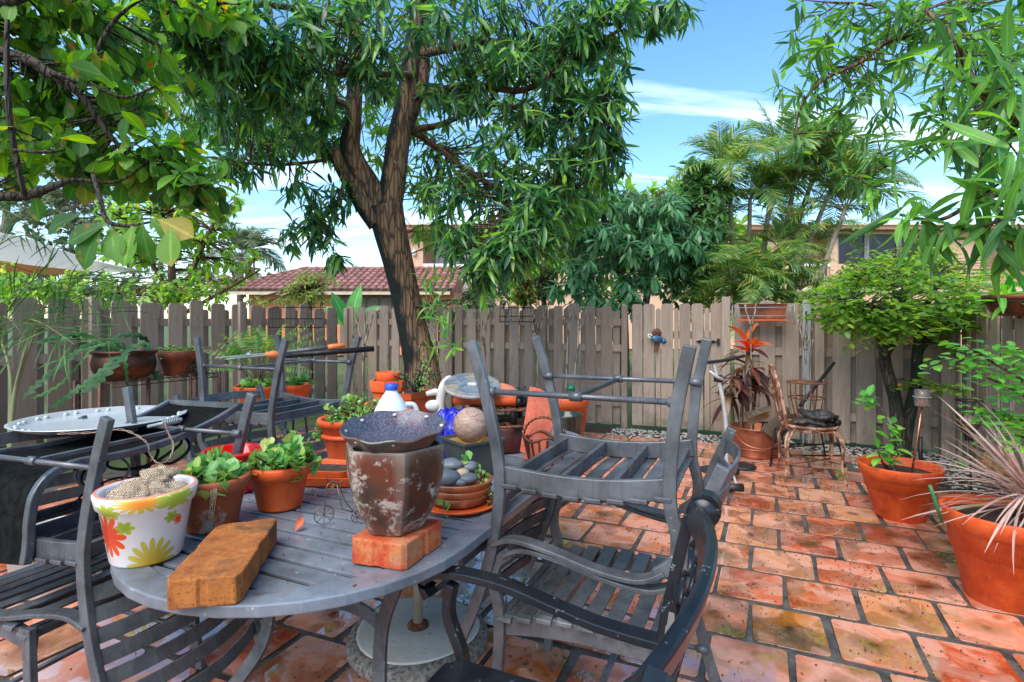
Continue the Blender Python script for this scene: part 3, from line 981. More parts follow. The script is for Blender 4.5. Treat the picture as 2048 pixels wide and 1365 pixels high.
def blob_points(blobs):
    """blobs: (px, py, Y, rx_px, ry_px, rY, count) -> points spread through ellipsoids standing at distance Y"""
    out = []
    for px, py, Y, rx, ry, rY, n in blobs:
        c = np.array(P(px, py, Y)); r = np.array([rx / FPX * Y, rY, ry / FPX * Y])
        q = RNG.normal(size=(n, 3)); q = unit(q) * (RNG.uniform(.15, 1, (n, 1)) ** .5)
        out.append(c + q * r)
    return np.concatenate(out)

def bark_mat(name, c1, c2, c3=None, scale=6, oneside=False):
    t = NT(name)
    v = t.coord('Object', (1, 1, .13))
    n = t.noise(v, scale, 6, 0.65, 0.8)
    c = t.ramp(n, [(0.33, c2), (0.6, c1)])
    vo = t.node('TexVoronoi'); vo.feature = 'DISTANCE_TO_EDGE'; vo.inputs['Scale'].default_value = scale * 3.4
    t.link(v, vo.inputs['Vector'])
    crack = t.ramp(vo.outputs['Distance'], [(0.0, 0.0), (0.13, 1.0)])
    c = t.mix(0.85, c, t.mix(1.0, crack, (0.12, 0.12, 0.12), 'ADD'), 'MULTIPLY')
    if c3:
        n2 = t.noise(t.pos(), 2.2, 5, 0.6)
        k = t.ramp(n2, [(0.44, 0.0), (0.54, 1.0)])
        if oneside:            # black algae on the side away from the rain
            sn = t.node('SeparateXYZ'); t.link(t.coord('Normal'), sn.inputs[0])
            k = t.ramp(t.math('ADD', t.math('MULTIPLY', n2, .9), t.math('MULTIPLY', sn.outputs[0], -.38)), [(0.47, 0.0), (0.60, 1.0)])
        c = t.mix(k, c, c3)
    lich = t.noise(t.pos(), 16, 4, 0.6)
    c = t.mix(t.ramp(lich, [(0.68, 0.0), (0.72, 0.8)]), c, (0.36, 0.34, 0.30))
    return t.done(t.bsdf(c, 0.8, 0, 0.3, t.mix(0.5, n, crack), 0.9, 0.02))
m_bark = bark_mat('mango bark', (0.25, 0.15, 0.085), (0.06, 0.04, 0.03), (0.010, 0.016, 0.014), 7, True)
m_bark_dark = bark_mat('dark twig bark', (0.055, 0.042, 0.032), (0.022, 0.018, 0.014), None, 10)
m_bark_brown = bark_mat('brown branch bark', (0.17, 0.095, 0.06), (0.07, 0.045, 0.03), None, 9)
m_bark_grey = bark_mat('grey mossy bark', (0.11, 0.095, 0.075), (0.035, 0.03, 0.025), (0.03, 0.038, 0.024), 16)
m_bark_pale = bark_mat('pale smooth bark', (0.40, 0.34, 0.27), (0.24, 0.20, 0.16), None, 8)

def branch(mb, pts, r0, r1, n=8, sub=5, gnarl=0.0):
    s = spline(pts, sub)
    if gnarl:
        s = [p + Vector((mnoise.noise(p * 3.1), mnoise.noise(p * 3.1 + Vector((9, 9, 9))), 0)) * gnarl for p in s]
    rs = [r0 + (r1 - r0) * (i / (len(s) - 1)) for i in range(len(s))]
    mb.tube(s, rs, n)
    return s

def twigs_to(mb, tips, skeleton, r=.006, sag=.08, maxlen=1.6):
    """thin twigs from each leaf cluster to the nearest point of the skeleton"""
    sk = np.array([tuple(p) for p in skeleton]); axes = []
    for c in tips:
        dd = np.linalg.norm(sk - c, axis=1); k = int(np.argmin(dd))
        a = Vector(sk[k].tolist()); b = Vector(c.tolist())
        v = b - a
        if v.length > maxlen: a = b - v.normalized() * maxlen * RNG.uniform(.5, 1)
        mid = a.lerp(b, .55) + Vector((RNG.normal(0, .03), RNG.normal(0, .03), sag * v.length))
        mb.tube([a, mid, b], [r * 1.5, r, r * .6], 4, cap=False)
        d = (b - mid); axes.append(np.array(d.normalized() if d.length > 1e-6 else (0, 0, -1.0)))
    return axes

# ================================================================== the big mango tree behind the table
m_mango = leaf_mat('mango leaf', [(0, (0.022, 0.075, 0.045)), (0.3, (0.04, 0.13, 0.06)), (0.55, (0.075, 0.21, 0.07)), (0.8, (0.13, 0.32, 0.07)), (1, (0.26, 0.48, 0.09))], spots=[((0.30, 0.20, 0.05), .26, 8)], trans=.42, rough=.3, spec=.65)
m_mango_sunlit = leaf_mat('sunlit-tinted mango leaf', [(0, (0.060, 0.160, 0.040)), (0.5, (0.110, 0.270, 0.050)), (1, (0.190, 0.380, 0.060))], trans=.5, rough=.4)  # sunlight on the far crown painted in as a lighter green
lance = [leaf_template(1, .18, 5, .16, .3), leaf_template(1, .16, 6, .45, .4, twist=.6), leaf_template(1, .19, 5, .05, .22, twist=-.4), leaf_template(1, .15, 6, .7, .55, twist=-.8), leaf_template(1, .20, 5, -.12, .3, twist=.3)]
TY = 6.0
tree = thing('mango_tree', 'large mango tree with forked dark trunk rising behind the potting table', 'tree', G(846, HZ + EYE * FPX / TY))
mb = MB(); sk = []
trunk_px = [(852, 884, 46), (848, 800, 42), (842, 730, 34), (826, 660, 29), (811, 590, 28), (795, 520, 30), (780, 460, 33), (770, 415, 36)]
pts = [P(a, b, TY) for a, b, w in trunk_px]
s = spline(pts, 5); mb.tube(s, lerp_list([w / FPX * TY for a, b, w in trunk_px], len(s)), 14); sk += s
part('trunk', mb, m_bark, tree, world=True)
limbs = [
    ([(776, 420, 6.0, 27), (787, 360, 6.02, 25), (797, 280, 6.05, 23), (812, 200, 6.1, 20), (824, 90, 6.15, 15), (836, -10, 6.2, 12), (850, -160, 6.3, 10)], m_bark),
    ([(766, 425, 6.0, 25), (738, 372, 5.97, 24), (702, 305, 5.9, 21), (706, 240, 5.9, 17), (712, 130, 5.95, 14), (712, 20, 6.0, 13), (705, -150, 6.1, 10)], m_bark),
    ([(790, 300, 6.05, 16), (842, 170, 6.2, 15), (846, 60, 6.3, 13), (850, -60, 6.5, 10)], m_bark_brown),
    ([(760, 440, 6.0, 30), (728, 405, 5.95, 22), (692, 348, 5.9, 16), (672, 312, 5.86, 14), (660, 296, 5.84, 9)], m_bark),
]
for l, mt in limbs:
    m = MB(); s = spline([P(a, b, y) for a, b, y, w in l], 5)
    m.tube(s, lerp_list([w / FPX * 6 for a, b, y, w in l], len(s)), 10); sk += s
    part('limb', m, mt, tree, world=True)
brs = [
    [(830, 190, 6.1, 9), (880, 180, 5.8, 8), (960, 172, 5.5, 7), (1050, 180, 5.3, 6), (1140, 120, 5.1, 5), (1240, 60, 4.9, 3)],
    [(840, 110, 6.2, 10), (960, 85, 5.7, 9), (1060, 96, 5.4, 8), (1120, 88, 5.2, 6), (1200, 40, 5.0, 5), (1330, 15, 4.8, 3)],
    [(810, 260, 6.1, 9), (880, 250, 6.2, 7), (980, 210, 5.8, 5), (1090, 230, 5.4, 4), (1200, 215, 5.2, 3)],
    [(808, 250, 6.1, 8), (880, 300, 6.3, 7), (940, 345, 6.0, 5), (1010, 380, 5.6, 4), (1100, 400, 5.4, 3)],
    [(830, 150, 6.1, 8), (760, 150, 5.6, 6), (690, 150, 5.3, 5), (600, 135, 4.9, 4), (480, 110, 4.5, 3), (380, 90, 4.2, 3)],
    [(708, 220, 5.9, 8), (650, 190, 5.8, 6), (560, 170, 5.6, 5), (440, 200, 5.4, 3)],
    [(712, 60, 6.0, 8), (600, 20, 5.4, 6), (480, 10, 4.9, 5), (330, 30, 4.4, 3)],
    [(700, 300, 5.9, 6), (650, 320, 5.9, 4), (560, 330, 5.4, 3), (470, 325, 5.0, 2)],
    [(700, 300, 5.9, 5), (678, 400, 5.8, 4), (640, 440, 5.8, 3), (590, 470, 5.8, 2)],
    [(1010, 380, 5.6, 4), (1030, 440, 5.3, 3), (1035, 520, 5.1, 2)],
    [(836, 0, 6.2, 9), (940, -40, 5.8, 7), (1100, -60, 5.3, 5)],
    [(850, -100, 6.3, 9), (760, -160, 5.2, 7), (600, -190, 4.4, 5)],
    [(850, -100, 6.3, 9), (900, -200, 7.0, 7), (1040, -150, 7.2, 5)],
]
for b in brs:
    m = MB(); s = spline([P(x, y, d) for x, y, d, w in b], 5)
    m.tube(s, lerp_list([w / FPX * 5.6 for x, y, d, w in b], len(s)), 7); sk += s
    part('branch', m, m_bark_brown, tree, world=True)
near = [(380, 150, 5.0, 130, 70, .6, 31), (520, 240, 5.6, 130, 50, .6, 36), (640, 240, 5.9, 70, 60, .4, 20), (430, 60, 4.3, 150, 75, .55, 64), (330, 40, 4.1, 90, 60, .4, 25), (560, 60, 4.7, 120, 80, .6, 42), (470, 170, 4.6, 130, 50, .5, 36), (600, 170, 5.2, 110, 60, .6, 31),
        (700, 60, 5.2, 110, 90, .6, 34), (760, 130, 5.2, 60, 60, .3, 14), (930, 60, 5.3, 120, 85, .7, 48), (1080, 60, 5.1, 120, 85, .6, 48), (1200, 50, 5.0, 110, 65, .5, 39), (1320, 18, 4.8, 70, 26, .3, 15),
        (900, 190, 5.5, 70, 60, .5, 22), (1050, 180, 5.3, 130, 80, .6, 48), (1170, 160, 5.1, 90, 80, .5, 36), (1215, 250, 5.1, 60, 70, .4, 28), (1060, 300, 5.4, 130, 70, .6, 50), (1180, 330, 5.2, 80, 60, .4, 25),
        (930, 420, 5.6, 95, 70, .5, 31), (1040, 420, 5.3, 90, 75, .5, 39), (1110, 390, 5.3, 90, 50, .5, 22), (1020, 500, 5.1, 75, 55, .4, 36), (960, 530, 5.0, 45, 45, .25, 20), (920, 480, 5.2, 50, 40, .3, 17), (1070, 450, 5.2, 70, 50, .4, 22), (880, 380, 5.9, 60, 60, .4, 14),
        (470, 325, 5.1, 95, 34, .35, 18), (575, 300, 5.5, 80, 50, .4, 17), (620, 400, 5.8, 55, 45, .35, 14), (610, 470, 5.8, 60, 40, .3, 15), (680, 500, 5.7, 35, 35, .2, 6), (690, 400, 5.8, 30, 60, .2, 8),
        (800, 60, 5.0, 60, 60, .3, 11)]
C = blob_points(near)
tw = MB(); ax = twigs_to(tw, C, sk, .006, .10)
part('twigs', tw, m_bark_brown, tree, world=True)['kind'] = 'stuff'
Rm, T, S = rosettes(C, ax, (8, 13), (.15, .25), (35, 100), .75)
put_leaves(tree, lance, Rm, T, S, m_mango, 300)
# far side of the crown, leaves coloured as if sunlit
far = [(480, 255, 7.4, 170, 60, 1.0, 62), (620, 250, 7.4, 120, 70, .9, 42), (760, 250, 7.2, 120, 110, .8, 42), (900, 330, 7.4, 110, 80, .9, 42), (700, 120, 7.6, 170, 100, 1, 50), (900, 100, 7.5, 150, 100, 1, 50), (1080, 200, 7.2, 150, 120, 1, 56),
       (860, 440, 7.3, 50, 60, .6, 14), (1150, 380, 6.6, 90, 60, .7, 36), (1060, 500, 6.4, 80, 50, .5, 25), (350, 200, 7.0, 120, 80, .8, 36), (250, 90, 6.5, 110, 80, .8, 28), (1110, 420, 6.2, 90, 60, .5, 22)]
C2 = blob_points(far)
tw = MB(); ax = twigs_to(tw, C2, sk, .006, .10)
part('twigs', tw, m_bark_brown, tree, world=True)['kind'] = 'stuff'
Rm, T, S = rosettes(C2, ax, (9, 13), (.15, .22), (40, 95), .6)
put_leaves(tree, lance, Rm, T, S, m_mango_sunlit, 0)
# crown above the picture (it shades the trunk and the back of the yard)
top = [(700, -220, 6.2, 330, 150, 1.6, 110), (1000, -200, 6.2, 300, 140, 1.5, 90), (520, -120, 5.0, 200, 90, .8, 40)]
C3 = blob_points(top); ax = [np.array([0, 0, -1.0]) + RNG.normal(0, .5, 3) for _ in C3]
Rm, T, S = rosettes(C3, ax, (9, 12), (.17, .24), (40, 95), .5)
put_leaves(tree, lance[:1], Rm, T, S, m_mango, 0)
# fresh shoots sprouting from the trunk foot
m_shoot = leaf_mat('fresh shoot leaf', [(0, (0.087, 0.290, 0.058)), (0.6, (0.174, 0.478, 0.072)), (1, (0.319, 0.600, 0.102))], trans=.4, rough=.35)
C4 = np.array([P(*q) for q in ((868, 560, 5.8), (905, 545, 5.75), (880, 590, 5.8), (848, 560, 5.8), (893, 655, 5.6), (905, 690, 5.55), (872, 690, 5.6), (880, 640, 5.7), (920, 600, 5.7), (862, 612, 5.8), (955, 560, 5.3), (975, 590, 5.3))])
tw = MB(); 
for c in C4: tw.tube([P(850, 640, 5.98), P(862, 640, 5.85).lerp(Vector(c.tolist()), .6), Vector(c.tolist())], [.010, .007, .004], 5)
part('shoot', tw, m_bark_pale, tree, world=True)
Rm, T, S = rosettes(C4, [np.array([RNG.normal(0, .3), -.3, RNG.uniform(-.3, .8)]) for _ in C4], (7, 9), (.15, .24), (40, 90), .3)
put_leaves(tree, lance, Rm, T, S, m_shoot, 60)

# ================================================================== broad-leaved tree reaching in from the left
m_broad = leaf_mat('broad spotted leaf', [(0, (0.035, 0.10, 0.028)), (0.4, (0.065, 0.19, 0.032)), (0.75, (0.11, 0.29, 0.04)), (0.95, (0.18, 0.34, 0.045)), (1, (0.36, 0.30, 0.05))],
                   spots=[((0.34, 0.27, 0.05), .345, 13), ((0.36, 0.10, 0.03), .31, 14), ((0.07, 0.025, 0.015), .245, 19)], trans=.45, rough=.5, spec=.3)
broad = [leaf_template(1, .56, 6, .18, .18, 'obovate'), leaf_template(1, .60, 6, .05, .28, 'obovate', .2), leaf_template(1, .5, 6, .35, .3, 'obovate', -.2)]
bt = thing('broadleaf_tree', 'broad-leaved tree with brown-spotted leaves overhanging the left corner', 'tree', (-3.9, 2.6, 0))
sk = []
m = MB(); s = branch(m, [(-3.9, 2.6, 0), (-3.85, 2.62, 1.2), (-3.7, 2.6, 2.2), (-3.5, 2.55, 3.1), (-3.3, 2.6, 4.2)], .12, .06, 10); sk += s
part('trunk', m, m_bark_dark, bt, world=True)
bl = [
    [(-420, 60, 2.7, 16), (-100, 90, 2.6, 14), (40, 115, 2.6, 12), (90, 142, 2.6, 10), (160, 190, 2.65, 8), (215, 265, 2.7, 5), (262, 315, 2.75, 4), (300, 330, 2.8, 3)],
    [(-380, 470, 2.7, 14), (-60, 400, 2.5, 10), (50, 392, 2.5, 9), (110, 372, 2.5, 7), (150, 360, 2.55, 4), (240, 362, 2.6, 3), (320, 300, 2.7, 2)],
    [(15, 40, 2.4, 4), (14, 160, 2.4, 5), (26, 280, 2.4, 5), (50, 392, 2.45, 5)],
    [(-60, 30, 2.6, 12), (30, 0, 2.6, 11), (120, -40, 2.7, 9)],
    [(90, 142, 2.6, 5), (180, 170, 2.55, 4), (250, 195, 2.55, 3), (310, 172, 2.6, 2)],
    [(160, 190, 2.6, 4), (215, 60, 2.6, 4), (290, -5, 2.6, 4), (360, 4, 2.6, 3), (480, 8, 2.55, 2)],
    [(186, 350, 2.5, 4), (200, 395, 2.35, 4), (213, 440, 2.3, 4), (250, 452, 2.3, 3), (300, 445, 2.3, 2)],
    [(262, 315, 2.75, 3), (330, 350, 2.7, 3), (430, 380, 2.7, 2)],
    [(26, 300, 2.4, 3), (90, 305, 2.4, 3), (130, 300, 2.45, 2)],
]
for b in bl:
    m = MB(); s = spline([P(x, y, d) for x, y, d, w in b], 5)
    m.tube(s, lerp_list([w / FPX * 2.6 for x, y, d, w in b], len(s)), 7); sk += s
    part('branch', m, m_bark_dark, bt, world=True)
blob = [(70, 60, 2.9, 110, 80, .35, 44), (180, 60, 2.9, 90, 80, .35, 28), (60, 210, 2.8, 90, 70, .35, 34), (180, 190, 2.9, 100, 70, .35, 30), (80, 300, 2.7, 100, 60, .35, 26), (200, 300, 2.8, 80, 60, .3, 24), (310, 330, 2.8, 70, 50, .3, 20),
        (390, 365, 2.75, 60, 40, .3, 18), (330, 290, 2.7, 60, 40, .25, 10), (270, 190, 2.8, 70, 50, .3, 10), (400, 15, 2.6, 110, 30, .2, 12), (300, 110, 3.0, 90, 60, .3, 12), (130, 120, 3.1, 130, 110, .4, 24)]
C = blob_points(blob)
tw = MB(); ax = twigs_to(tw, C, sk, .0035, .04, .6)
part('twigs', tw, m_bark_dark, bt, world=True)['kind'] = 'stuff'
Rm, T, S = rosettes(C, ax, (3, 5), (.09, .16), (30, 85), .4)
hang = np.array([P(215, 448, 2.25), P(205, 455, 2.25), P(222, 455, 2.28), P(265, 452, 2.28), P(285, 447, 2.25), P(300, 440, 2.3), P(318, 440, 2.3), P(340, 455, 2.25), P(160, 430, 2.35)])
hd = np.array([(-.8, -.2, -.35), (-.35, -.4, -.8), (.35, -.4, -.8), (0, -.3, -.95), (.1, -.1, -1), (.8, .1, -.5), (.9, -.2, -.4), (.2, -.3, -.9), (-.9, 0, -.3)])
R2 = frames(hd, np.tile(np.array([0, -1.0, .55]), (len(hd), 1)))
Rm = np.concatenate([Rm, R2]); T = np.concatenate([T, hang]); S = np.concatenate([S, RNG.uniform(.17, .21, len(hang))])
put_leaves(bt, broad, Rm, T, S, m_broad, 300)

# ================================================================== mango boughs reaching in from the right
m_mango_r = leaf_mat('green mango leaf', [(0, (0.051, 0.145, 0.043)), (0.4, (0.080, 0.217, 0.051)), (0.75, (0.123, 0.319, 0.058)), (1, (0.217, 0.478, 0.072))], trans=.42, rough=.36, spec=.5)
rtree = thing('mango_tree', 'mango tree whose leafy boughs hang in from the right edge', 'tree', (5.2, 3.6, 0))
sk = []
m = MB(); s = branch(m, [(5.2, 3.6, 0), (5.15, 3.65, 1.4), (5.0, 3.7, 2.6), (4.9, 3.75, 4.0), (4.7, 3.8, 5.4)], .17, .08, 12); sk += s
part('trunk', m, m_bark, rtree, world=True)
rb = [
    [(2350, 40, 3.9, 12), (2120, 55, 3.9, 10), (1960, 70, 3.9, 8), (1870, 75, 3.9, 7), (1785, 80, 3.9, 6), (1720, 125, 3.9, 5), (1640, 165, 3.9, 4), (1600, 220, 3.9, 3), (1590, 275, 3.9, 2)],
    [(2300, -60, 3.9, 12), (2000, -10, 3.9, 8), (1900, 15, 3.9, 6), (1830, 40, 3.9, 5), (1740, 10, 3.9, 3), (1650, 5, 3.9, 2)],
    [(1790, 80, 3.9, 4), (1830, 30, 3.9, 3), (1960, -20, 3.9, 3)],
    [(2300, 330, 2.6, 11), (2120, 290, 2.6, 9), (2020, 225, 2.6, 7), (1955, 175, 2.6, 6), (1905, 75, 2.7, 4), (1850, 20, 2.8, 3)],
    [(2200, 200, 3.4, 7), (1990, 205, 3.4, 4), (1920, 255, 3.4, 3), (1840, 305, 3.4, 2.5), (1770, 335, 3.4, 2), (1700, 352, 3.4, 1.5)],
    [(1775, 335, 3.4, 1.5), (1760, 300, 3.4, 1.3), (1755, 275, 3.4, 1)],
    [(2250, 420, 2.4, 7), (2060, 385, 2.4, 5), (1960, 400, 2.4, 4), (1880, 440, 2.4, 3), (1800, 430, 2.4, 2)],
    [(2250, 560, 2.3, 6), (2080, 500, 2.3, 4), (1990, 470, 2.3, 3), (1900, 455, 2.35, 2)],
]
for b in rb:
    m = MB(); s = spline([P(x, y, d) for x, y, d, w in b], 5)
    m.tube(s, lerp_list([w / FPX * 3.2 for x, y, d, w in b], len(s)), 7); sk += s
    part('branch', m, m_bark_brown, rtree, world=True)
spots_r = [(1590, 12, 3.9), (1580, 70, 3.9), (1565, 165, 3.9), (1590, 200, 3.9), (1600, 100, 3.9), (1640, 30, 3.9), (1650, 90, 3.9), (1690, 60, 3.9), (1710, 20, 3.9), (1740, 90, 3.9), (1660, 140, 3.9), (1630, 190, 3.9), (1700, 180, 3.9), (1740, 160, 3.9), (1680, 230, 3.9), (1720, 215, 3.9), (1755, 240, 3.9), (1690, 265, 3.9), (1740, 275, 3.9), (1775, 215, 3.9), (1585, 278, 3.9), (1600, 290, 3.9),
           (1760, 295, 3.4), (1700, 352, 3.4), (1745, 320, 3.4), (1828, 288, 3.4), (1762, 395, 3.2), (1750, 385, 3.2), (1770, 50, 3.9), (1800, 20, 3.9), (1820, 100, 3.8), (1850, 60, 3.7), (1830, 150, 3.7), (1800, 190, 3.7), (1860, 190, 3.4), (1890, 120, 3.3), (1840, 230, 3.5), (1870, 260, 3.3)]
C = np.array([P(a + RNG.normal(0, 6), b + RNG.normal(0, 6), y) for a, b, y in spots_r])
C = np.concatenate([C, blob_points([(1700, 60, 4.3, 120, 60, .5, 16), (1690, 180, 4.4, 90, 70, .5, 14), (1880, 60, 3.6, 120, 70, .5, 20), (1960, 150, 3.0, 90, 80, .4, 16), (1930, 260, 2.9, 80, 60, .4, 12), (2020, 60, 3.0, 70, 70, .4, 10), (2000, 330, 2.6, 60, 60, .3, 8)])])
tw = MB(); ax = twigs_to(tw, C, sk, .004, .06, .8)
Rm, T, S = rosettes(C, ax, (9, 13), (.12, .20), (45, 95), .45)
C2 = np.array([P(a, b, y) for a, b, y in ((1885, 90, 2.6), (1915, 165, 2.5), (2010, 255, 2.2), (2020, 290, 2.1), (1985, 385, 2.3), (1960, 360, 2.3), (1860, 440, 2.35), (1880, 455, 2.35), (1800, 430, 2.4), (1920, 440, 2.3), (2000, 440, 2.2), (2040, 380, 2.1), (1985, 480, 2.25), (2035, 500, 2.2), (2040, 170, 2.3), (1960, 60, 2.6), (2030, 440, 2.0), (1900, 300, 2.6), (2000, 130, 2.4))])
ax2 = twigs_to(tw, C2, sk, .005, .06, .8)
R2, T2, S2 = rosettes(C2, ax2, (7, 10), (.17, .27), (40, 95), .35)
part('twigs', tw, m_bark_brown, rtree, world=True)['kind'] = 'stuff'
put_leaves(rtree, lance, np.concatenate([Rm, R2]), np.concatenate([T, T2]), np.concatenate([S, S2]), m_mango_r, 300)

# ================================================================== small tree in the corner bed
m_small = leaf_mat('small round leaf', [(0, (0.09, 0.20, 0.05)), (0.35, (0.17, 0.34, 0.06)), (0.8, (0.28, 0.50, 0.08)), (0.97, (0.38, 0.56, 0.10)), (1, (0.55, 0.22, 0.06))], trans=.45, rough=.42)
oval = [leaf_template(1, .62, 4, .1, .15, 'oval'), leaf_template(1, .58, 4, .25, .25, 'oval', .2)]
st = thing('small_tree', 'low spreading small-leaved tree with two crooked stems by the fence', 'tree', UV(5.75, 1.42))
sk = []
sy = 5.25
stems = [[(1800, 916, 5.25, 15), (1795, 860, 5.25, 13), (1790, 800, 5.25, 12), (1772, 735, 5.25, 11), (1768, 700, 5.2, 10), (1758, 660, 5.15, 8)],
         [(1768, 710, 5.22, 10), (1785, 680, 5.25, 9), (1792, 640, 5.25, 8), (1800, 605, 5.25, 6)],
         [(1804, 914, 5.3, 14), (1816, 840, 5.3, 12), (1832, 770, 5.3, 11), (1834, 715, 5.3, 10), (1840, 660, 5.3, 9), (1846, 620, 5.3, 6)],
         [(1836, 705, 5.3, 9), (1860, 670, 5.3, 8), (1885, 655, 5.25, 6), (1915, 640, 5.2, 4)],
         [(1790, 640, 5.25, 5), (1740, 610, 5.0, 4), (1690, 600, 4.9, 3)], [(1845, 625, 5.3, 5), (1870, 580, 5.3, 4), (1880, 545, 5.3, 3)], [(1800, 605, 5.25, 5), (1780, 570, 5.3, 4), (1740, 545, 5.3, 3)]]
for b in stems:
    m = MB(); s = spline([P(x, y, d) for x, y, d, w in b], 5)
    m.tube(s, lerp_list([w / FPX * 5.2 for x, y, d, w in b], len(s)), 9); sk += s
    part('stem', m, m_bark_grey, st, world=True)
C = blob_points([(1790, 590, 5.2, 140, 70, .8, 95), (1700, 575, 5.1, 70, 50, .5, 34), (1880, 590, 5.2, 90, 65, .6, 46), (1850, 530, 5.3, 100, 35, .5, 26), (1715, 640, 5.0, 60, 32, .4, 26), (1800, 640, 4.9, 95, 42, .4, 34), (1910, 640, 5.1, 55, 40, .4, 26), (1680, 610, 5, 60, 40, .3, 18), (1760, 520, 5.2, 50, 20, .3, 8), (1760, 660, 5.0, 50, 25, .2, 16), (1820, 760, 5.1, 30, 12, .2, 5), (1890, 690, 5.2, 20, 14, .2, 4), (1880, 775, 5.0, 26, 8, .2, 4)])
tw = MB(); ax = twigs_to(tw, C, sk, .003, .03, .7)
part('twigs', tw, m_bark_grey, st, world=True)['kind'] = 'stuff'
def sprays(C, ax, nleaf, L, gap, flat=.8):
    """leaves set in two rows along short arching twigs"""
    d, T_, S_, U_ = [], [], [], []
    for c, a in zip(C, ax):
        a = unit(np.array(a) * np.array([1, 1, .35]) + RNG.normal(0, .35, 3)); side = unit(np.cross(a, [0, 0, 1.0]))
        n = int(RNG.integers(nleaf[0], nleaf[1] + 1))
        for i in range(n):
            q = c + a * gap * (i - n / 2) + np.array([0, 0, -.25 * (gap * (i - n / 2)) ** 2 * 6])
            s = 1 if i % 2 else -1
            d.append(unit(a * .5 + side * s * flat + RNG.normal(0, .18, 3))); T_.append(q); S_.append(RNG.uniform(*L)); U_.append(unit(np.array([0, 0, 1.0]) + RNG.normal(0, .25, 3)))
    return frames(np.array(d), np.array(U_)), np.array(T_), np.array(S_)
Rm, T, S = sprays(C, ax, (9, 13), (.055, .085), .03)
put_leaves(st, oval, Rm, T, S, m_small, 0)

# nearer leafy twigs at the right edge
m_bright = leaf_mat('bright round leaf', [(0, (0.072, 0.290, 0.058)), (0.5, (0.131, 0.464, 0.072)), (1, (0.290, 0.600, 0.087))], trans=.4, rough=.35)
sh = thing('shrub', 'bright green round-leaved shrub leaning in at the right edge', 'shrub', (3.35, 3.1, 0))
sk = []
m = MB()
for b in [[(2190, 1050, 3.1, 6), (2150, 860, 3.0, 5), (2048, 765, 2.9, 3), (1985, 725, 2.9, 2.5), (1930, 690, 2.9, 1.5)], [(2150, 860, 3.0, 4), (2060, 800, 2.9, 2.5), (1990, 762, 2.85, 2), (1890, 730, 2.8, 1.2)], [(2170, 950, 3.0, 4), (2060, 850, 2.9, 2.5), (2000, 830, 2.9, 1.6), (1985, 818, 2.9, 1)], [(2160, 800, 3.0, 4), (2060, 710, 2.9, 2.5), (2000, 695, 2.9, 1.5)], [(2160, 900, 3.0, 3), (2070, 880, 2.8, 2.5), (2030, 870, 2.8, 1.5)]]:
    s = spline([P(x, y, d) for x, y, d, w in b], 6); m.tube(s, lerp_list([w / FPX * 2.9 for x, y, d, w in b], len(s)), 6); sk += s[6:]
part('stem', m, m_bark_brown, sh, world=True)
idx = list(range(0, len(sk), 2))
C = np.array([tuple(sk[i]) for i in idx if (1024 + sk[i].x / sk[i].y * FPX) < 2100]); C = C + RNG.normal(0, .03, C.shape)
C = np.concatenate([C, C + RNG.normal(0, .06, C.shape)])
Rm, T, S = sprays(C, [np.array([-.9, -.2, .1])] * len(C), (5, 8), (.045, .07), .04)
put_leaves(sh, oval, Rm, T, S, m_bright, 200)

# ================================================================== trees and shrubs beyond the fence
def schef(px, py, Y, n, nl, L):
    return P(px, py, Y)
m_schef = leaf_mat('umbrella tree leaflet', [(0, (0.05, 0.15, 0.07)), (0.5, (0.085, 0.24, 0.10)), (1, (0.15, 0.36, 0.14))], trans=.25, rough=.32, spec=.55)
um = thing('umbrella_tree', 'dense umbrella tree with drooping fingered leaves beyond the gate', 'tree', (P(1250, 640, 9.0).x, 9.0, 0))
sk = []
for b in [[(1250, 760, 9, 10), (1245, 600, 9, 9), (1230, 500, 9, 7), (1200, 420, 9, 5)], [(1270, 760, 9.1, 9), (1300, 560, 9.1, 7), (1340, 460, 9.1, 5), (1350, 400, 9.1, 3)], [(1240, 700, 9, 7), (1170, 560, 8.9, 5), (1120, 480, 8.8, 3)], [(1240, 560, 9, 5), (1270, 470, 8.9, 4), (1280, 400, 8.8, 3)]]:
    m = MB(); s = spline([P(x, y, d) for x, y, d, w in b], 5); m.tube(s, lerp_list([w / FPX * 9 for x, y, d, w in b], len(s)), 7); sk += s
    part('stem', m, m_bark_brown, um, world=True)
C = blob_points([(1250, 520, 8.9, 130, 100, .9, 70), (1180, 480, 8.8, 90, 90, .7, 40), (1320, 470, 8.9, 80, 70, .7, 36), (1260, 410, 8.9, 100, 40, .6, 30), (1150, 570, 8.7, 60, 50, .5, 22), (1220, 590, 8.6, 80, 40, .4, 24), (1330, 420, 8.9, 60, 40, .5, 20), (1110, 430, 9.2, 60, 50, .5, 22), (1250, 450, 9.3, 150, 70, .5, 50), (1380, 500, 9.2, 60, 70, .5, 24), (1200, 390, 9.2, 80, 30, .4, 20)])
tw = MB(); ax = twigs_to(tw, C, sk, .004, -.02, .7)
part('twigs', tw, m_bark_brown, um, world=True)['kind'] = 'stuff'
Rm, T, S = rosettes(C, [np.array([RNG.normal(0, .3), -.75 + RNG.normal(0, .25), .6]) for _ in C], (11, 14), (.20, .28), (62, 88), .42, jit=.01)
put_leaves(um, [leaf_template(1, .26, 4, .35, .2, 'obovate'), leaf_template(1, .24, 4, .5, .25, 'obovate')], Rm, T, S, m_schef, 250, 'leaflet')

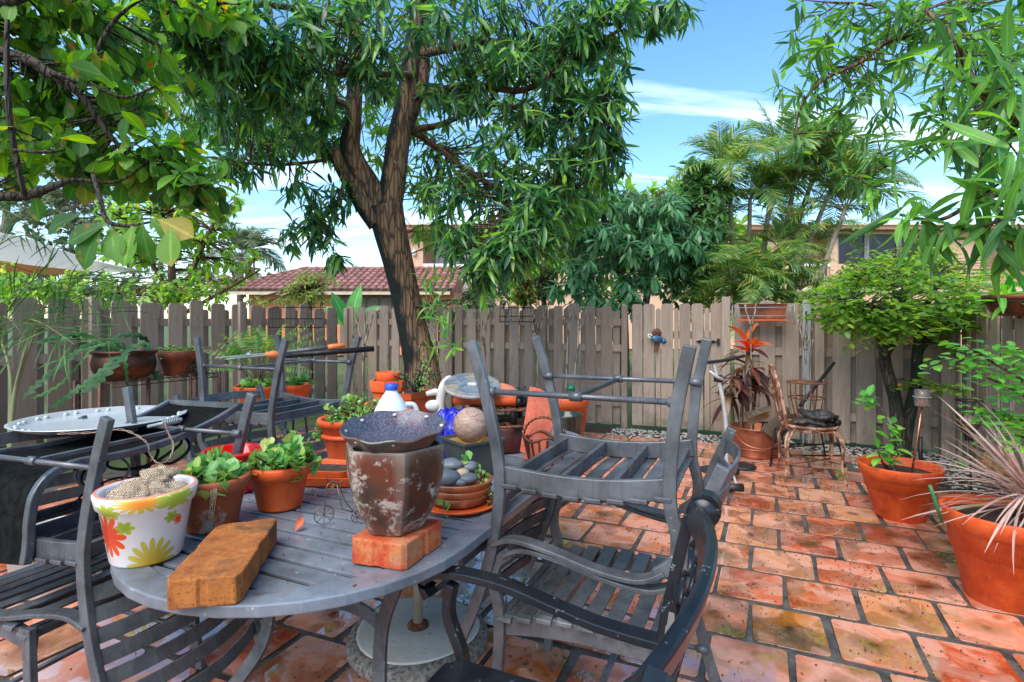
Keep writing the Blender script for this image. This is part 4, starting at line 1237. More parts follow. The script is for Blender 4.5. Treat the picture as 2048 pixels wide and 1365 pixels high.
m_bushy = leaf_mat('bushy leaf', [(0, (0.058, 0.145, 0.065)), (0.5, (0.116, 0.261, 0.094)), (1, (0.189, 0.377, 0.116))], trans=.3, rough=.4)
def mass_tree(name, label, px, Y, blobs, mat, L, wd=.4, trunk=None, nl=(6, 9), sp=(30, 95), bark=None, cat='tree', sag=.2, group=None, n_leaf=None, tw_r=.01):
    base = Vector((P(px, HZ, Y).x, Y, 0))
    t = thing(name, label, cat, base, group=group)
    sk = []
    for b in (trunk or [[(px, HZ + EYE * FPX / Y, Y, 90 / Y), (px, blobs[0][1], Y, 40 / Y)]]):
        m = MB(); s = spline([P(x, y, d) for x, y, d, w in b], 4); m.tube(s, lerp_list([w / FPX * Y for x, y, d, w in b], len(s)), 7); sk += s
        part('trunk', m, bark or m_bark_brown, t, world=True)
    C = blob_points(blobs)
    tw = MB(); ax = twigs_to(tw, C, sk, tw_r, .05, 2.0)
    part('twigs', tw, bark or m_bark_brown, t, world=True)['kind'] = 'stuff'
    Rm, T, S = rosettes(C, ax, nl, L, sp, sag)
    put_leaves(t, [leaf_template(1, wd, 3, .15, .25), leaf_template(1, wd, 3, .3, .3, twist=.3)], Rm, T, S, mat, 0)
    return t
mass_tree('bushy_tree', 'bushy grey-green tree between the umbrella tree and the palms', 1400, 9.6, [(1400, 460, 9.6, 60, 100, .7, 200), (1420, 370, 9.6, 55, 50, .5, 90), (1370, 560, 9.5, 60, 60, .4, 90), (1390, 340, 9.6, 35, 35, .3, 30)], m_bushy, (.12, .20), .40, tw_r=.006)
m_pale = leaf_mat('pale green leaf', [(0, (0.130, 0.270, 0.050)), (0.4, (0.200, 0.400, 0.070)), (0.85, (0.300, 0.500, 0.100)), (1, (0.480, 0.460, 0.100))], trans=.5, rough=.4)
mass_tree('pale_tree', 'pale yellow-green tree growing beyond the left fence', 330, 8.6, [(330, 470, 8.6, 110, 70, .8, 90), (420, 450, 8.8, 60, 80, .6, 50), (290, 410, 8.6, 90, 60, .7, 50), (390, 560, 8.6, 100, 30, .5, 40), (470, 530, 8.8, 60, 40, .4, 26), (250, 500, 8.8, 60, 50, .5, 22), (440, 400, 9, 40, 30, .4, 14)], m_pale, (.10, .18), .48,
          trunk=[[(350, 800, 8.6, 10), (345, 600, 8.6, 8), (340, 500, 8.6, 6), (320, 430, 8.6, 4)], [(345, 600, 8.6, 5), (300, 520, 8.6, 4), (250, 440, 8.6, 3)], [(345, 620, 8.5, 6), (385, 540, 8.5, 4), (430, 440, 8.5, 3)], [(345, 640, 8.5, 5), (450, 580, 8.5, 3), (520, 540, 8.5, 2)]], nl=(4, 7), bark=m_bark_brown, sag=.45)
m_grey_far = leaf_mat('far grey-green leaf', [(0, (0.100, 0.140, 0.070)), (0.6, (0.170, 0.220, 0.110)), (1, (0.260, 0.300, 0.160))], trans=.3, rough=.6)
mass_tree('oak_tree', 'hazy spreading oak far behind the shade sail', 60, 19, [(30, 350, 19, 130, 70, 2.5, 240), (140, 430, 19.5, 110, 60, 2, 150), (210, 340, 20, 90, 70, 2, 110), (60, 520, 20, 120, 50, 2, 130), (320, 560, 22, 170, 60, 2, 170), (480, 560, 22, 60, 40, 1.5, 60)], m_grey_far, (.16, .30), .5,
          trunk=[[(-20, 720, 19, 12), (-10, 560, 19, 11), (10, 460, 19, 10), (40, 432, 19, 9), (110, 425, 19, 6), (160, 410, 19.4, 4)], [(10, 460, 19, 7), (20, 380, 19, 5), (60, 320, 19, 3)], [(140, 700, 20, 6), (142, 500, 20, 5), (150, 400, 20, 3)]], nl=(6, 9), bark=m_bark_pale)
m_yel = leaf_mat('yellow-green small leaf', [(0, (0.160, 0.260, 0.060)), (0.6, (0.270, 0.380, 0.090)), (1, (0.420, 0.440, 0.140))], trans=.4, rough=.5)
mass_tree('flowering_shrub', 'feathery yellow-green shrub in front of the tiled garage roof', 620, 11.5, [(620, 580, 11.5, 55, 40, .5, 120), (640, 560, 11.5, 50, 24, .4, 50), (580, 600, 11.5, 40, 20, .4, 30), (510, 605, 11, 30, 14, .3, 16)], m_yel, (.05, .10), .4, cat='shrub', tw_r=.005)
m_croton = leaf_mat('croton leaf', [(0, (0.087, 0.203, 0.058)), (0.5, (0.203, 0.319, 0.072)), (0.8, (0.600, 0.493, 0.072)), (1, (0.600, 0.290, 0.072))], trans=.3, rough=.4)
mass_tree('croton_shrub', 'yellow-flecked croton bush just left of the umbrella tree', 1050, 9.8, [(1050, 580, 9.8, 28, 40, .3, 60), (1035, 540, 9.8, 16, 26, .2, 14)], m_croton, (.09, .16), .3, cat='shrub')
m_dkfol = leaf_mat('dark fine foliage', [(0, (0.043, 0.087, 0.029)), (0.6, (0.087, 0.160, 0.051)), (1, (0.160, 0.232, 0.072))], trans=.2, rough=.5)
mass_tree('cypress_shrub', 'dark fine-leaved bush beside the yellow croton', 1088, 9.4, [(1088, 570, 9.4, 30, 50, .3, 90)], m_dkfol, (.06, .11), .3, cat='shrub')
mass_tree('flowering_shrub', 'rounded shrub with orange flowers under the dark windows', 1700, 8.2, [(1690, 570, 8.2, 40, 40, .4, 50), (1740, 540, 8.2, 70, 30, .4, 60), (1860, 520, 8.2, 40, 60, .4, 70), (1960, 560, 8.2, 60, 50, .4, 60), (1830, 560, 8.3, 60, 40, .4, 50)], m_small, (.05, .09), .5, cat='shrub', tw_r=.005)
m_flower = leaf_mat('orange flower', [(0, (0.65, 0.14, 0.05)), (1, (0.75, 0.25, 0.06))], trans=.3)
mass_tree('hedge_shrub', 'leafy green hedge bush just behind the left fence', 150, 7.6, [(60, 590, 6.6, 90, 40, .5, 60), (170, 585, 7.2, 90, 40, .5, 60), (290, 590, 7.6, 80, 30, .5, 50), (400, 595, 8.0, 70, 22, .4, 30), (-30, 560, 6.6, 60, 50, .4, 30)], m_pale, (.08, .14), .45, cat='shrub', tw_r=.005)
mass_tree('hedge_shrub', 'fine-leaved green bush behind the fence next to the tree trunk', 920, 9.4, [(960, 600, 9.4, 50, 26, .4, 40), (1010, 560, 9.4, 20, 50, .3, 30), (870, 610, 9.4, 30, 16, .3, 14)], m_bushy, (.08, .14), .4, cat='shrub', tw_r=.005)
mass_tree('background_tree', 'mid-green tree far behind the umbrella tree hiding the house', 1180, 13.5, [(1100, 480, 13.5, 90, 110, 1, 90), (1230, 470, 13.8, 140, 110, 1, 130), (1380, 480, 13.8, 120, 110, 1, 120), (1500, 540, 13.6, 90, 70, .8, 70), (1040, 560, 13.4, 50, 60, .8, 40), (1330, 400, 14, 80, 40, .8, 40)], m_pale, (.20, .34), .42, nl=(6, 9), tw_r=.012)
# big leaves peeping over the fence
m_banana = leaf_mat('broad banana leaf', [(0, (0.072, 0.290, 0.102)), (1, (0.174, 0.478, 0.116))], trans=.4, rough=.35)
ban = thing('banana_plant', 'banana plant with broad leaves showing just over the fence', 'plant', (P(700, HZ, 9.6).x, 9.6, 0))
m = MB(); m.tube([ban.location, Vector(ban.location) + Vector((0, 0, 1.3))], [.07, .04], 7); part('stem', m, m_bark_pale, ban, world=True)
d = np.array([(-.75, 0, .65), (.2, -.1, 1), (.75, -.2, .6), (.9, -.2, .25), (-.3, -.4, .8)]); T = np.tile(np.array(ban.location) + [0, 0, 1.2], (5, 1))
put_leaves(ban, [leaf_template(1, .33, 6, .2, .3)], frames(d, np.tile(np.array([0, -1., .6]), (5, 1))), T, np.array([.65, .8, .7, .75, .7]), m_banana, 5)

# palms
def palm_fronds(root, crowns, mat, leaflet_w, nparts=0):
    """each crown: (point, number of fronds, length, spread, leaf mat)"""
    d, T_, S_, U_ = [], [], [], []
    rib = MB()
    for c, n, ln, lean in crowns:
        for k in range(n):
            az = k * 2.4 + RNG.uniform(-.4, .4); el = RNG.uniform(.15, 1.25)
            dirn = np.array([math.cos(az) * math.cos(el), math.sin(az) * math.cos(el), math.sin(el)]) + np.array(lean)
            dirn = unit(dirn); L_ = ln * RNG.uniform(.75, 1.15)
            pts = []
            m_ = 22
            p = np.array(c, dtype=float); v = dirn.copy()
            for i in range(m_):
                pts.append(p.copy()); p = p + v * L_ / m_
                v = unit(v + np.array([0, 0, -.075 - .05 * i / m_]))
            rib.tube([Vector(q.tolist()) for q in pts[::3]], lerp_list([.012, .003], len(pts[::3])), 4, cap=False)
            for i in range(4, m_):
                t = unit(pts[i] - pts[i - 1]); side = np.cross(t, [0, 0, 1.0]); ls = np.linalg.norm(side)
                side = side / ls if ls > 1e-3 else np.array([1., 0, 0]); upn = np.cross(side, t)
                fl = L_ * .30 * math.sin(PI * (i / m_) ** .8 * .9 + .2) 
                for s in (-1, 1):
                    for h in (0, .5):
                        d.append(unit(t * .75 + side * s * .8 + upn * .18 + np.array([0, 0, -.12]) + RNG.normal(0, .06, 3)))
                        T_.append(pts[i] - t * h * L_ / m_); S_.append(max(.05, fl * RNG.uniform(.85, 1.1))); U_.append(upn + RNG.normal(0, .1, 3))
    part('frond_ribs', rib, m_frond_rib, root, world=True)['kind'] = 'stuff'
    put_leaves(root, [leaf_template(1, leaflet_w, 3, .12, .25, 'lance'), leaf_template(1, leaflet_w, 3, .35, .25, 'lance')], frames(np.array(d), np.array(U_)), np.array(T_), np.array(S_), mat, nparts, 'leaflet', 'fronds')
m_frond_rib = simple('frond rib', (0.20, 0.24, 0.07), (0.14, 0.15, 0.05), 8, .5)
m_palm = leaf_mat('areca leaflet', [(0, (0.072, 0.189, 0.072)), (0.5, (0.145, 0.290, 0.087)), (0.85, (0.304, 0.435, 0.102)), (1, (0.580, 0.464, 0.116))], trans=.35, rough=.4)
m_palm_stem = simple('ringed palm stem', (0.30, 0.26, 0.21), (0.18, 0.15, 0.12), 12, .7, 0, .5, 40)
pal = thing('areca_palm', 'clump of slender areca palms beyond the planter box', 'palm', (P(1560, HZ, 9.6).x, 9.6, 0))
stems = [[(1480, 770, 9.6), (1468, 560, 9.6), (1458, 350, 9.6)], [(1500, 770, 9.7), (1498, 540, 9.7), (1500, 400, 9.7)], [(1530, 770, 9.6), (1560, 520, 9.6), (1600, 320, 9.6)], [(1540, 770, 9.5), (1600, 540, 9.5), (1665, 370, 9.5)], [(1560, 770, 9.7), (1590, 480, 9.7), (1630, 350, 9.7)], [(1510, 770, 9.8), (1530, 480, 9.8), (1555, 330, 9.8)], [(1520, 770, 9.4), (1500, 650, 9.4), (1490, 560, 9.4)], [(1590, 770, 9.3), (1640, 560, 9.3), (1690, 420, 9.3)]]
for b in stems:
    m = MB(); s = spline([P(*q) for q in b], 8); m.tube(s, lerp_list([.055, .035], len(s)), 8); part('stem', m, m_palm_stem, pal, world=True)
cr = [(P(*b[-1]), 12, 1.45, (RNG.normal(0, .15), -.1, .25)) for b in stems] + [(P(1440, 330, 9.8), 6, 1.0, (-.1, 0, .4)), (P(1480, 640, 9.0), 11, 1.2, (0, -.2, .3)), (P(1590, 640, 9.0), 9, 1.0, (.2, -.2, .2)), (P(1430, 640, 9.2), 9, 1.1, (0, -.2, .4)), (P(1540, 560, 9.3), 9, 1.1, (0, -.2, .4)), (P(1640, 480, 9.8), 8, 1.1, (.2, 0, .2)), (P(1420, 470, 10.2), 8, 1.1, (0, 0, .4)), (P(1540, 420, 10), 9, 1.2, (0, 0, .3)), (P(1460, 560, 9.0), 9, 1.1, (0, -.2, .4)), (P(1520, 600, 8.8), 9, 1.0, (0, -.2, .4)), (P(1600, 580, 9.2), 8, 1.0, (.1, -.2, .4)), (P(1560, 500, 9.6), 9, 1.1, (0, 0, .3)), (P(1680, 420, 9.8), 8, 1.0, (.2, 0, .2)), (P(1560, 300, 9.9), 6, 1.0, (0, 0, .4)), (P(1720, 360, 9.6), 7, 1.1, (.1, 0, .2))]
palm_fronds(pal, cr, m_palm, .075, 0)
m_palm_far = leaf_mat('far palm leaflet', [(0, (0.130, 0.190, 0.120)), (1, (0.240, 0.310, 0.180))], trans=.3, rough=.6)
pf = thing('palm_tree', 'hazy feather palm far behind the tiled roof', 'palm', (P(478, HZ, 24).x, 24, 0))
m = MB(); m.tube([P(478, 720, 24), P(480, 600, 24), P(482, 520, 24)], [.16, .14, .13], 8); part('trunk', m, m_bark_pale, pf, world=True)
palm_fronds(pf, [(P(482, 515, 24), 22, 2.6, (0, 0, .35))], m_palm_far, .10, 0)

# ================================================================== patio table and chairs
def M_gun():
    t = NT('gunmetal paint'); v = t.pos()
    n1 = t.noise(v, 7, 6, .65)
    c = t.ramp(n1, [(.32, (.045, .048, .055)), (.5, (.085, .092, .104)), (.68, (.135, .146, .165))])
    drip = t.node('Mapping'); drip.inputs['Scale'].default_value = (60, 60, 5); t.link(v, drip.inputs[0])
    c = t.mix(t.ramp(t.noise(drip.outputs[0], 1.0, 4, .6), [(.54, 0.0), (.70, .6)]), c, (.05, .048, .046))
    c = t.mix(t.ramp(t.noise(v, 55, 5, .75), [(.66, 0.0), (.69, .7)]), c, (.42, .42, .41))
    r_ = t.ramp(t.noise(v, 11, 4, .6), [(.38, .48), (.62, .2)])
    return t.done(t.bsdf(c, r_, .15, .6, t.noise(v, 170, 5, .7), .2, .0015))
m_gun = M_gun()
def M_top():
    t = NT('weathered grey table paint'); v = t.pos()
    n1 = t.noise(v, 5, 6, .65)
    c = t.ramp(n1, [(.32, (.10, .112, .13)), (.55, (.175, .20, .24)), (.7, (.24, .28, .335))])
    c = t.mix(t.ramp(t.noise(v, 40, 5, .7), [(.66, 0.0), (.70, .8)]), c, (.55, .57, .58))      # chipped flecks
    c = t.mix(t.ramp(t.noise(v, 3.1, 4, .6), [(.60, 0.0), (.70, .6)]), c, (.20, .11, .05))      # rust stains
    c = t.mix(t.ramp(t.noise(v, 9, 4, .6), [(.62, 0.0), (.72, .7)]), c, (.06, .06, .06))
    r_ = t.ramp(t.noise(v, 2.4, 4, .6), [(.40, .38), (.58, .12)])
    return t.done(t.bsdf(c, r_, .1, .6, t.noise(v, 120, 5, .7), .15, .002))
m_gun_top = M_top()
def M_black_chair():
    t = NT('worn black cast metal')
    v = t.coord()
    c = t.ramp(t.noise(v, 9, 5), [(.35, (.006, .007, .010)), (.65, (.016, .019, .025))])
    chip = t.ramp(t.noise(v, 34, 6, .75), [(.63, 0.0), (.67, 1.0)])
    geo = t.node('NewGeometry')
    edge = t.ramp(geo.outputs['Pointiness'], [(.50, 0.0), (.58, 1.0)])
    c = t.mix(t.math('MULTIPLY', chip, .75), c, (.30, .34, .40))
    return t.done(t.bsdf(c, t.mix(chip, .28, .5), .2, .5, chip, .25, .002))
m_black_chair = M_black_chair()
m_gap_shade = simple('gap shade dark', (0.012, 0.012, 0.013), (0.006, 0.006, 0.006), 8, .8, spec=.2)  # near-black colour standing for shade in the table's slat gaps
m_pole = simple('cream pole', (0.50, 0.44, 0.34), (0.36, 0.30, 0.22), 9, .4, .2, .1, speck=((.16, .07, .03), .33, 20))

def side_chair(name, label, loc, theta, inverted=False, arms=True, sc=1.0, group='grey slatted patio chairs stacked in pairs'):
    t = thing(name, label, 'chair', loc, theta, group)
    if inverted: t.rotation_euler = (0, PI, theta)
    t.scale = (sc, sc, sc)
    ys = .255
    # frame
    for y in (-ys, ys):
        m = MB(); pts = [Vector((-.235 + .49 * k / 8, y, .396 + .012 * math.sin(PI * k / 8) - .02 * (k / 8) ** 3)) for k in range(9)]
        m.ribbon(pts, .020, .058)
        part('seat_rail', m, m_gun, t, bev=.003)
    for x in (-.205, -.055, .095, .235):
        m = MB(); m.bar((x, -ys + .01, .400), (x, ys - .01, .400), .014, .036); part('cross_rib', m, m_gun, t)
    for k in range(8):
        x = -.205 + k * .0625
        z = .432 + .012 * math.sin(PI * k / 7) - .02 * (k / 7) ** 3
        m = MB(); pts = [(x, -ys - .024, z - .016), (x, -ys - .022, z - .006), (x, -ys - .010, z)] + [(x, y_, z - .010 * (1 - (y_ / ys) ** 2)) for y_ in (-.15, 0, .15)] + [(x, ys + .010, z), (x, ys + .022, z - .006), (x, ys + .024, z - .016)]
        m.ribbon(pts, .046, .007, up=(0, 0, 1)); part('slat', m, m_gun, t, bev=.002)
    for s in (-1, 1):
        y = s * ys
        yo = y + s * .012
        m = MB(); m.ribbon(spline([(-.335, yo, 0), (-.285, yo, .16), (-.245, yo, .34), (-.240, yo, .46), (-.265, yo, .62), (-.315, yo, .78), (-.375, yo, .92)], 5), .022, .034, up=(1, 0, .2))
        part('back_post', m, m_gun, t, bev=.003)
        top = (.605 if arms else .425)
        if arms:
            m = MB(); m.ribbon(spline([(.300, yo, 0), (.262, yo, .20), (.250, yo, .40), (.268, yo, .49), (.262, yo, .56), (.215, yo, .603)], 6), .022, .034, up=(1, 0, .2))
            part('leg', m, m_gun, t, bev=.003)
            m = MB(); m.ribbon(spline([(.235, yo, .592), (.17, yo + s * .006, .622), (.06, yo + s * .01, .615), (-.08, yo + s * .01, .585), (-.19, yo + s * .004, .575), (-.262, yo, .600)], 6), .042, .014, up=(0, 0, 1))
            part('armrest', m, m_gun, t, bev=.003)
        else:
            m = MB(); m.ribbon(spline([(.300, yo, 0), (.262, yo, .20), (.250, yo, .425)], 6), .022, .034, up=(1, 0, .2))
            part('leg', m, m_gun, t, bev=.003)
        m = MB(); m.tube([(-.285, y, .150), (.268, y, .150)], .0085, 8)
        for x in (-.278, .262, -.008): m.tube([(x - .018, y, .150), (x + .018, y, .150)], .014, 8)
        part('side_stretcher', m, m_gun, t)
    m = MB(); m.bar((-.008, -ys, .150), (-.008, ys, .150), .018, .012); part('cross_stretcher', m, m_gun, t)
    for k in range(7):
        z = .515 + k * .058
        zx = -.25 - .13 * ((z - .46) / .46) ** 1.6
        m = MB(); pts = [(zx - .045 * (1 - (y_ / ys) ** 2), y_, z + (.015 if k == 6 else 0) * (1 - (y_ / ys) ** 2)) for y_ in np.linspace(-ys, ys, 9)]
        m.ribbon(pts, .009, .044, up=(-.22, 0, 1)); part('back_slat', m, m_gun, t, bev=.002)
    return t
TH_L = math.atan2(-VA.y, -VA.x)      # facing the table from the right
TH_R = math.atan2(VA.y, VA.x)        # facing the table from the left
side_chair('patio_chair', 'upright grey slatted armchair under the overturned one right of the table', (.31, 1.84, 0), TH_L, sc=1.03)
side_chair('patio_chair', 'upside-down grey slatted armchair with legs up right of the table', (.30, 1.83, 1.262), TH_L, True, sc=1.03)
side_chair('patio_chair', 'upright grey slatted chair at left beneath the silver tray', (-1.56, 1.95, 0), R(-20), arms=False)
side_chair('patio_chair', 'upside-down grey slatted armchair by the painted white pot', (-1.37, 1.90, 1.055), R(-18), True)
side_chair('patio_chair', 'upright grey slatted armchair under the chair holding the loppers', (-1.36, 3.06, 0), TH_R)
side_chair('patio_chair', 'upside-down grey slatted armchair carrying the long-handled loppers', (-1.30, 3.06, 1.235), TH_R, True)

# table
TC_U, TC_V, TL, TWD, TZ = 1.94, -1.270, 1.13, .53, .70
def stadium(hl, hw, n=18):
    pts = []
    for k in range(n + 1):
        a = -PI / 2 + PI * k / n
        pts.append((hl - hw + hw * math.cos(a) * 1.0, hw * math.sin(a)))
    for k in range(n + 1):
        a = PI / 2 + PI * k / n
        pts.append((-(hl - hw) + hw * math.cos(a), hw * math.sin(a)))
    return pts
tb = thing('patio_table', 'long grey slat-top patio table crowded with pots and bricks', 'table', UV(TC_U, TC_V))
def TP(a, b, z): return UV(TC_U + a, TC_V + b, z)
o_, i_ = stadium(TL, TWD), stadium(TL - .075, TWD - .075)
n = len(o_); m = MB()
vs_ = [TP(a, b, TZ) for a, b in o_] + [TP(a, b, TZ) for a, b in i_] + [TP(a, b, TZ - .03) for a, b in o_] + [TP(a, b, TZ - .03) for a, b in i_]
fs = []
for k in range(n):
    j = (k + 1) % n
    fs += [(k, j, n + j, n + k), (2 * n + j, 2 * n + k, 3 * n + k, 3 * n + j), (k, 2 * n + k, 2 * n + j, j), (n + k, n + j, 3 * n + j, 3 * n + k)]
m.add(vs_, fs); part('rim', m, m_gun_top, tb, world=True, bev=.004)
a = -TL + .085
while a < TL - .085:
    inside = TWD - .06
    e = abs(a) - (TL - TWD)
    hw = inside if e <= 0 else math.sqrt(max(0.0, inside ** 2 - e ** 2))
    if hw > .06:
        m = MB(); m.bar(TP(a, -hw, TZ - .009), TP(a, hw, TZ - .009), .0600, .010); part('slat', m, m_gun_top, tb, world=True, bev=.002)
    a += .0745
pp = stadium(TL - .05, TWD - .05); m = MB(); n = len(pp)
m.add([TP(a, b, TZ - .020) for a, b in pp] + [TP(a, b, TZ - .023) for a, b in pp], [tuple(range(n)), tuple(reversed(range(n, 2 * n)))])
part('gap_shade_sheet', m, m_gap_shade, tb, world=True)  # added dark sheet that makes the gaps between slats look shaded
for b in (-.30, .30):
    m = MB(); m.bar(TP(-TL + .25, b, TZ - .05), TP(TL - .25, b, TZ - .05), .018, .04); part('under_rail', m, m_gun, tb, world=True)
for sa in (-1, 1):
    for sb in (-1, 1):
        m = MB(); c = lambda x, y, z: TP(sa * x, sb * y, z)
        m.ribbon(spline([c(.62, .36, TZ - .03), c(.60, .30, .55), c(.58, .235, .40), c(.60, .24, .25), c(.68, .31, .11), c(.78, .37, .03), c(.84, .39, .0)], 6), .045, .016, up=UA * sa + Vector((0, 0, .3)))
        part('leg', m, m_gun, tb, world=True, bev=.003)
    m = MB(); m.ribbon(spline([TP(sa * .585, -.24, .40), TP(sa * .50, -.12, .375), TP(sa * .47, 0, .37), TP(sa * .50, .12, .375), TP(sa * .585, .24, .40)], 5), .012, .045, up=(0, 0, 1))
    part('stretcher', m, m_gun, tb, world=True)
m = MB(); m.bar(TP(-.50, .46, TZ - .085), TP(.9, .46, TZ - .085), .016, .045); part('apron', m, m_gun, tb, world=True)
# umbrella base with its pole
m_conc = simple('whitewashed steel plate', (0.62, 0.61, 0.57), (0.45, 0.44, 0.41), 5, .5, 0, .3, 60, speck=((.20, .12, .07), .36, 30))
m_agg = simple('aggregate concrete', (0.30, 0.27, 0.24), (0.07, 0.065, 0.06), 60, .8, 0, .9, 110)
ub = thing('umbrella_stand', 'round concrete umbrella stand with pale plate under the table', 'umbrella stand', G(836, 1284))
m = MB(); m.lathe([(.0, .0), (.285, .0), (.29, .012), (.28, .045), (.25, .055), (.0, .056)], (0, 0, 0), 36, wob=.01); part('concrete_disc', m, m_agg, ub)
m = MB(); m.lathe([(.0, .0565), (.245, .0575), (.25, .062), (.24, .066), (.0, .067)], (0, 0, 0), 36, wob=.02); part('plate', m, m_conc, ub)
m = MB(); m.lathe([(.045, .066), (.042, .078), (.026, .085)], (0, 0, 0), 16); part('collar', m, m_rust, ub)
m = MB(); m.tube([(0, 0, .07), (0, 0, .69)], .021, 16); part('pole', m, m_pole, ub)

# black cast chair in front
bc_ = thing('cast_chair', 'black ornate cast-metal armchair with scrolled back in the foreground', 'chair', UV(.935, -.47), TH_L)
def bs(y, z):   # back surface
    k = (z - .42) / .5
    return Vector((-.255 - .085 * k ** 1.5 - .055 * (1 - (y / .345) ** 2) * (.4 + .6 * k), y, z))
for s in (-1, 1):
    y = s * .345
    m = MB(); m.ribbon(spline([(-.36, y, 0), (-.30, y, .2), (-.262, y, .42)], 6) + [bs(y, z) for z in np.linspace(.47, .90, 8)], .034, .026, up=(1, 0, .2)); part('back_post', m, m_black_chair, bc_, bev=.004)
    m = MB()
    e = bs(y, .905); sp = [e + Vector((-.004, 0, .0))]
    for k in range(15):
        a = PI * .5 + k * .42; rr_ = .036 - .0017 * k
        sp.append(e + Vector((-.028 + rr_ * math.cos(a) , 0, .006 + rr_ * math.sin(a))))
    m.ribbon(sp, .046, .011, up=(0, 0, 1)) if False else m.ribbon([Vector((q.x, y, q.z)) for q in sp], .046, .012, up=(.01, 0, 1))
    m.lathe([(.0, -.026), (.030, -.026), (.034, -.018), (.034, .018), (.030, .026), (.0, .026)], (0, 0, 0), 20)
    for i in range(len(m.v) - 120, len(m.v)):
        x_, y_, z_ = m.v[i]; m.v[i] = (e.x - .026 + x_, y + z_, e.z + .004 + y_)
    part('scroll', m, m_black_chair, bc_)
    m = MB(); m.ribbon(spline([(.33, y, 0), (.27, y, .16), (.235, y, .32), (.245, y, .44), (.285, y, .54), (.275, y, .625)], 6), .034, .028, up=(1, 0, .2)); part('leg', m, m_black_chair, bc_, bev=.004)
    m = MB(); m.ribbon(spline([(.345, y + s * .004, .575), (.362, y + s * .005, .605), (.34, y + s * .006, .634), (.26, y + s * .01, .650), (.12, y + s * .015, .642), (-.02, y + s * .015, .615), (-.14, y + s * .01, .598), (-.295, y, .595)], 6), .048, .020, up=(0, 0, 1)); part('armrest', m, m_black_chair, bc_, bev=.006)
m = MB(); m.ribbon([bs(y, .90 + .02 * (1 - (y / .345) ** 2)) for y in np.linspace(-.345, .345, 15)], .022, .055, up=(-.3, 0, 1)); part('top_rail', m, m_black_chair, bc_, bev=.006)
m = MB(); m.ribbon([bs(y, .47) for y in np.linspace(-.345, .345, 11)], .018, .030, up=(-.2, 0, 1)); part('lower_rail', m, m_black_chair, bc_)
m = MB(); m.ribbon([bs(y, .74) for y in np.linspace(-.345, .345, 11)], .012, .016, up=(-.2, 0, 1)); part('mid_rail', m, m_black_chair, bc_)
for k in range(7):                     # wavy strips between the upper rails
    y0 = -.24 + k * .08
    m = MB(); m.tube([bs(max(-.28, min(.28, y0 + .022 * math.sin(q * PI * 4))),   .745 + .13 * q) for q in np.linspace(0, 1, 17)], .0075, 6); part('wavy_strip', m, m_black_chair, bc_)
for s in (-1, 1):                      # woven diagonals
    for off in (-.19, -.165, 0.0, .025, .19, .215):
        m = MB(); pts = [bs(max(-.283, min(.283, s * (off + (q - .5) * .30))), .48 + .255 * q) for q in np.linspace(0, 1, 9)]
        m.ribbon(pts, .010, .014, up=(-1, 0, 0)); part('lattice_strip', m, m_black_chair, bc_)
for y in (-.19, -.095, 0, .095, .19):
    m = MB(); m.ribbon([bs(y, z) for z in np.linspace(.48, .74, 5)], .012, .010, up=(-1, 0, 0)); part('lattice_strip', m, m_black_chair, bc_)
m = MB(); n = 24
pts = []
for k in range(9): pass
m.prism([(-.25, -.335), (.24, -.335), (.275, -.30), (.285, 0), (.275, .30), (.24, .335), (-.25, .335)], .415, .438); part('seat', m, m_black_chair, bc_, bev=.006)
for k in range(6):
    m = MB(); x = -.20 + k * .075
    m.bar((x, -.245, .441), (x, .245, .441), .05, .006); part('slat', m, m_black_chair, bc_, bev=.002)

# ================================================================== things on the table
def M_terra():
    t = NT('terracotta'); v = t.coord(); pos = t.pos()
    n1 = t.noise(v, 7, 6, .65)
    c = t.ramp(n1, [(.34, (.44, .045, .008)), (.52, (.62, .085, .014)), (.68, (.68, .125, .028))])
    stv = t.node('Mapping'); stv.inputs['Scale'].default_value = (26, 26, 4); t.link(pos, stv.inputs[0])
    c = t.mix(t.ramp(t.noise(stv.outputs[0], 1.0, 5, .65), [(.57, 0.0), (.76, .6)]), c, (.16, .045, .018))      # water runs
    c = t.mix(t.ramp(t.noise(pos, 6.5, 6, .72), [(.60, 0.0), (.72, .45)]), c, (.62, .30, .18))                     # salt bloom
    c = t.mix(t.ramp(t.noise(pos, 85, 4, .7), [(.67, 0.0), (.70, .8)]), c, (.60, .38, .28))
    return t.done(t.bsdf(c, t.ramp(n1, [(.3, .65), (.7, .42)]), 0, .4, t.noise(v, 90, 6, .7), .35, .004))
m_terra = M_terra()
m_terra_old = simple('weathered terracotta', (0.44, 0.085, 0.022), (0.18, 0.06, 0.025), 6, .65, 0, .35, 90, speck=((0.34, 0.30, 0.24), .40, 7))
m_terra_dark = simple('sooty terracotta', (0.28, 0.065, 0.022), (0.04, 0.022, 0.015), 5, .6, 0, .35, 80, speck=((0.42, 0.17, 0.07), .36, 7))
m_red_glaze = simple('red glaze', (0.62, 0.012, 0.008), (0.50, 0.008, 0.006), 4, .12, 0)
m_potsoil = simple('potting soil', (0.07, 0.045, 0.03), (0.02, 0.014, 0.01), 30, .9, 0, 1.0, 90)
m_succ = leaf_mat('succulent leaf', [(0, (0.08, 0.24, 0.06)), (0.5, (0.14, 0.36, 0.08)), (0.9, (0.24, 0.46, 0.12)), (1, (0.45, 0.42, 0.10))], trans=.22, rough=.38)
oval_fat = [leaf_template(1, .72, 5, -.12, .22, 'obovate'), leaf_template(1, .66, 5, .05, .3, 'obovate'), leaf_template(1, .75, 5, -.25, .15, 'obovate')]

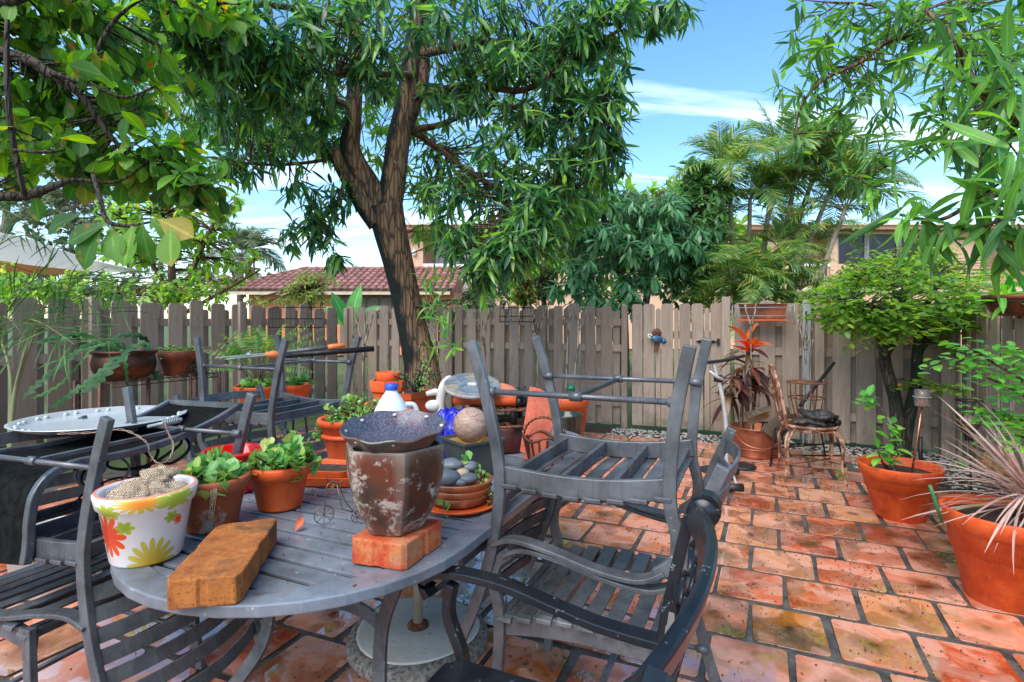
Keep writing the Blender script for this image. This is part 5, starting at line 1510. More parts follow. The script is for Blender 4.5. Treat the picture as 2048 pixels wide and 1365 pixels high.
def pot_profile(r0, r1, h, wall=.012, rimh=None, rimo=.010):
    rimh = rimh or h * .2
    rb = r0 + (r1 - r0) * (1 - rimh / h)
    return [(0, 0), (r0 * .96, 0), (r0, .006), (rb, h - rimh), (rb + rimo, h - rimh + .004), (r1 + rimo, h - .006), (r1 + rimo - .004, h), (r1 - wall * .4, h), (r1 - wall, h - .008), (r0 * .98 if False else rb - wall, h * .55), (0, h * .55)]
def pot(name, label, loc, r0, r1, h, mat, cat='flower pot', soil=.85, group=None, rimh=None, wob=0.0, rimo=.010, tilt=None, sx=1, soilmat=None):
    t = thing(name, label, cat, loc, 0, group)
    m = MB(); m.lathe(pot_profile(r0, r1, h, rimh=rimh, rimo=rimo), (0, 0, 0), 36, wob=wob); part('pot_body', m, mat, t)
    if soil:
        rs = (r0 + (r1 - r0) * soil) - .008
        m = MB(); m.lathe([(rs, h * soil - .004), (rs * .7, h * soil + .002), (rs * .35, h * soil + .004), (0, h * soil + .005)], (0, 0, 0), 24); part('soil', m, soilmat or m_potsoil, t)
    if tilt: t.rotation_euler = tilt
    return t
def succulent(loc, name, label, R0, zh, n, L, nparts=200, nl=(7, 10), mat=None, cat='plant', tm=None):
    t = thing(name, label, cat, loc)
    C = []
    for _ in range(n):
        a = RNG.uniform(0, 6.28); r_ = R0 * math.sqrt(RNG.uniform(0, 1)); C.append(np.array(loc) + [r_ * math.cos(a), r_ * math.sin(a), zh * (RNG.uniform(.35, 1) * (1 - .45 * (r_ / R0) ** 2))])
    C = np.array(C)
    m = MB()
    for c in C: m.tube([Vector(loc) + (Vector(c.tolist()) - Vector(loc)) * .15 + Vector((0, 0, -.01)), Vector(c.tolist())], [.004, .003], 5, cap=False)
    part('stems', m, m_bark_brown, t, world=True)['kind'] = 'stuff'
    Rm, T, S = rosettes(C, [np.array([RNG.normal(0, .35) + (c[0] - loc[0]) * 4, RNG.normal(0, .35) + (c[1] - loc[1]) * 4, .9]) for c in C], nl, L, (15, 85), .05, jit=.006)
    put_leaves(t, tm or oval_fat, Rm, T, S, mat or m_succ, nparts)
    return t

def on_table(px, Y): 
    p = P(px, 0, Y); return Vector((p.x, p.y, TZ + .001))

# painted white pot
def M_painted():
    t = NT('hand-painted white glaze')
    v = t.coord('Object')
    sep = t.node('SeparateXYZ'); t.link(v, sep.inputs[0])
    ang = t.math('ARCTAN2', sep.outputs[1], sep.outputs[0])
    col_ = (0.74, 0.71, 0.70)
    c = None
    def flower(prev, a0, z0, rad, petals, colr, colr2, zs=1.0, half=False):
        # petalled daisy painted round (a0, z0); distances in metres on the wall
        dx = t.math('MULTIPLY', t.math('SUBTRACT', ang, a0), .105)
        dz = t.math('MULTIPLY', t.math('SUBTRACT', sep.outputs[2], z0), zs)
        r_ = t.math('SQRT', t.math('ADD', t.math('MULTIPLY', dx, dx), t.math('MULTIPLY', dz, dz)))
        th = t.math('ARCTAN2', dz, dx)
        w = t.math('ABSOLUTE', t.math('COSINE', t.math('MULTIPLY', th, petals / 2)))
        lim = t.math('MULTIPLY_ADD', t.math('POWER', w, .6), rad * .55, rad * .45)
        mask = t.math('LESS_THAN', r_, lim)
        shade = t.ramp(t.math('DIVIDE', r_, rad), [(0.15, colr2), (0.8, colr)])
        return t.mix(mask, prev, shade)
    c = t.ramp(t.noise(v, 10, 3), [(.3, (0.70, 0.66, 0.66)), (.7, (0.76, 0.74, 0.73))])
    c = flower(c, -2.52, .085, .058, 12, (0.80, 0.10, 0.02), (0.80, 0.05, 0.01))
    c = flower(c, -1.38, .005, .070, 16, (0.60, 0.47, 0.06), (0.58, 0.33, 0.03))
    c = flower(c, -2.0, .108, .026, 6, (0.38, 0.46, 0.05), (0.28, 0.40, 0.03), 1.4)
    c = flower(c, -.95, .118, .020, 6, (0.38, 0.46, 0.05), (0.28, 0.40, 0.03), 1.2)
    c = flower(c, -.75, .105, .014, 8, (0.80, 0.12, 0.02), (0.80, 0.05, 0.01))
    c = flower(c, -1.62, .172, .060, 16, (0.66, 0.50, 0.06), (0.80, 0.22, 0.03), 2.2)
    c = flower(c, -2.35, .150, .034, 7, (0.42, 0.50, 0.06), (0.34, 0.44, 0.04), 1.5)
    c = flower(c, -.9, .165, .05, 7, (0.42, 0.50, 0.06), (0.34, 0.44, 0.04), 1.8)
    rimm = t.math('GREATER_THAN', sep.outputs[2], .1838)
    c = t.mix(rimm, c, (0.72, 0.22, 0.15))
    tn = t.coord('Normal'); dt = t.node('VectorMath'); dt.operation = 'DOT_PRODUCT'; t.link(tn, dt.inputs[0]); t.link(v, dt.inputs[1])
    sn = t.node('SeparateXYZ'); t.link(tn, sn.inputs[0])
    flat = t.math('ADD', t.math('MULTIPLY', sn.outputs[0], sep.outputs[0]), t.math('MULTIPLY', sn.outputs[1], sep.outputs[1]))
    inn = t.math('LESS_THAN', flat, -.02)
    c = t.mix(inn, c, (0.58, 0.56, 0.60))
    return t.done(t.bsdf(c, .22, 0, .5))
m_painted = M_painted()
wp = pot('flower_pot', 'white pot hand-painted with orange and yellow daisies on the table end', on_table(294, 1.47), .083, .112, .185, m_painted, soil=0, rimh=.042, rimo=.008)
def M_net():
    t = NT('tan netting'); v = t.coord()
    sep = t.node('SeparateXYZ'); t.link(v, sep.inputs[0])
    def band(e): return t.math('GREATER_THAN', t.math('ABSOLUTE', t.math('SINE', t.math('MULTIPLY', e, 520.0))), .80)
    a = band(t.math('ADD', sep.outputs[0], t.math('ADD', t.math('MULTIPLY', sep.outputs[1], .6), sep.outputs[2])))
    b = band(t.math('SUBTRACT', t.math('ADD', sep.outputs[0], t.math('MULTIPLY', sep.outputs[1], .6)), sep.outputs[2]))
    holes = t.math('MAXIMUM', a, b)
    c = t.mix(holes, (.17, .11, .065), (.62, .50, .36))
    return t.done(t.bsdf(c, .9, 0, .2, holes, .8, .004))
m_net = M_net()
wp.rotation_euler = (0, 0, R(30))
net = thing('net_bag', 'crumpled tan mesh net bag stuffed into the painted white pot', 'net bag', Vector(wp.location) + Vector((0, 0, .12)))
def lump(c, rad, jit, seed, n=30, m_=18, wire=None, rot=None):
    b = MB(); b.ball(c, rad, n, m_, rot=rot, jit=jit, seed=seed)
    for i, p in enumerate(b.v):
        q = Vector(p); d = (q - Vector(c))
        k = 1 + .16 * mnoise.noise(q * 34 + Vector((seed, 0, 0))) + .10 * mnoise.noise(q * 80)
        b.v[i] = tuple(Vector(c) + d * k)
    return b
for k, (dx, dy, dz, r_) in enumerate([(-.03, -.01, .040, .058), (.035, .015, .045, .055), (.012, .03, .082, .040)]):
    b = lump((dx, dy, dz), (r_, r_ * .85, r_ * .62), .5, k + 3)
    o = part('net_fold', b, m_net, net)
    wf = o.modifiers.new('net', 'WIREFRAME'); wf.thickness = .0016; wf.use_replace = True
    b = lump((dx, dy, dz), (r_ * .93, r_ * .79, r_ * .57), .5, k + 3); part('net_core', b, m_net, net)

# bricks
def M_brick(name, c1, c2, c3, spec_s):
    t = NT(name); v = t.coord()
    n1 = t.noise(v, 14, 6, .65, .4)
    c = t.ramp(n1, [(.34, c2), (.60, c1)])
    c = t.mix(t.ramp(t.noise(v, 7, 5, .6), [(.56, 0.0), (.68, .85)]), c, c3)
    c = t.mix(t.ramp(t.noise(v, 160, 3, .7), [(.56, 0.0), (.64, .6)]), c, tuple(x * .35 for x in c2))
    return t.done(t.bsdf(c, .85, 0, .25, t.mix(.5, t.noise(v, 120, 6, .75), n1), .7, .006))
m_brick_a = M_brick('ochre paver brick', (0.40, 0.145, 0.035), (0.22, 0.065, 0.02), (0.09, 0.05, 0.03), 1)
m_brick_b = M_brick('red mossy paver brick', (0.50, 0.16, 0.06), (0.40, 0.03, 0.012), (0.30, 0.20, 0.12), 1)
def brick(name, label, quadp, z0, z1, mat):
    cen = sum((Vector(q) for q in quadp), Vector()) / 4
    m = MB(); pts = []
    for k in range(4):       # chamfer-notched plan, like an interlocking paver
        a, b = Vector(quadp[k]), Vector(quadp[(k + 1) % 4]); e = (b - a); n_ = Vector((e.y, -e.x, 0)).normalized() * -.004
        for f in (.06, .42, .46, .54, .58, .94): pts.append(a.lerp(b, f) + (n_ if .45 < f < .55 else Vector()))
    m.prism([(p.x, p.y) for p in pts], z0, z1)
    return solo(name, m, mat, label, 'brick', loc=Vector((cen.x, cen.y, z0)), bev=.004)
brick('paver_brick', 'long ochre paver brick lying on the near end of the table', [(-.752, 1.185, 0), (-.600, 1.215, 0), (-.668, 1.575, 0), (-.812, 1.515, 0)], TZ + .001, TZ + .066, m_brick_a)
brick('paver_brick', 'red paver brick under the tall glazed urn', [(-.268, 1.372, 0), (-.192, 1.545, 0), (-.350, 1.60, 0), (-.420, 1.420, 0)], TZ + .001, TZ + .068, m_brick_b)

# hexagonal urn and glazed bowl
def M_urn():
    t = NT('rust-brown glaze with lime bloom'); v = t.coord()
    n1 = t.noise(v, 9, 5, .6, .5)
    c = t.ramp(n1, [(.35, (.035, .022, .016)), (.52, (.085, .028, .014)), (.68, (.12, .018, .009))])
    n2 = t.noise(v, 16, 7, .78, .3)
    c = t.mix(t.ramp(n2, [(.53, 0.0), (.60, .85)]), c, (.42, .35, .30))
    geo = t.node('NewGeometry'); e = t.ramp(geo.outputs['Pointiness'], [(.52, 0), (.60, .8)])
    c = t.mix(e, c, (.30, .26, .22))
    return t.done(t.bsdf(c, t.ramp(n2, [(.5, .35), (.6, .8)]), 0, .3, n2, .4, .004))
m_urn = M_urn()
urn = thing('urn', 'tall hexagonal rust-brown glazed urn standing on a red brick', 'urn', Vector((-.318, 1.487, TZ + .069)))
def hexshape(a, k, n=6, ph=0.0):
    a = (a + ph) % (2 * PI / n) - PI / n
    return math.cos(PI / n) / math.cos(a) * 1.06
prof = [(0, 0), (.066, 0), (.073, .004), (.100, .05), (.120, .10), (.131, .15), (.134, .19), (.133, .222), (.131, .230), (.121, .230), (.117, .222), (.112, .17), (0, .16)]
m = MB(); m.lathe(prof, (0, 0, 0), 48, True, rot=.0, shape=lambda a, k: hexshape(a, k, 6, R(70)))
o = part('urn_body', m, m_urn, urn)
es = o.modifiers.new('split', 'EDGE_SPLIT'); es.split_angle = R(28)
def M_bowl(inside):
    t = NT('speckled glaze ' + ('inside' if inside else 'outside')); v = t.coord()
    if inside:
        sp = t.noise(v, 170, 3, .7)
        a = t.ramp(t.noise(v, 11, 4, .6), [(.35, (.035, .05, .068)), (.52, (.05, .045, .068)), (.68, (.075, .04, .06))])
        c = t.mix(t.ramp(sp, [(.46, 0.0), (.66, .7)]), a, (.14, .18, .24))
        return t.done(t.bsdf(c, .3, 0, .4))
    c = t.ramp(t.noise(v, 14, 5, .6), [(.3, (.020, .026, .024)), (.5, (.06, .052, .04)), (.62, (.15, .055, .03)), (.75, (.03, .05, .09))])
    return t.done(t.bsdf(c, .16, 0, .6))
bw = thing('bowl', 'blue and purple glazed bowl with wavy rim sitting in the urn', 'bowl', Vector(urn.location) + Vector((0.002, -.004, .214)))
bw.rotation_euler = (R(7), 0, 0)
bprof = [(0, 0), (.085, 0), (.100, .010), (.118, .034), (.138, .060), (.141, .064), (.137, .067), (.128, .058), (.108, .026), (.06, .016), (0, .014)]
def wavy(a, k): return 1 + .016 * math.sin(9 * a)
for nm_, sl_, mt in (('outer_wall', bprof[:7], M_bowl(False)), ('glazed_inside', bprof[6:], M_bowl(True))):
    m = MB(); m.lathe(sl_, (0, 0, 0), 72, shape=wavy)
    m.f = [f for f in m.f if len(f) == 4]; m.s = [True] * len(m.f); m.m = [0] * len(m.f)
    m.v = [(x, y, z + (.0035 * math.cos(9 * math.atan2(y, x)) * max(0, (math.hypot(x, y) - .1) / .04))) for x, y, z in m.v]
    part(nm_, m, mt, bw)
m_dot = simple('pale glaze dot', (.55, .45, .46), None, 9, .15)
for k in range(8):
    a = 2 * PI * (k + .25) / 8; m = MB(); m.ball((.127 * math.cos(a), .127 * math.sin(a), .056), (.007, .007, .0045), 10, 6); part('rim_dot', m, m_dot, bw)

# terracotta pots of succulents
pa = pot('flower_pot', 'stained terracotta pot of succulents just behind the painted pot', on_table(424, 1.68), .072, .100, .155, m_terra_old, rimh=.045)
succulent(tuple(Vector(pa.location) + Vector((0, 0, .135))), 'succulent', 'grey-green succulent in the stained terracotta pot by the painted pot', .085, .075, 26, (.035, .055), 220)
m = MB()
for k in range(5):
    m.tube(spline([Vector(pa.location) + Vector((.045 + .003 * k, -.086 + .002 * k, .155)), Vector(pa.location) + Vector((.05 + .004 * k, -.1, .12)), Vector(pa.location) + Vector((.046 + .006 * math.sin(k * 2), -.094, .08 - .008 * k)), Vector(pa.location) + Vector((.044 + .005 * math.cos(k * 3), -.088, .045))], 5), .0008, 4)
solo('dry_roots', m, m_net, 'pale dry rootlets dangling over the stained pot rim', 'roots')
pb = pot('flower_pot', 'bright terracotta pot of bushy succulents in the middle of the table', on_table(560, 1.86), .070, .097, .145, m_terra, rimh=.04)
succulent(tuple(Vector(pb.location) + Vector((.005, 0, .125))), 'succulent', 'bushy bright green succulent in the middle terracotta pot', .118, .115, 46, (.032, .050), 300)
pot('flower_pot', 'empty shiny red glazed pot behind the two succulents', on_table(466, 2.04), .082, .104, .150, m_red_glaze, soil=0, rimh=.02, rimo=.004)
# oblong saucers
tr = thing('plant_tray', 'stacked orange terracotta trays behind the bushy succulent', 'tray', on_table(648, 2.18))
def tray(w, d, h, z, rz):
    m = MB(); mt = Matrix.Translation((0, 0, z)) @ Matrix.Rotation(rz, 4, 'Z')
    def rr_(a, b, r):
        pts = []
        for cx, cy, a0 in ((a - r, b - r, 0), (-a + r, b - r, 90), (-a + r, -b + r, 180), (a - r, -b + r, 270)):
            for k in range(5): pts.append((cx + r * math.cos(R(a0 + 22.5 * k)), cy + r * math.sin(R(a0 + 22.5 * k))))
        return pts
    rings = [(rr_(w * .94, d * .92, .04), 0), (rr_(w, d, .045), h), (rr_(w - .008, d - .008, .04), h), (rr_(w - .014, d - .014, .04), .008)]
    vs_ = []
    for pts, zz in rings: vs_ += [mt @ Vector((x, y, zz)) for x, y in pts]
    n = 20; fs = [tuple(reversed(range(n)))]
    for k in range(3):
        for i in range(n): j = (i + 1) % n; fs.append((k * n + i, k * n + j, (k + 1) * n + j, (k + 1) * n + i))
    fs.append(tuple(3 * n + i for i in range(n)))
    m.add(vs_, fs); return m
part('lower_tray', tray(.165, .115, .034, 0, R(-4)), m_terra, tr, bev=.002)
part('upper_tray', tray(.135, .090, .034, .020, R(-9)), m_terra, tr, bev=.002)
m = MB(); m.box((0, 0, .034), (.22, .13, .012), R(-9)); part('soil', m, m_potsoil, tr)

# saucer stack with river stones
sc_ = thing('saucer_stack', 'stack of terracotta saucers on an orange plate near the table edge', 'saucers', on_table(918, 1.88))
def saucer(r_, h, z, mat, nm):
    m = MB(); m.lathe([(0, z), (r_ * .86, z), (r_ * .92, z + .004), (r_, z + h - .003), (r_ - .003, z + h), (r_ - .009, z + h), (r_ * .88 - .006, z + .010), (0, z + .009)], (0, 0, 0), 36, wob=.004); return part(nm, m, mat, sc_)
saucer(.140, .016, 0, m_terra, 'plate')
m_glz = simple('glazed worn terracotta', (0.46, 0.11, 0.03), (0.11, 0.045, 0.025), 8, .25, 0, .2, 60)
for k, r_ in enumerate((.108, .112, .116)): saucer(r_, .030, .014 + k * .0235, (m_terra_dark, m_glz, m_glz)[k], 'saucer')
m_stone = simple('grey river stone', (0.135, 0.155, 0.18), (0.085, 0.10, 0.125), 5, .5, 0, .1, 80, vary=.25)
m_stone_b = simple('beige river stone', (0.46, 0.33, 0.22), (0.36, 0.24, 0.15), 9, .5, 0, .1, 80)
sz = sc_.location.z + .092
for k, (dx, dy, dz, rx, ry, rz_, rot_, mt, lb) in enumerate([
    (-.045, -.060, .014, .056, .038, .030, .1, m_stone, 'largest grey river stone in front on the saucer stack'), (-.028, .005, .040, .042, .030, .022, -.3, m_stone, 'dark oval river stone topmost on the saucer stack'),
    (-.080, .015, .012, .045, .032, .026, .4, m_stone, 'river stone half hidden beside the urn on the saucers'), (.035, -.042, .006, .036, .024, .018, .5, m_stone, 'slim grey river stone at the front right of the saucers'),
    (.012, -.012, .014, .024, .022, .020, 0, m_stone_b, 'small round beige river stone among the grey ones'), (.035, .03, .026, .034, .026, .020, .9, m_stone, 'grey river stone at the back of the saucer stack'),
    (.012, -.066, .000, .022, .018, .014, .2, m_stone, 'smallest grey river stone at the front of the saucers')]):
    m = MB(); m.ball((0, 0, 0), (rx, ry, rz_), 20, 12, rot=Matrix.Rotation(rot_, 3, 'Z'), jit=.12, seed=k)
    solo('river_stone', m, mt, lb, 'stone', 'river stones on the saucers').location = Vector((sc_.location.x + dx, sc_.location.y + dy, sz + dz))
tiny_ = [leaf_template(1, .6, 3, -.2, .3, 'oval')]
succulent((sc_.location.x + .02, sc_.location.y + .05, sz + .02), 'succulent', 'small jade sprig rising behind the river stones', .018, .05, 5, (.026, .040), 50)
succulent((sc_.location.x + .072, sc_.location.y - .01, sz), 'succulent', 'tiny round succulent rosette right of the river stones', .026, .035, 9, (.012, .020), 90)
succulent((sc_.location.x + .118, sc_.location.y - .045, sz - .075), 'succulent', 'little succulent creeping over the saucer edge', .02, .05, 6, (.014, .022), 50)
succulent((sc_.location.x - .035, sc_.location.y - .120, sz - .062), 'succulent', 'pale succulent cutting stuck in front of the saucers', .012, .02, 2, (.024, .034), 20, nl=(4, 5))

# square planter with wooden ball
m_zinc = simple('dark green zinc', (0.10, 0.115, 0.10), (0.06, 0.07, 0.062), 6, .4, .3, .2, 90)
m_yellow_in = simple('yellow glaze inside', (0.70, 0.42, 0.08), (0.62, 0.33, 0.05), 6, .4)
sp_ = thing('square_planter', 'square dark green planter with yellow inside holding a wooden ball', 'planter', on_table(944, 2.26), R(38))
def sqring(a, z, bow=0.0): return [Vector((-a, -a, z)), Vector((a, -a, z)), Vector((a, a, z)), Vector((-a, a, z))]
m = MB(); rings = [sqring(.062, 0), sqring(.074, .05), sqring(.090, .135), sqring(.099, .136), sqring(.100, .146), sqring(.091, .147), sqring(.086, .135)]
vs_ = [p for r_ in rings for p in r_]; fs = [(3, 2, 1, 0)]
for k in range(len(rings) - 1):
    for i in range(4): j = (i + 1) % 4; fs.append((k * 4 + i, k * 4 + j, k * 4 + 4 + j, k * 4 + 4 + i))
m.add(vs_, fs); part('planter_body', m, m_zinc, sp_)
m = MB(); rings = [sqring(.0865, .1352), sqring(.070, .05)]
m.add([p for r_ in rings for p in r_], [(0, 1, 5, 4), (1, 2, 6, 5), (2, 3, 7, 6), (3, 0, 4, 7), (4, 5, 6, 7)]); part('glazed_inside', m, m_yellow_in, sp_)
def M_wood():
    t = NT('pale figured wood'); v = t.coord('Object', (1, 1, 3))
    n = t.noise(v, 22, 6, .7, 1.5)
    c = t.ramp(n, [(.3, (.15, .09, .07)), (.5, (.32, .21, .16)), (.7, (.44, .32, .27))])
    return t.done(t.bsdf(c, .45, 0, .4, n, .2, .002))
wb = thing('wooden_ball', 'pale turned wooden ball resting in the square planter', 'ball', Vector(sp_.location) + Vector((-.004, -.006, .198)))
m = MB(); m.ball((0, 0, 0), .072, 32, 20); part('ball_body', m, M_wood(), wb)
m = MB(); m.lathe([(.026, .0655), (.024, .0705), (.019, .0705), (.017, .067), (0, .066)], (0, 0, 0), 24); o = part('turned_disc', m, M_wood(), wb); o.rotation_euler = (R(32), R(8), 0)

# milk jug on an upturned pot
m_jug = (lambda t: t.done(t.bsdf(t.ramp(t.noise(t.coord(), 6, 3), [(.3, (.55, .66, .72)), (.7, (.72, .80, .84))]), .3, 0, .5, Subsurface_Weight=.2)))(NT('milky plastic'))
m_blue_cap = simple('blue plastic', (0.02, 0.10, 0.55), (0.015, 0.08, 0.45), 5, .35)
up_p = thing('flower_pot', 'upturned terracotta pot under the milk jug', 'flower pot', on_table(783, 1.98))
m = MB(); m.lathe([(0, .128), (.055, .128), (.058, .122), (.076, .03), (.086, .028), (.088, .002), (.084, 0), (.078, 0), (0, .02)], (0, 0, 0), 30); part('pot_body', m, m_terra, up_p)
jg = thing('milk_jug', 'translucent plastic milk jug with blue cap behind the bowl', 'jug', Vector(up_p.location) + Vector((0, 0, .129)), R(30))
def sq(a, k): return 1 + (.10 * math.cos(4 * a) * -1 if 1 <= k <= 4 else 0) * .9
m = MB(); m.lathe([(0, 0), (.062, .002), (.070, .012), (.072, .08), (.070, .13), (.060, .175), (.040, .215), (.022, .240), (.019, .246), (.019, .258), (0, .259)], (0, 0, 0), 32, shape=sq); part('jug_body', m, m_jug, jg)
m = MB(); m.lathe([(.0215, .248), (.0225, .250), (.0225, .268), (.020, .271), (0, .271)], (0, 0, 0), 24); part('cap', m, m_blue_cap, jg)
m = MB(); m.tube(spline([(.050, 0, .19), (.085, 0, .185), (.098, 0, .14), (.090, 0, .085), (.066, 0, .07)], 5), .010, 8); part('handle', m, m_jug, jg)

# jade plant pot at the back
jp = pot('flower_pot', 'ribbed terracotta pot of jade plants at the left table edge', on_table(694, 2.50), .082, .118, .185, m_terra, rimh=.035, rimo=.012)
m = MB(); m.lathe([(.104, .098), (.113, .104), (.113, .114), (.106, .120)], (0, 0, 0), 36); part('raised_band', m, m_terra, jp)
m_jade = leaf_mat('jade leaf', [(0, (0.07, 0.20, 0.05)), (0.5, (0.15, 0.34, 0.07)), (1, (0.30, 0.46, 0.10))], trans=.2, rough=.4)
succulent(tuple(Vector(jp.location) + Vector((.05, 0, .16))), 'jade_plant', 'spreading jade plant in the ribbed terracotta pot', .165, .13, 60, (.020, .036), 300, mat=m_jade)
succulent(tuple(Vector(jp.location) + Vector((-.10, -.05, .13))), 'jade_plant', 'jade sprig hanging over the ribbed pot on its left', .03, .05, 6, (.020, .032), 50, mat=m_jade)

# terracotta pots stacked at the back of the table
stk = thing('pot_stack', 'stack of empty terracotta pots, square-rimmed and round, at the back', 'flower pots', on_table(776, 2.86))
m = MB(); m.lathe(pot_profile(.085, .11, .20, rimh=.04), (0, 0, 0), 32); part('round_pot', m, m_terra, stk)
m = MB(); m.lathe([(0, .20), (.066, .20), (.070, .206), (.072, .25), (.086, .262), (.093, .310), (.091, .316), (.080, .316), (.072, .27), (0, .26)], (0, 0, 0), 48, shape=lambda a, k: hexshape(a, k, 6, .5)); o = part('hexagonal_pot', m, m_terra, stk)
es = o.modifiers.new('split', 'EDGE_SPLIT'); es.split_angle = R(28)
m = MB(); m.lathe([(0, .27), (.046, .27), (.050, .30), (.062, .318), (.064, .356), (.062, .359), (.056, .359), (.052, .33), (0, .30)], (0, 0, 0), 32); part('round_pot', m, m_terra, stk)
m = MB(); m.lathe([(.026, .32), (.036, .355), (.034, .357), (.029, .355), (.02, .32)], (.01, -.01, 0), 24); part('small_pot', m, m_terra, stk)
pl = thing('planter_box', 'orange ribbed terracotta planter box with a thorny plant', 'planter', on_table(828, 2.84), R(-30))
m = MB()
for z0, z1, a, b in ((0, .23, .060, .095), (.23, .262, .072, .108)):
    m.add([(-a * (1.05 if z0 else .9), -b * .92, z0), (a * .9, -b * .92, z0), (a * .9, b * .92, z0), (-a * .9, b * .92, z0), (-a, -b, z1), (a, -b, z1), (a, b, z1), (-a, b, z1)], [(3, 2, 1, 0), (0, 1, 5, 4), (1, 2, 6, 5), (2, 3, 7, 6), (3, 0, 4, 7)])
part('box_body', m, m_terra, pl)
m = MB(); m.box((0, 0, .25), (.11, .18, .01)); part('soil', m, m_potsoil, pl)
th = thing('thorny_plant', 'thorny branching succulent with tiny leaves in the planter box', 'plant', Vector(pl.location) + Vector((0, 0, .25)))
m = MB(); tips = []
for k in range(9):
    a = RNG.uniform(0, 6.28); p = Vector(th.location); d = Vector((math.cos(a) * .7 + .3, math.sin(a) * .4, 1)).normalized(); pts = [p.copy()]
    for j in range(5):
        p = p + d * .038; d = (d + Vector((RNG.normal(0, .35), RNG.normal(0, .3), RNG.normal(0, .22)))).normalized(); pts.append(p.copy())
        if j > 1: tips.append(np.array(p))
    m.tube(pts, lerp_list([.006, .003], len(pts)), 5)
part('stem', m, m_bark_grey, th, world=True)
Rm, T, S = rosettes(np.array(tips), [np.array([0, 0, 1.0])] * len(tips), (4, 6), (.014, .024), (20, 80), 0)
put_leaves(th, tiny_, Rm, T, S, m_jade, 0)

# slate disc, torch tube, rusty stand, tin, bag, mat and basket at the far right of the table
def M_slate():
    t = NT('slate mosaic'); v = t.coord()
    vo = t.node('TexVoronoi'); vo.inputs['Scale'].default_value = 26; t.link(v, vo.inputs['Vector'])
    sep = t.node('SeparateColor'); t.link(vo.outputs['Color'], sep.inputs[0])
    c = t.ramp(sep.outputs[0], [(0, (.09, .13, .17)), (.4, (.16, .20, .24)), (.65, (.12, .14, .16)), (.8, (.28, .20, .11)), (1, (.20, .22, .22))])
    return t.done(t.bsdf(c, .4, 0, .4, t.noise(v, 60, 5), .3, .002))
m_slate = M_slate(); m_slate_g = simple('mosaic grout', (.34, .31, .27), (.24, .21, .19), 30, .8)
ts = thing('tin', 'dark burgundy tin under the rusty stand at the table corner', 'tin', on_table(1010, 2.70))
m_burg = simple('burgundy paint', (0.10, 0.02, 0.018), (0.05, 0.012, 0.01), 8, .5, .2, .2)
m = MB(); m.lathe([(0, 0), (.115, 0), (.118, .004), (.118, .118), (.112, .122), (0, .122)], (0, 0, 0), 32); part('tin_body', m, m_burg, ts)
rs_ = thing('plant_stand', 'rusty two-tier openwork iron plant stand on the burgundy tin', 'plant stand', Vector(ts.location) + Vector((0, 0, .123)))
def pierced(z, rad, nm):
    m = MB()
    m.tube([(rad * math.cos(a), rad * math.sin(a), z) for a in np.linspace(0, 2 * PI, 41)[:-1]], .007, 6, closed=True)
    m.tube([(rad * .38 * math.cos(a), rad * .38 * math.sin(a), z) for a in np.linspace(0, 2 * PI, 21)[:-1]], .006, 6, closed=True)
    for k in range(14):
        a = 2 * PI * k / 14; pts = [(rad * q * math.cos(a + .55 * math.sin(PI * q) * (1 if k % 2 else -1)), rad * q * math.sin(a + .55 * math.sin(PI * q) * (1 if k % 2 else -1)), z) for q in np.linspace(.3, 1, 6)]
        m.ribbon(pts, .012, .006)
    return part(nm, m, m_rust, rs_)
pierced(.008, .155, 'lower_tier'); pierced(.088, .172, 'upper_tier')
for k in range(3):
    a = 2 * PI * k / 3 - 1.2; m = MB(); m.lathe([(.012, .012), (.020, .03), (.022, .055), (.012, .075), (.010, .084)], (.11 * math.cos(a), .11 * math.sin(a), 0), 12); part('baluster', m, m_dark_metal, rs_)
tq = thing('torch_tube', 'orange clay tube with black end cap lying on the rusty stand', 'tube', Vector(rs_.location) + Vector((0, 0, .118)))
m = MB(); m.tube([Vector((-.245, -.05, 0)), Vector((-.02, -.08, .0)), Vector((.055, -.09, 0))], [.021, .023, .021], 16); part('clay_tube', m, m_terra, tq)
m = MB(); m.tube([Vector((.056, -.09, 0)), Vector((.072, -.0925, 0)), Vector((.105, -.097, 0))], [.026, .026, .022], 14); part('end_cap', m, m_dark_metal, tq)
sd_ = thing('salmon_dome', 'salmon clay dome behind the slate mosaic disc', 'clay dome', Vector(rs_.location) + Vector((-.03, .06, .097)))
m = MB(); m.lathe([(.105, 0), (.108, .012), (.100, .045), (.070, .075), (.03, .088), (0, .09)], (0, 0, 0), 28); part('dome_body', m, simple('salmon clay', (.55, .20, .12), (.48, .15, .08), 5, .7), sd_)
dk = thing('slate_disc', 'round slate mosaic disc leaning on the salmon dome', 'slate disc', P(944, 772, 2.58))
dk.rotation_euler = (R(17), R(3), 0)
m = MB(); m.lathe([(0, -.010), (.128, -.010), (.134, -.006), (.134, .006), (.130, .009), (0, .009)], (0, 0, 0), 48); part('disc_body', m, m_slate_g, dk)
rr = random.Random(2)
def wedge(r0, r1, a0, a1): 
    n = 4; out = [(r1 * math.cos(a0 + (a1 - a0) * k / n), r1 * math.sin(a0 + (a1 - a0) * k / n)) for k in range(n + 1)]
    if r0 < .005: return out + [(0.001, 0)]
    return out + [(r0 * math.cos(a1 + (a0 - a1) * k / n), r0 * math.sin(a1 + (a0 - a1) * k / n)) for k in range(n + 1)]
for r0, r1, nn in ((.100, .130, 16), (.062, .097, 10), (.026, .059, 6)):
    a = rr.uniform(0, 1); a_end = a + 2 * PI
    for k in range(nn):
        da = 2 * PI / nn * rr.uniform(.8, 1.2) if k < nn - 1 else a_end - a
        g = .0018 / r1
        m = MB(); m.prism(wedge(r0, r1, a + g, a + da - g), .0092, .0105 + rr.uniform(0, .001)); part('slate_piece', m, m_slate, dk); a += da
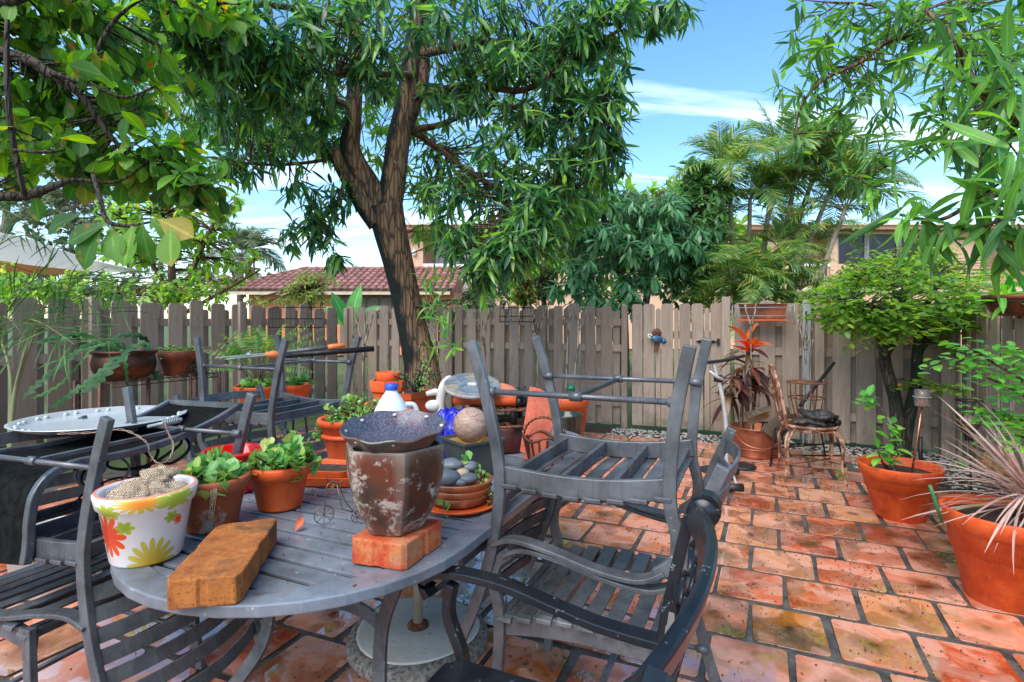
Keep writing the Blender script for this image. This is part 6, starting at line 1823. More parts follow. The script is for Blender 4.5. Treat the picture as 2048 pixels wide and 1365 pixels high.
m = MB(); m.prism([(-.020, -.012), (.020, -.012), (.020, .012), (-.020, .012)], .0092, .0112); part('slate_piece', m, simple('pale stone', (.6, .57, .5), None, 8, .5), dk)
wo = thing('ceramic_ornament', 'white curved ceramic ornament left of the slate disc', 'ornament', on_table(886, 2.66))
m = MB(); b0 = Vector(wo.location)
m.tube(spline([b0, b0 + Vector((.0, 0, .10)), b0 + Vector((-.012, 0, .20)), b0 + Vector((-.002, 0, .28)), b0 + Vector((.03, 0, .335)), b0 + Vector((.05, 0, .345))], 5), lerp_list([.035, .030, .024, .022, .026, .030, .022, .004], 26), 12)
part('curved_body', m, m_conc, wo, world=True)
m = MB(); m.ball(b0 + Vector((-.045, -.01, .215)), (.040, .02, .028), 14, 8); m.tube([b0 + Vector((-.08, 0, .27)), b0 + Vector((-.04, 0, .28)), b0 + Vector((0, 0, .27))], [.012, .018, .016], 8); part('fin', m, m_conc, wo, world=True)
m_bluebag = simple('blue plastic sheet', (0.012, 0.015, 0.42), (0.006, 0.008, 0.22), 7, .35, 0, .3, 40)
def crumple(c, w, d_, h, seed, n=34):
    m = MB(); vs_ = []
    for i in range(n + 1):
        for j in range(n + 1):
            x, y = (i / n * 2 - 1), (j / n * 2 - 1)
            f = max(0.0, 1 - (x * x) ** 1.3 - (y * y) ** 1.3)
            q = Vector((x * 2.1 + seed, y * 2.1, seed))
            z = h * (f ** .5) * (.62 + .5 * (1 - 2 * abs(mnoise.noise(q * .9))) * .5 + .28 * (1 - 2 * abs(mnoise.noise(q * 2.1))))
            vs_.append((c.x + x * w + .02 * mnoise.noise(q * 1.7), c.y + y * d_ + .02 * mnoise.noise(q * 1.9), c.z + max(0, z) + .003))
    m.add(vs_, [(i * (n + 1) + j, (i + 1) * (n + 1) + j, (i + 1) * (n + 1) + j + 1, i * (n + 1) + j + 1) for i in range(n) for j in range(n)], True); return m
bag = solo('plastic_bag', crumple(on_table(908, 2.46), .15, .11, .215, 21), m_bluebag, 'crumpled royal blue plastic bag behind the wooden ball', 'bag')
bg2 = MB(); q0 = on_table(985, 2.30)
bg2.ribbon(spline([q0 + Vector((-.07, .03, .02)), q0 + Vector((-.02, 0, .012)), q0 + Vector((.03, -.03, .008)), q0 + Vector((.06, -.02, .015))], 5), .035, .006, up=(0, .2, 1))
solo('plastic_strip', bg2, m_bluebag, 'blue plastic strip lying by the square planter', 'plastic strip')
m_mat = simple('coarse salmon foam', (0.52, 0.13, 0.075), (0.40, 0.09, 0.05), 60, .9, 0, .8, 260)
mt_ = thing('foam_mat', 'folded salmon-red foam mat standing up out of the basket', 'mat', on_table(1075, 2.44))
def leanpanel(a, b, c, d, th_):
    m = MB(); n_ = (Vector(b) - Vector(a)).cross(Vector(d) - Vector(a)).normalized() * th_
    m.add([a, b, c, d] + [Vector(q) + n_ for q in (a, b, c, d)], [(0, 1, 2, 3), (7, 6, 5, 4), (0, 4, 5, 1), (1, 5, 6, 2), (2, 6, 7, 3), (3, 7, 4, 0)]); return m
part('front_leaf', leanpanel(P(1047, 920, 2.40), P(1082, 925, 2.41), P(1122, 802, 2.50), P(1078, 778, 2.50), .012), m_mat, mt_, world=True, bev=.004)
part('back_leaf', leanpanel(P(1040, 905, 2.45), P(1068, 918, 2.43), P(1081, 779, 2.512), P(1060, 774, 2.56), .012), m_mat, mt_, world=True, bev=.004)
m_bronze = simple('coppery bronze', (0.26, 0.095, 0.05), (0.10, 0.04, 0.025), 9, .4, .7, .2)
bk = thing('wire_basket', 'bronze slatted basket with twisted handle at the table corner', 'basket', on_table(1088, 2.36), R(-20))
for z, r_ in ((.006, .058), (.125, .085)):
    m = MB(); m.tube([(r_ * math.cos(a) * 1.1, r_ * math.sin(a) * .85, z + (.012 * math.sin(4 * a) if z > .1 else 0)) for a in np.linspace(0, 2 * PI, 33)[:-1]], .006, 6, closed=True); part('hoop', m, m_bronze, bk)
for k in range(16):
    a = 2 * PI * k / 16; m = MB(); m.ribbon([(.058 * 1.1 * math.cos(a), .058 * .85 * math.sin(a), .006), (.085 * 1.1 * math.cos(a), .085 * .85 * math.sin(a), .125)], .010, .003, up=(math.cos(a), math.sin(a), 0)); part('stave', m, m_bronze, bk)
m = MB()
for ph in (0, PI): m.tube([(.085 * 1.1 * math.cos(t_) + .004 * math.cos(t_ * 14 + ph), .004 * math.sin(t_ * 14 + ph), .125 + .085 * math.sin(t_)) for t_ in np.linspace(0, PI, 40)], .005, 6)
part('handle', m, m_bronze, bk)
cs = thing('caster', 'small black twin-wheel caster on the rusty stand', 'caster', P(1043, 783, 2.58))
m = MB()
m.tube([(-.022, 0, 0), (-.010, 0, 0)], .020, 16); m.tube([(.010, 0, .003), (.022, 0, .003)], .020, 16); part('wheels', m, m_dark_metal, cs)
m = MB(); m.tube([(-.012, 0, 0), (.012, 0, .003)], .008, 8); m.tube([(0, 0, 0), (.0, .004, -.05)], .006, 8); part('stem', m, m_dark_metal, cs)

# toy wire tricycle, leaves and crumbs on the table
m_wire = simple('bare wire', (0.20, 0.16, 0.14), (0.09, 0.07, 0.06), 30, .4, .7)
tc = thing('wire_tricycle', 'tiny bent-wire tricycle ornament in front of the succulent pot', 'ornament', on_table(648, 1.69))
def wheel(c, r_, yaw, nm):
    m = MB(); ax = Vector((math.cos(yaw), math.sin(yaw), 0))
    m.tube([c + ax * r_ * math.cos(a) + Vector((0, 0, r_ * math.sin(a))) for a in np.linspace(0, 2 * PI, 25)[:-1]], .0014, 5, closed=True)
    for k in range(4): a = PI * k / 4; d = ax * r_ * math.cos(a) + Vector((0, 0, r_ * math.sin(a))); m.tube([c - d, c + d], .0009, 4)
    return part(nm, m, m_wire, tc)
wheel(Vector((0, 0, .030)), .029, .5, 'front_wheel'); wheel(Vector((.095, .02, .018)), .017, .5, 'rear_wheel'); wheel(Vector((.085, .06, .018)), .017, .5, 'rear_wheel')
m = MB(); m.tube(spline([(0, 0, .03), (.004, 0, .08), (.008, 0, .115), (.022, .01, .128), (.04, .015, .118), (.06, .025, .06), (.088, .04, .018)], 5), .0018, 5); m.tube(spline([(.024, -.005, .150), (.010, 0, .142), (.012, .01, .128), (.04, .02, .122), (.05, .025, .13)], 4), .0018, 5); m.tube([(.035, .015, .118), (.05, .02, .04), (.09, .04, .02)], .0016, 5); part('frame', m, m_wire, tc)
m_dead = leaf_mat('dead leaf', [(0, (0.42, 0.06, 0.03)), (.5, (0.34, 0.12, 0.04)), (1, (0.20, 0.10, 0.05))], trans=.2, rough=.6)
dl = [leaf_template(1, .5, 5, -.5, .7, 'lance', .9)]
for k, (px, Y, L_, az, lb) in enumerate([(655, 1.98, .05, .3, 'curled orange dead leaf on the table by the tricycle'), (592, 1.64, .045, 1.2, 'folded red dead leaf on the table in front of the tricycle'), (632, 1.93, .03, 2.6, 'small dark dead leaf beside the orange one')]):
    p = on_table(px, Y); m = MB(); tv, tf = dl[0]
    rot = Matrix.Rotation(az, 3, 'Z') @ Matrix.Rotation(-.5, 3, 'Y')
    m.add([p + rot @ (Vector(q) * L_) for q in tv.tolist()], [tuple(f) for f in tf.tolist()], True)
    solo('dead_leaf', m, m_dead, lb, 'leaf')

# fallen seeds over floor and furniture
m_seed = leaf_mat('seed husk', [(0, (0.035, 0.018, 0.008)), (.6, (0.09, 0.045, 0.018)), (1, (0.20, 0.12, 0.05))], trans=0.0, rough=.8, vein=False)
rg = random.Random(12); mb = MB()
def crumb(p, s):
    a = rg.uniform(0, 6.3); ca, sa = math.cos(a), math.sin(a)
    q = [(s, 0, 0), (-s * .5, s * .8, 0), (-s * .5, -s * .8, 0), (0, 0, s * 1.1), (s * .7, s * .7, s * .5), (-s * .9, 0, s * .5)]
    mb.add([(p.x + x * ca - y * sa, p.y + x * sa + y * ca, p.z + z) for x, y, z in q], [(0, 4, 3), (4, 1, 3), (1, 5, 3), (5, 2, 3), (2, 0, 3)])
cl = [UV(rg.uniform(1.2, 5.2), rg.uniform(-1.6, 1.5)) for _ in range(170)]
for _ in range(3800):
    if rg.random() < .55:
        c = rg.choice(cl); p = Vector((c.x + rg.gauss(0, .09), c.y + rg.gauss(0, .09), 0))
    else: p = UV(rg.uniform(.6, 5.8), rg.uniform(-3.2, 1.6))
    if p.y < .6: continue
    p.z = .002; crumb(p, rg.uniform(.0025, .006))
tag(link_mesh('seed_litter', mb.mesh('seed_litter'), m_seed), 'tiny brown seed husks scattered over the patio tiles', 'seed litter', kind='stuff')
mb = MB()
for _ in range(260):
    a, b = rg.uniform(-1.0, .6), rg.uniform(-.45, .45); p = TP(a, b, TZ + .001)
    crumb(p, rg.uniform(.0018, .004))
for _ in range(60):
    p = Vector((.31, 1.84, .438)) + VA * rg.uniform(-.22, .22) + UA * rg.uniform(-.24, .24); crumb(p, rg.uniform(.002, .004))
tag(link_mesh('seed_litter', mb.mesh('seed_litter'), m_seed), 'brown seed husks lying on the grey table and chair seat', 'seed litter', kind='stuff')

# ================================================================== tray, sling and cables on the left-hand chairs
m_mesh = simple('black sling mesh', (0.010, 0.011, 0.011), (0.003, 0.0035, 0.0035), 40, .95, 0, .9, 240, spec=.1)
m_alu = simple('hammered aluminium', (0.62, 0.64, 0.66), (0.46, 0.48, 0.50), 5, .32, .45, .25, 70)
sl = thing('sling_seat', 'black mesh sling seat with grey frame curving down toward the viewer at left', 'sling seat', Vector((-1.50, 2.05, .88)))
sv = Vector((.30, .954, 0)); su = Vector((.954, -.30, 0))      # along (away from the viewer) and across the sling
prof = [(.42, .075), (.30, .035), (.16, .005), (.02, -.012), (-.12, -.014), (-.24, -.006), (-.32, -.022), (-.365, -.070), (-.380, -.14), (-.384, -.22), (-.392, -.27)]
pr = spline([Vector((a, 0, b)) for a, b in prof], 4)
SW = .185
def slp(p, q): return Vector(sl.location) + sv * p.x + su * q + Vector((0, 0, p.z))
m = MB(); nn = 8
for th_ in (0, -.004):
    vs_ = [slp(p, -SW + 2 * SW * k / nn) + Vector((0, 0, th_ - .010 * math.sin(PI * k / nn))) for p in pr for k in range(nn + 1)]
    fs = [(i * (nn + 1) + k, (i + 1) * (nn + 1) + k, (i + 1) * (nn + 1) + k + 1, i * (nn + 1) + k + 1) for i in range(len(pr) - 1) for k in range(nn)]
    m.add(vs_, fs, True)
part('mesh_panel', m, m_mesh, sl, world=True)
for q in (-SW - .01, SW + .01):
    m = MB(); m.ribbon([slp(p, q) for p in pr], .022, .026); part('side_rail', m, m_gun, sl, world=True, bev=.004)
m = MB(); m.ribbon([slp(pr[0], -SW), slp(pr[0], SW)], .024, .02); part('end_rail', m, m_gun, sl, world=True)
trc = Vector((-1.68, 2.26, .908))
ty = thing('serving_tray', 'big round silver tray with knobbed rim on the black sling seat', 'tray', trc)
m = MB(); m.lathe([(0, 0), (.235, 0), (.262, .004), (.278, .014), (.296, .020), (.300, .023), (.294, .025), (.276, .019), (.258, .008), (.23, .004), (0, .004)], (0, 0, 0), 64, shape=lambda a, k: 1 + .004 * math.sin(24 * a) * (k in (4, 5, 6)), sx=1.0); part('tray_body', m, m_alu, ty)
kb = MB(); kb.ball((0, 0, 0), (.0085, .0085, .006), 10, 6); kme = kb.mesh('rim_knob'); kme.materials.append(m_alu)
for k in range(44):
    if k % 3 == 2: continue
    a = 2 * PI * k / 44; o = bpy.data.objects.new('rim_knob', kme); col.objects.link(o); o.parent = ty; o.location = (.268 * math.cos(a), .268 * math.sin(a), .0165)
m_tw = simple('twisted rusty wire', (0.34, 0.24, 0.18), (0.14, 0.10, 0.08), 40, .5, .5)
cw = thing('coiled_wire', 'twisted wire with metal coil hanging off the silver tray', 'wire', P(330, 848, 1.98))
c0 = P(330, 846, 1.98); m = MB(); dd = Vector((.055, .01, .012))
m.tube([c0 - dd, c0 + dd], .006, 10); part('rod', m, m_galv, cw, world=True)
m = MB(); m.tube([c0 - dd * .1 + dd * (k / 60) + Vector((0, .011 * math.cos(k * .75), .011 * math.sin(k * .75))) for k in range(60)], .0022, 5); part('coil', m, m_galv, cw, world=True)
m = MB(); path = spline([P(115, 868, 1.92), P(180, 866, 1.88), P(245, 860, 1.86), P(292, 884, 1.85), P(300, 908, 1.85), P(316, 926, 1.85), P(338, 918, 1.87), P(346, 890, 1.9), P(334, 862, 1.95), P(330, 850, 1.97)], 8)
for ph in (0, PI):
    m.tube([p + Vector((.003 * math.cos(i * 1.1 + ph), 0, .003 * math.sin(i * 1.1 + ph))) for i, p in enumerate(path)], .0018, 4)
part('twisted_wire', m, m_tw, cw, world=True)
cb = thing('cable_loops', 'loose loops of black and grey cable under the sling seat', 'cable', Vector((-1.5, 2.05, .45)))
for k, (px, py, Y, rx, ry, tl) in enumerate([(240, 930, 2.1, 65, 42, .2), (205, 945, 2.05, 50, 30, -.3), (290, 905, 2.15, 60, 26, .4), (225, 985, 2.0, 55, 20, .1), (330, 890, 2.2, 50, 30, -.5)]):
    c = P(px, py, Y); m = MB(); pts = [c + Vector((rx / FPX * Y * math.cos(a) + .01 * math.sin(3 * a), .06 * math.sin(a + tl) , ry / FPX * Y * math.sin(a + tl))) for a in np.linspace(0, 2 * PI, 33)[:-1]]
    m.tube(pts, .0042 if k % 2 else .006, 6, closed=True); part('cable', m, (m_dark_metal, m_grey_frame)[k == 1], cb, world=True)
# weathered round pot on the floor at the left
lp = pot('flower_pot', 'weathered round stone pot on the floor behind the left chairs', G(45, 1230) + Vector((-.1, .25, 0)), .13, .17, .30, m_conc, wob=.01)
succulent(tuple(Vector(lp.location) + Vector((.14, -.1, .16))), 'succulent', 'thin green trailing sprig hanging from the stone floor pot', .02, .14, 8, (.03, .05), 40, nl=(3, 4), mat=m_succ)

# long-handled loppers lying on the chair legs
m_orange = simple('orange rubber', (0.72, 0.20, 0.05), (0.6, 0.15, 0.04), 6, .5)
lop = thing('loppers', 'long-handled black loppers with orange grips lying on chair legs', 'loppers', P(600, 705, 2.95))
a0, a1 = P(562, 712, 2.78), P(748, 698, 2.95)
m = MB(); m.tube([a0, a1], [.0145, .0145], 12); part('handle', m, m_dark_metal, lop, world=True)
b0, b1 = P(560, 706, 2.84), P(690, 691, 3.0)
m = MB(); m.tube([b0, b1], .010, 10); part('handle', m, m_gun, lop, world=True)
m = MB(); m.tube([b0.lerp(b1, .72), b0.lerp(b1, .8), b1], [.012, .0155, .013], 12); part('grip', m, m_orange, lop, world=True)
m = MB(); m.tube([P(530, 709, 2.76), P(545, 709, 2.78), P(563, 711, 2.79)], [.008, .020, .016], 10); part('grip', m, m_orange, lop, world=True)
m = MB(); m.ribbon(spline([P(535, 710, 2.77), P(500, 713, 2.74), P(470, 716, 2.71), P(452, 719, 2.70)], 4), [.022] * 5 + [.03] * 4 + [.02, .012, .006, .002], .006); part('blade', m, m_galv, lop, world=True)
m = MB(); m.ribbon(spline([P(535, 708, 2.78), P(505, 709, 2.75), P(478, 712, 2.72), P(430, 716, 2.68)], 4), [.018] * 9 + [.012, .01, .008, .005], .005); part('blade', m, m_galv, lop, world=True)
m = MB(); m.tube([P(498, 706, 2.745), P(498, 716, 2.745)], .011, 12); part('pivot_bolt', m, m_galv, lop, world=True)

# ================================================================== rack of pots at the left fence
rk = thing('wire_rack', 'rusty brown wire shelf rack standing against the left fence', 'rack', Vector((-3.50, 4.95, 0)))
ra, rb_ = P(150, 770, 4.62), P(392, 748, 5.62); rzt = .80
e = Vector((rb_.x - ra.x, rb_.y - ra.y, 0)); eL = e.length; e.normalize(); ep = Vector((e.y, -e.x, 0))
ra = Vector((ra.x, ra.y, 0))
m_brownmetal = simple('brown enamel', (0.13, 0.05, 0.035), (0.06, 0.03, 0.022), 12, .5, .3, .3)
for s in (0.0, .36, .72, 1.0):
    for q in ((0, .34) if s in (0.0, 1.0) else (.34,)):
        m = MB(); p = ra + e * eL * s + ep * q; m.tube([p, p + Vector((0, 0, rzt + .02))], .016, 10); part('rack_post', m, m_brownmetal, rk, world=True)
for q in (0, .34):
    m = MB(); p0 = ra + ep * q; n = 34
    m.tube([p0 + Vector((0, 0, rzt)), p0 + e * eL + Vector((0, 0, rzt))], .005, 6); m.tube([p0 + Vector((0, 0, rzt - .035)), p0 + e * eL + Vector((0, 0, rzt - .035))], .005, 6)
    m.tube([p0 + e * eL * k / n + Vector((0, 0, rzt - (.035 if k % 2 else 0))) for k in range(n + 1)], .003, 4); part('truss_edge', m, m_brownmetal, rk, world=True)
for k in range(15):
    m = MB(); p = ra + e * eL * (k + .5) / 15; m.tube([p + Vector((0, 0, rzt)), p + ep * .34 + Vector((0, 0, rzt))], .003, 5); part('shelf_wire', m, m_brownmetal, rk, world=True)
cpot = thing('copper_pot', 'dented dark copper cauldron of trailing cactus on the wire rack', 'pot', ra + e * eL * .27 + ep * .17 + Vector((0, 0, rzt + .004)))
m_copper_dark = simple('tarnished copper', (0.13, 0.05, 0.03), (0.02, 0.014, 0.012), 5, .4, .6, .3, 50, speck=((.32, .12, .06), .30, 12))
m = MB(); m.lathe([(0, 0), (.13, 0), (.19, .03), (.235, .10), (.240, .15), (.232, .20), (.222, .222), (.245, .236), (.250, .252), (.240, .262), (.215, .258), (.205, .22), (0, .20)], (0, 0, 0), 36, wob=.008); part('cauldron_body', m, m_copper_dark, cpot)
m = MB(); m.lathe([(.207, .222), (.1, .235), (0, .24)], (0, 0, 0), 24); part('soil', m, m_potsoil, cpot)
tp2 = pot('flower_pot', 'two-tone terracotta pot with leafy rim on the wire rack', ra + e * eL * .73 + ep * .17 + Vector((0, 0, rzt + .004)), .125, .18, .235, m_terra_dark, rimh=.09)
succulent(tuple(Vector(tp2.location) + Vector((0, 0, .215))), 'ground_cover', 'light green creeper covering the two-tone pot on the rack', .20, .06, 70, (.018, .034), 120, mat=m_succ, tm=oval_fat)
wire_nest = MB()
for k in range(14):
    a = RNG.uniform(0, 6.28); c = Vector(tp2.location) + Vector((.19, -.05, .06)); wire_nest.tube(spline([c + Vector((RNG.normal(0, .07), RNG.normal(0, .05), RNG.normal(0, .05))) for _ in range(5)], 4), .0025, 4)
solo('wire_tangle', wire_nest, m_dark_metal, 'tangle of thin rusty wire beside the two-tone pot', 'wire')
# zigzag cactus
m_zig = leaf_mat('zigzag cactus stem', [(0, (0.012, 0.05, 0.018)), (.6, (0.02, 0.08, 0.025)), (1, (0.035, 0.11, 0.03))], trans=.1, rough=.55, spec=.25)
zc = thing('fishbone_cactus', 'fishbone cactus with zigzag stems trailing from the copper cauldron', 'cactus', Vector(cpot.location) + Vector((0, 0, .24)))
cx = Vector(zc.location)
def zig(path, wd, nm='zigzag_stem'):
    s = spline(path, 10); m = MB(); L = sum((s[i + 1] - s[i]).length for i in range(len(s) - 1)); n = max(10, int(L / .016))
    acc = [0]
    for i in range(len(s) - 1): acc.append(acc[-1] + (s[i + 1] - s[i]).length)
    def at(d):
        for i in range(len(s) - 1):
            if acc[i + 1] >= d: return s[i].lerp(s[i + 1], (d - acc[i]) / max(1e-6, acc[i + 1] - acc[i])), (s[i + 1] - s[i]).normalized()
        return s[-1], (s[-1] - s[-2]).normalized()
    vs_, fs = [], []
    for i in range(n + 1):
        p, t_ = at(L * i / n); sd2 = t_.cross(Vector((0, -1, .35))).normalized(); up = sd2.cross(t_)
        ph = (i % 4) / 4.0; wl_ = wd * (.12 + .88 * (1 - ph)); wr_ = wd * (.12 + .88 * (1 - ((i + 2) % 4) / 4.0)); taper = min(1, (n - i) / 6 + .2)
        vs_ += [p - sd2 * wl_ * taper, p + up * .004, p + sd2 * wr_ * taper, p - up * .004]
    for i in range(n):
        a = i * 4; b = a + 4
        fs += [(a, b, b + 1, a + 1), (a + 1, b + 1, b + 2, a + 2), (a + 2, b + 2, b + 3, a + 3), (a + 3, b + 3, b, a)]
    m.add(vs_, fs); part(nm, m, m_zig, zc, world=True)
Yc = 4.75
for path, w in [([cx, P(180, 690, 4.7), P(130, 725, 4.5), P(80, 765, 4.3), P(45, 800, 4.2)], .05), ([cx, P(262, 695, 4.6), P(225, 735, 4.35), P(190, 768, 4.3), P(160, 790, 4.25)], .06), ([cx, P(290, 688, 4.9), P(300, 730, 4.9), P(322, 765, 4.9)], .05), ([cx, P(200, 690, 4.7), P(165, 720, 4.6), P(120, 770, 4.5), P(60, 800, 4.5)], .025), ([cx, P(230, 675, 4.8), P(275, 672, 4.9), P(300, 685, 5.0)], .04), ([cx, P(190, 680, 4.8), P(150, 668, 4.7), P(110, 690, 4.6)], .04), ([cx, P(240, 685, 4.6), P(170, 700, 4.5), P(120, 720, 4.4), P(70, 740, 4.3)], .02), ([cx, P(250, 720, 4.6), P(255, 780, 4.7), P(248, 815, 4.7)], .035), ([cx, P(170, 690, 4.7), P(140, 670, 4.6), P(60, 690, 4.4)], .035), ([P(245, 700, 4.65), P(200, 745, 4.5), P(140, 790, 4.4), P(100, 820, 4.4)], .045)]:
    zig(path, w * .8)

# fern pots
fp = pot('flower_pot', 'terracotta bowl of ferns in front of the left fence', P(516, 806, 4.75), .13, .185, .15, m_terra, rimh=.05)
fst = thing('plant_stand', 'dark iron stand under the terracotta fern bowl', 'plant stand', Vector((fp.location.x, fp.location.y, 0)))
for k in range(3):
    a = 2 * PI * k / 3 + .4; m = MB(); m.tube([(.17 * math.cos(a), .17 * math.sin(a), 0), (.10 * math.cos(a), .10 * math.sin(a), fp.location.z)], .010, 7); part('leg', m, m_dark_metal, fst)
m = MB(); m.tube([(.13 * math.cos(a), .13 * math.sin(a), fp.location.z - .008) for a in np.linspace(0, 2 * PI, 25)[:-1]], .007, 6, closed=True); part('ring', m, m_dark_metal, fst)
m_fern = leaf_mat('fern leaflet', [(0, (0.06, 0.20, 0.04)), (.6, (0.13, 0.34, 0.06)), (.9, (0.25, 0.44, 0.08)), (1, (0.5, 0.42, 0.08))], trans=.4, rough=.45)
fern = thing('fern', 'arching green fern rising above the terracotta bowl', 'fern', Vector(fp.location) + Vector((0, 0, .14)))
d, T_, S_, U_ = [], [], [], []; rib = MB()
for tip in [(432, 685, 4.6), (455, 690, 4.6), (500, 655, 4.7), (470, 660, 4.8), (650, 655, 4.6), (625, 645, 4.7), (600, 650, 4.6), (660, 670, 4.5), (440, 665, 4.5), (575, 640, 4.5), (405, 700, 4.6), (540, 670, 4.5), (560, 690, 4.5), (645, 690, 4.6), (420, 740, 4.5), (630, 745, 4.6), (520, 650, 4.9)]:
    b = Vector(fern.location); tp_ = P(*tip); mid = b.lerp(tp_, .6) + Vector((0, 0, .10)); s = spline([b, b.lerp(mid, .5) + Vector((0, 0, .05)), mid, tp_], 9)
    rib.tube(s, lerp_list([.004, .0015], len(s)), 4, cap=False)
    for i in range(9, len(s) - 1):
        t_ = (s[i + 1] - s[i]).normalized(); sd2 = t_.cross(Vector((0, -.4, 1))).normalized(); f = (i - 9) / (len(s) - 10)
        for sg in (-1, 1):
            for h in (0,):
                d.append(np.array(sd2 * sg + t_ * .35 + Vector((RNG.normal(0, .1), RNG.normal(0, .1), -.22)))); T_.append(np.array(s[i].lerp(s[i + 1], h))); S_.append(.085 * math.sin(PI * (f * .85 + .12))); U_.append(np.array(sd2.cross(t_)))
part('fern_ribs', rib, m_frond_rib, fern, world=True)['kind'] = 'stuff'
put_leaves(fern, [leaf_template(1, .17, 3, .1, .1, 'lance'), leaf_template(1, .15, 3, .35, .1, 'lance')], frames(np.array(d), np.array(U_)), np.array(T_), np.maximum(.015, np.array(S_)), m_fern, 0, 'leaflet', 'fronds')
m = MB()
for k in range(36):
    b = Vector(fern.location) + Vector((RNG.normal(0, .06), RNG.normal(0, .05), 0)); m.tube([b, b + Vector((RNG.normal(0, .06), RNG.normal(0, .04), RNG.uniform(.1, .36)))], .002, 4, cap=False)
part('dry_stalks', m, m_bark_brown, fern, world=True)['kind'] = 'stuff'
succulent(tuple(Vector(fp.location) + Vector((0, 0, .135))), 'leafy_plant', 'round-leaved plant round the foot of the fern', .17, .06, 26, (.045, .07), 100, mat=m_succ)
fp2 = pot('flower_pot', 'smaller terracotta pot right of the fern bowl', P(590, 806, 4.95), .10, .14, .17, m_terra, rimh=.05)
fst2 = thing('plant_stand', 'dark iron stand under the smaller pot by the fern', 'plant stand', Vector((fp2.location.x, fp2.location.y, 0)))
for k in range(3):
    a = 2 * PI * k / 3; m = MB(); m.tube([(.14 * math.cos(a), .14 * math.sin(a), 0), (.08 * math.cos(a), .08 * math.sin(a), fp2.location.z)], .010, 7); part('leg', m, m_dark_metal, fst2)
succulent(tuple(Vector(fp2.location) + Vector((0, 0, .15))), 'leafy_plant', 'broad-leaved rosette plant in the smaller pot by the fern', .10, .10, 9, (.06, .09), 80, mat=m_succ)

# wispy palm at the left edge
pw = thing('potted_palm', 'wispy young palm with long thin leaves at the left edge', 'palm', Vector((-2.95, 3.15, 0)))
m = MB()
for k, pth in enumerate([[(15, 1105, 3.15), (20, 860, 3.15), (22, 760, 3.15), (5, 690, 3.15), (-40, 600, 3.15)], [(18, 1105, 3.15), (22, 850, 3.15), (40, 740, 3.1), (70, 650, 3.05)], [(20, 1105, 3.15), (25, 830, 3.13), (50, 720, 3.1), (90, 620, 3.0)]]):
    s = spline([P(*q) for q in pth], 6); m.tube(s, lerp_list([.014, .010, .005], len(s)), 8)
part('stem', m, simple('pale palm stem', (.24, .25, .13), (.16, .18, .09), 8, .5), pw, world=True)
d, T_, S_, U_ = [], [], [], []; rib = MB()
m_thin = leaf_mat('thin palm leaflet', [(0, (0.025, 0.08, 0.022)), (.6, (0.05, 0.14, 0.03)), (1, (0.11, 0.22, 0.05))], trans=.25, rough=.45, spec=.3)
for pth in [[(70, 650, 3.05), (110, 590, 3.0), (180, 570, 2.95), (255, 590, 2.9)], [(40, 740, 3.1), (60, 640, 3.05), (130, 610, 3.0), (230, 640, 2.95)], [(-40, 600, 3.15), (-10, 500, 3.1), (60, 470, 3.05), (130, 500, 3.0)], [(5, 690, 3.15), (20, 600, 3.1), (80, 560, 3.05), (170, 600, 3.0)], [(-40, 600, 3.1), (-60, 480, 3.0), (-10, 420, 2.9), (50, 440, 2.8)], [(70, 650, 3.05), (60, 640, 2.9), (90, 650, 2.8), (150, 690, 2.7)], [(0, 700, 3.1), (0, 640, 3.0), (20, 640, 2.9), (60, 690, 2.8)]]:
    s = spline([P(*q) for q in pth], 9); rib.tube(s, lerp_list([.005, .0015], len(s)), 4, cap=False)
    for i in range(5, len(s) - 1):
        t_ = (s[i + 1] - s[i]).normalized(); sd2 = t_.cross(Vector((0, -.5, 1))).normalized()
        for sg in (-1, 1):
            d.append(np.array(sd2 * sg * .8 + t_ * .9 + Vector((RNG.normal(0, .15), RNG.normal(0, .15), RNG.normal(.35, .25))))); T_.append(np.array(s[i])); S_.append(RNG.uniform(.20, .34)); U_.append(np.array(sd2.cross(t_)) + RNG.normal(0, .2, 3))
part('leaf_ribs', rib, m_frond_rib, pw, world=True)['kind'] = 'stuff'
put_leaves(pw, [leaf_template(1, .030, 6, .18, .2, 'lance'), leaf_template(1, .026, 6, .4, .2, 'lance'), leaf_template(1, .032, 6, .05, .2, 'lance')], frames(unit(np.array(d)), np.array(U_)), np.array(T_), np.array(S_), m_thin, 200, 'leaflet', 'fronds')
pot('flower_pot', 'dark pot holding the wispy young palm', Vector((-2.95, 3.15, 0)), .14, .19, .30, m_terra_dark, rimh=.05)

# ================================================================== against the back fence
og = pot('flower_pot', 'large empty orange plastic pot behind the overturned chair', (.545, 5.62, 0), .17, .235, .55, simple('orange plastic', (0.58, 0.11, 0.025), (0.50, 0.085, 0.018), 4, .45), soil=0, rimh=.10)
m_gglaze = simple('dark green glaze', (0.018, 0.045, 0.028), (0.008, 0.02, 0.012), 5, .12, 0)
pot('flower_pot', 'dark green glazed pot in front of the large orange pot', (.50, 5.15, 0), .12, .165, .45, m_gglaze, rimh=.02, rimo=.006)
m = MB(); c = P(1142, 776, 6.0); m.lathe([(0, -.03), (.04, -.028), (.05, .0), (.036, .03), (0, .036)], c, 14)
gs = thing('garden_stake', 'green glass ball stake behind the orange pot', 'stake', Vector((c.x, c.y, 0)))
part('glass_ball', m, simple('green glass', (.01, .22, .10), None, 4, .1), gs, world=True)
m = MB(); m.tube([Vector((c.x, c.y, 0)), c], .006, 6); part('rod', m, m_dark_metal, gs, world=True)

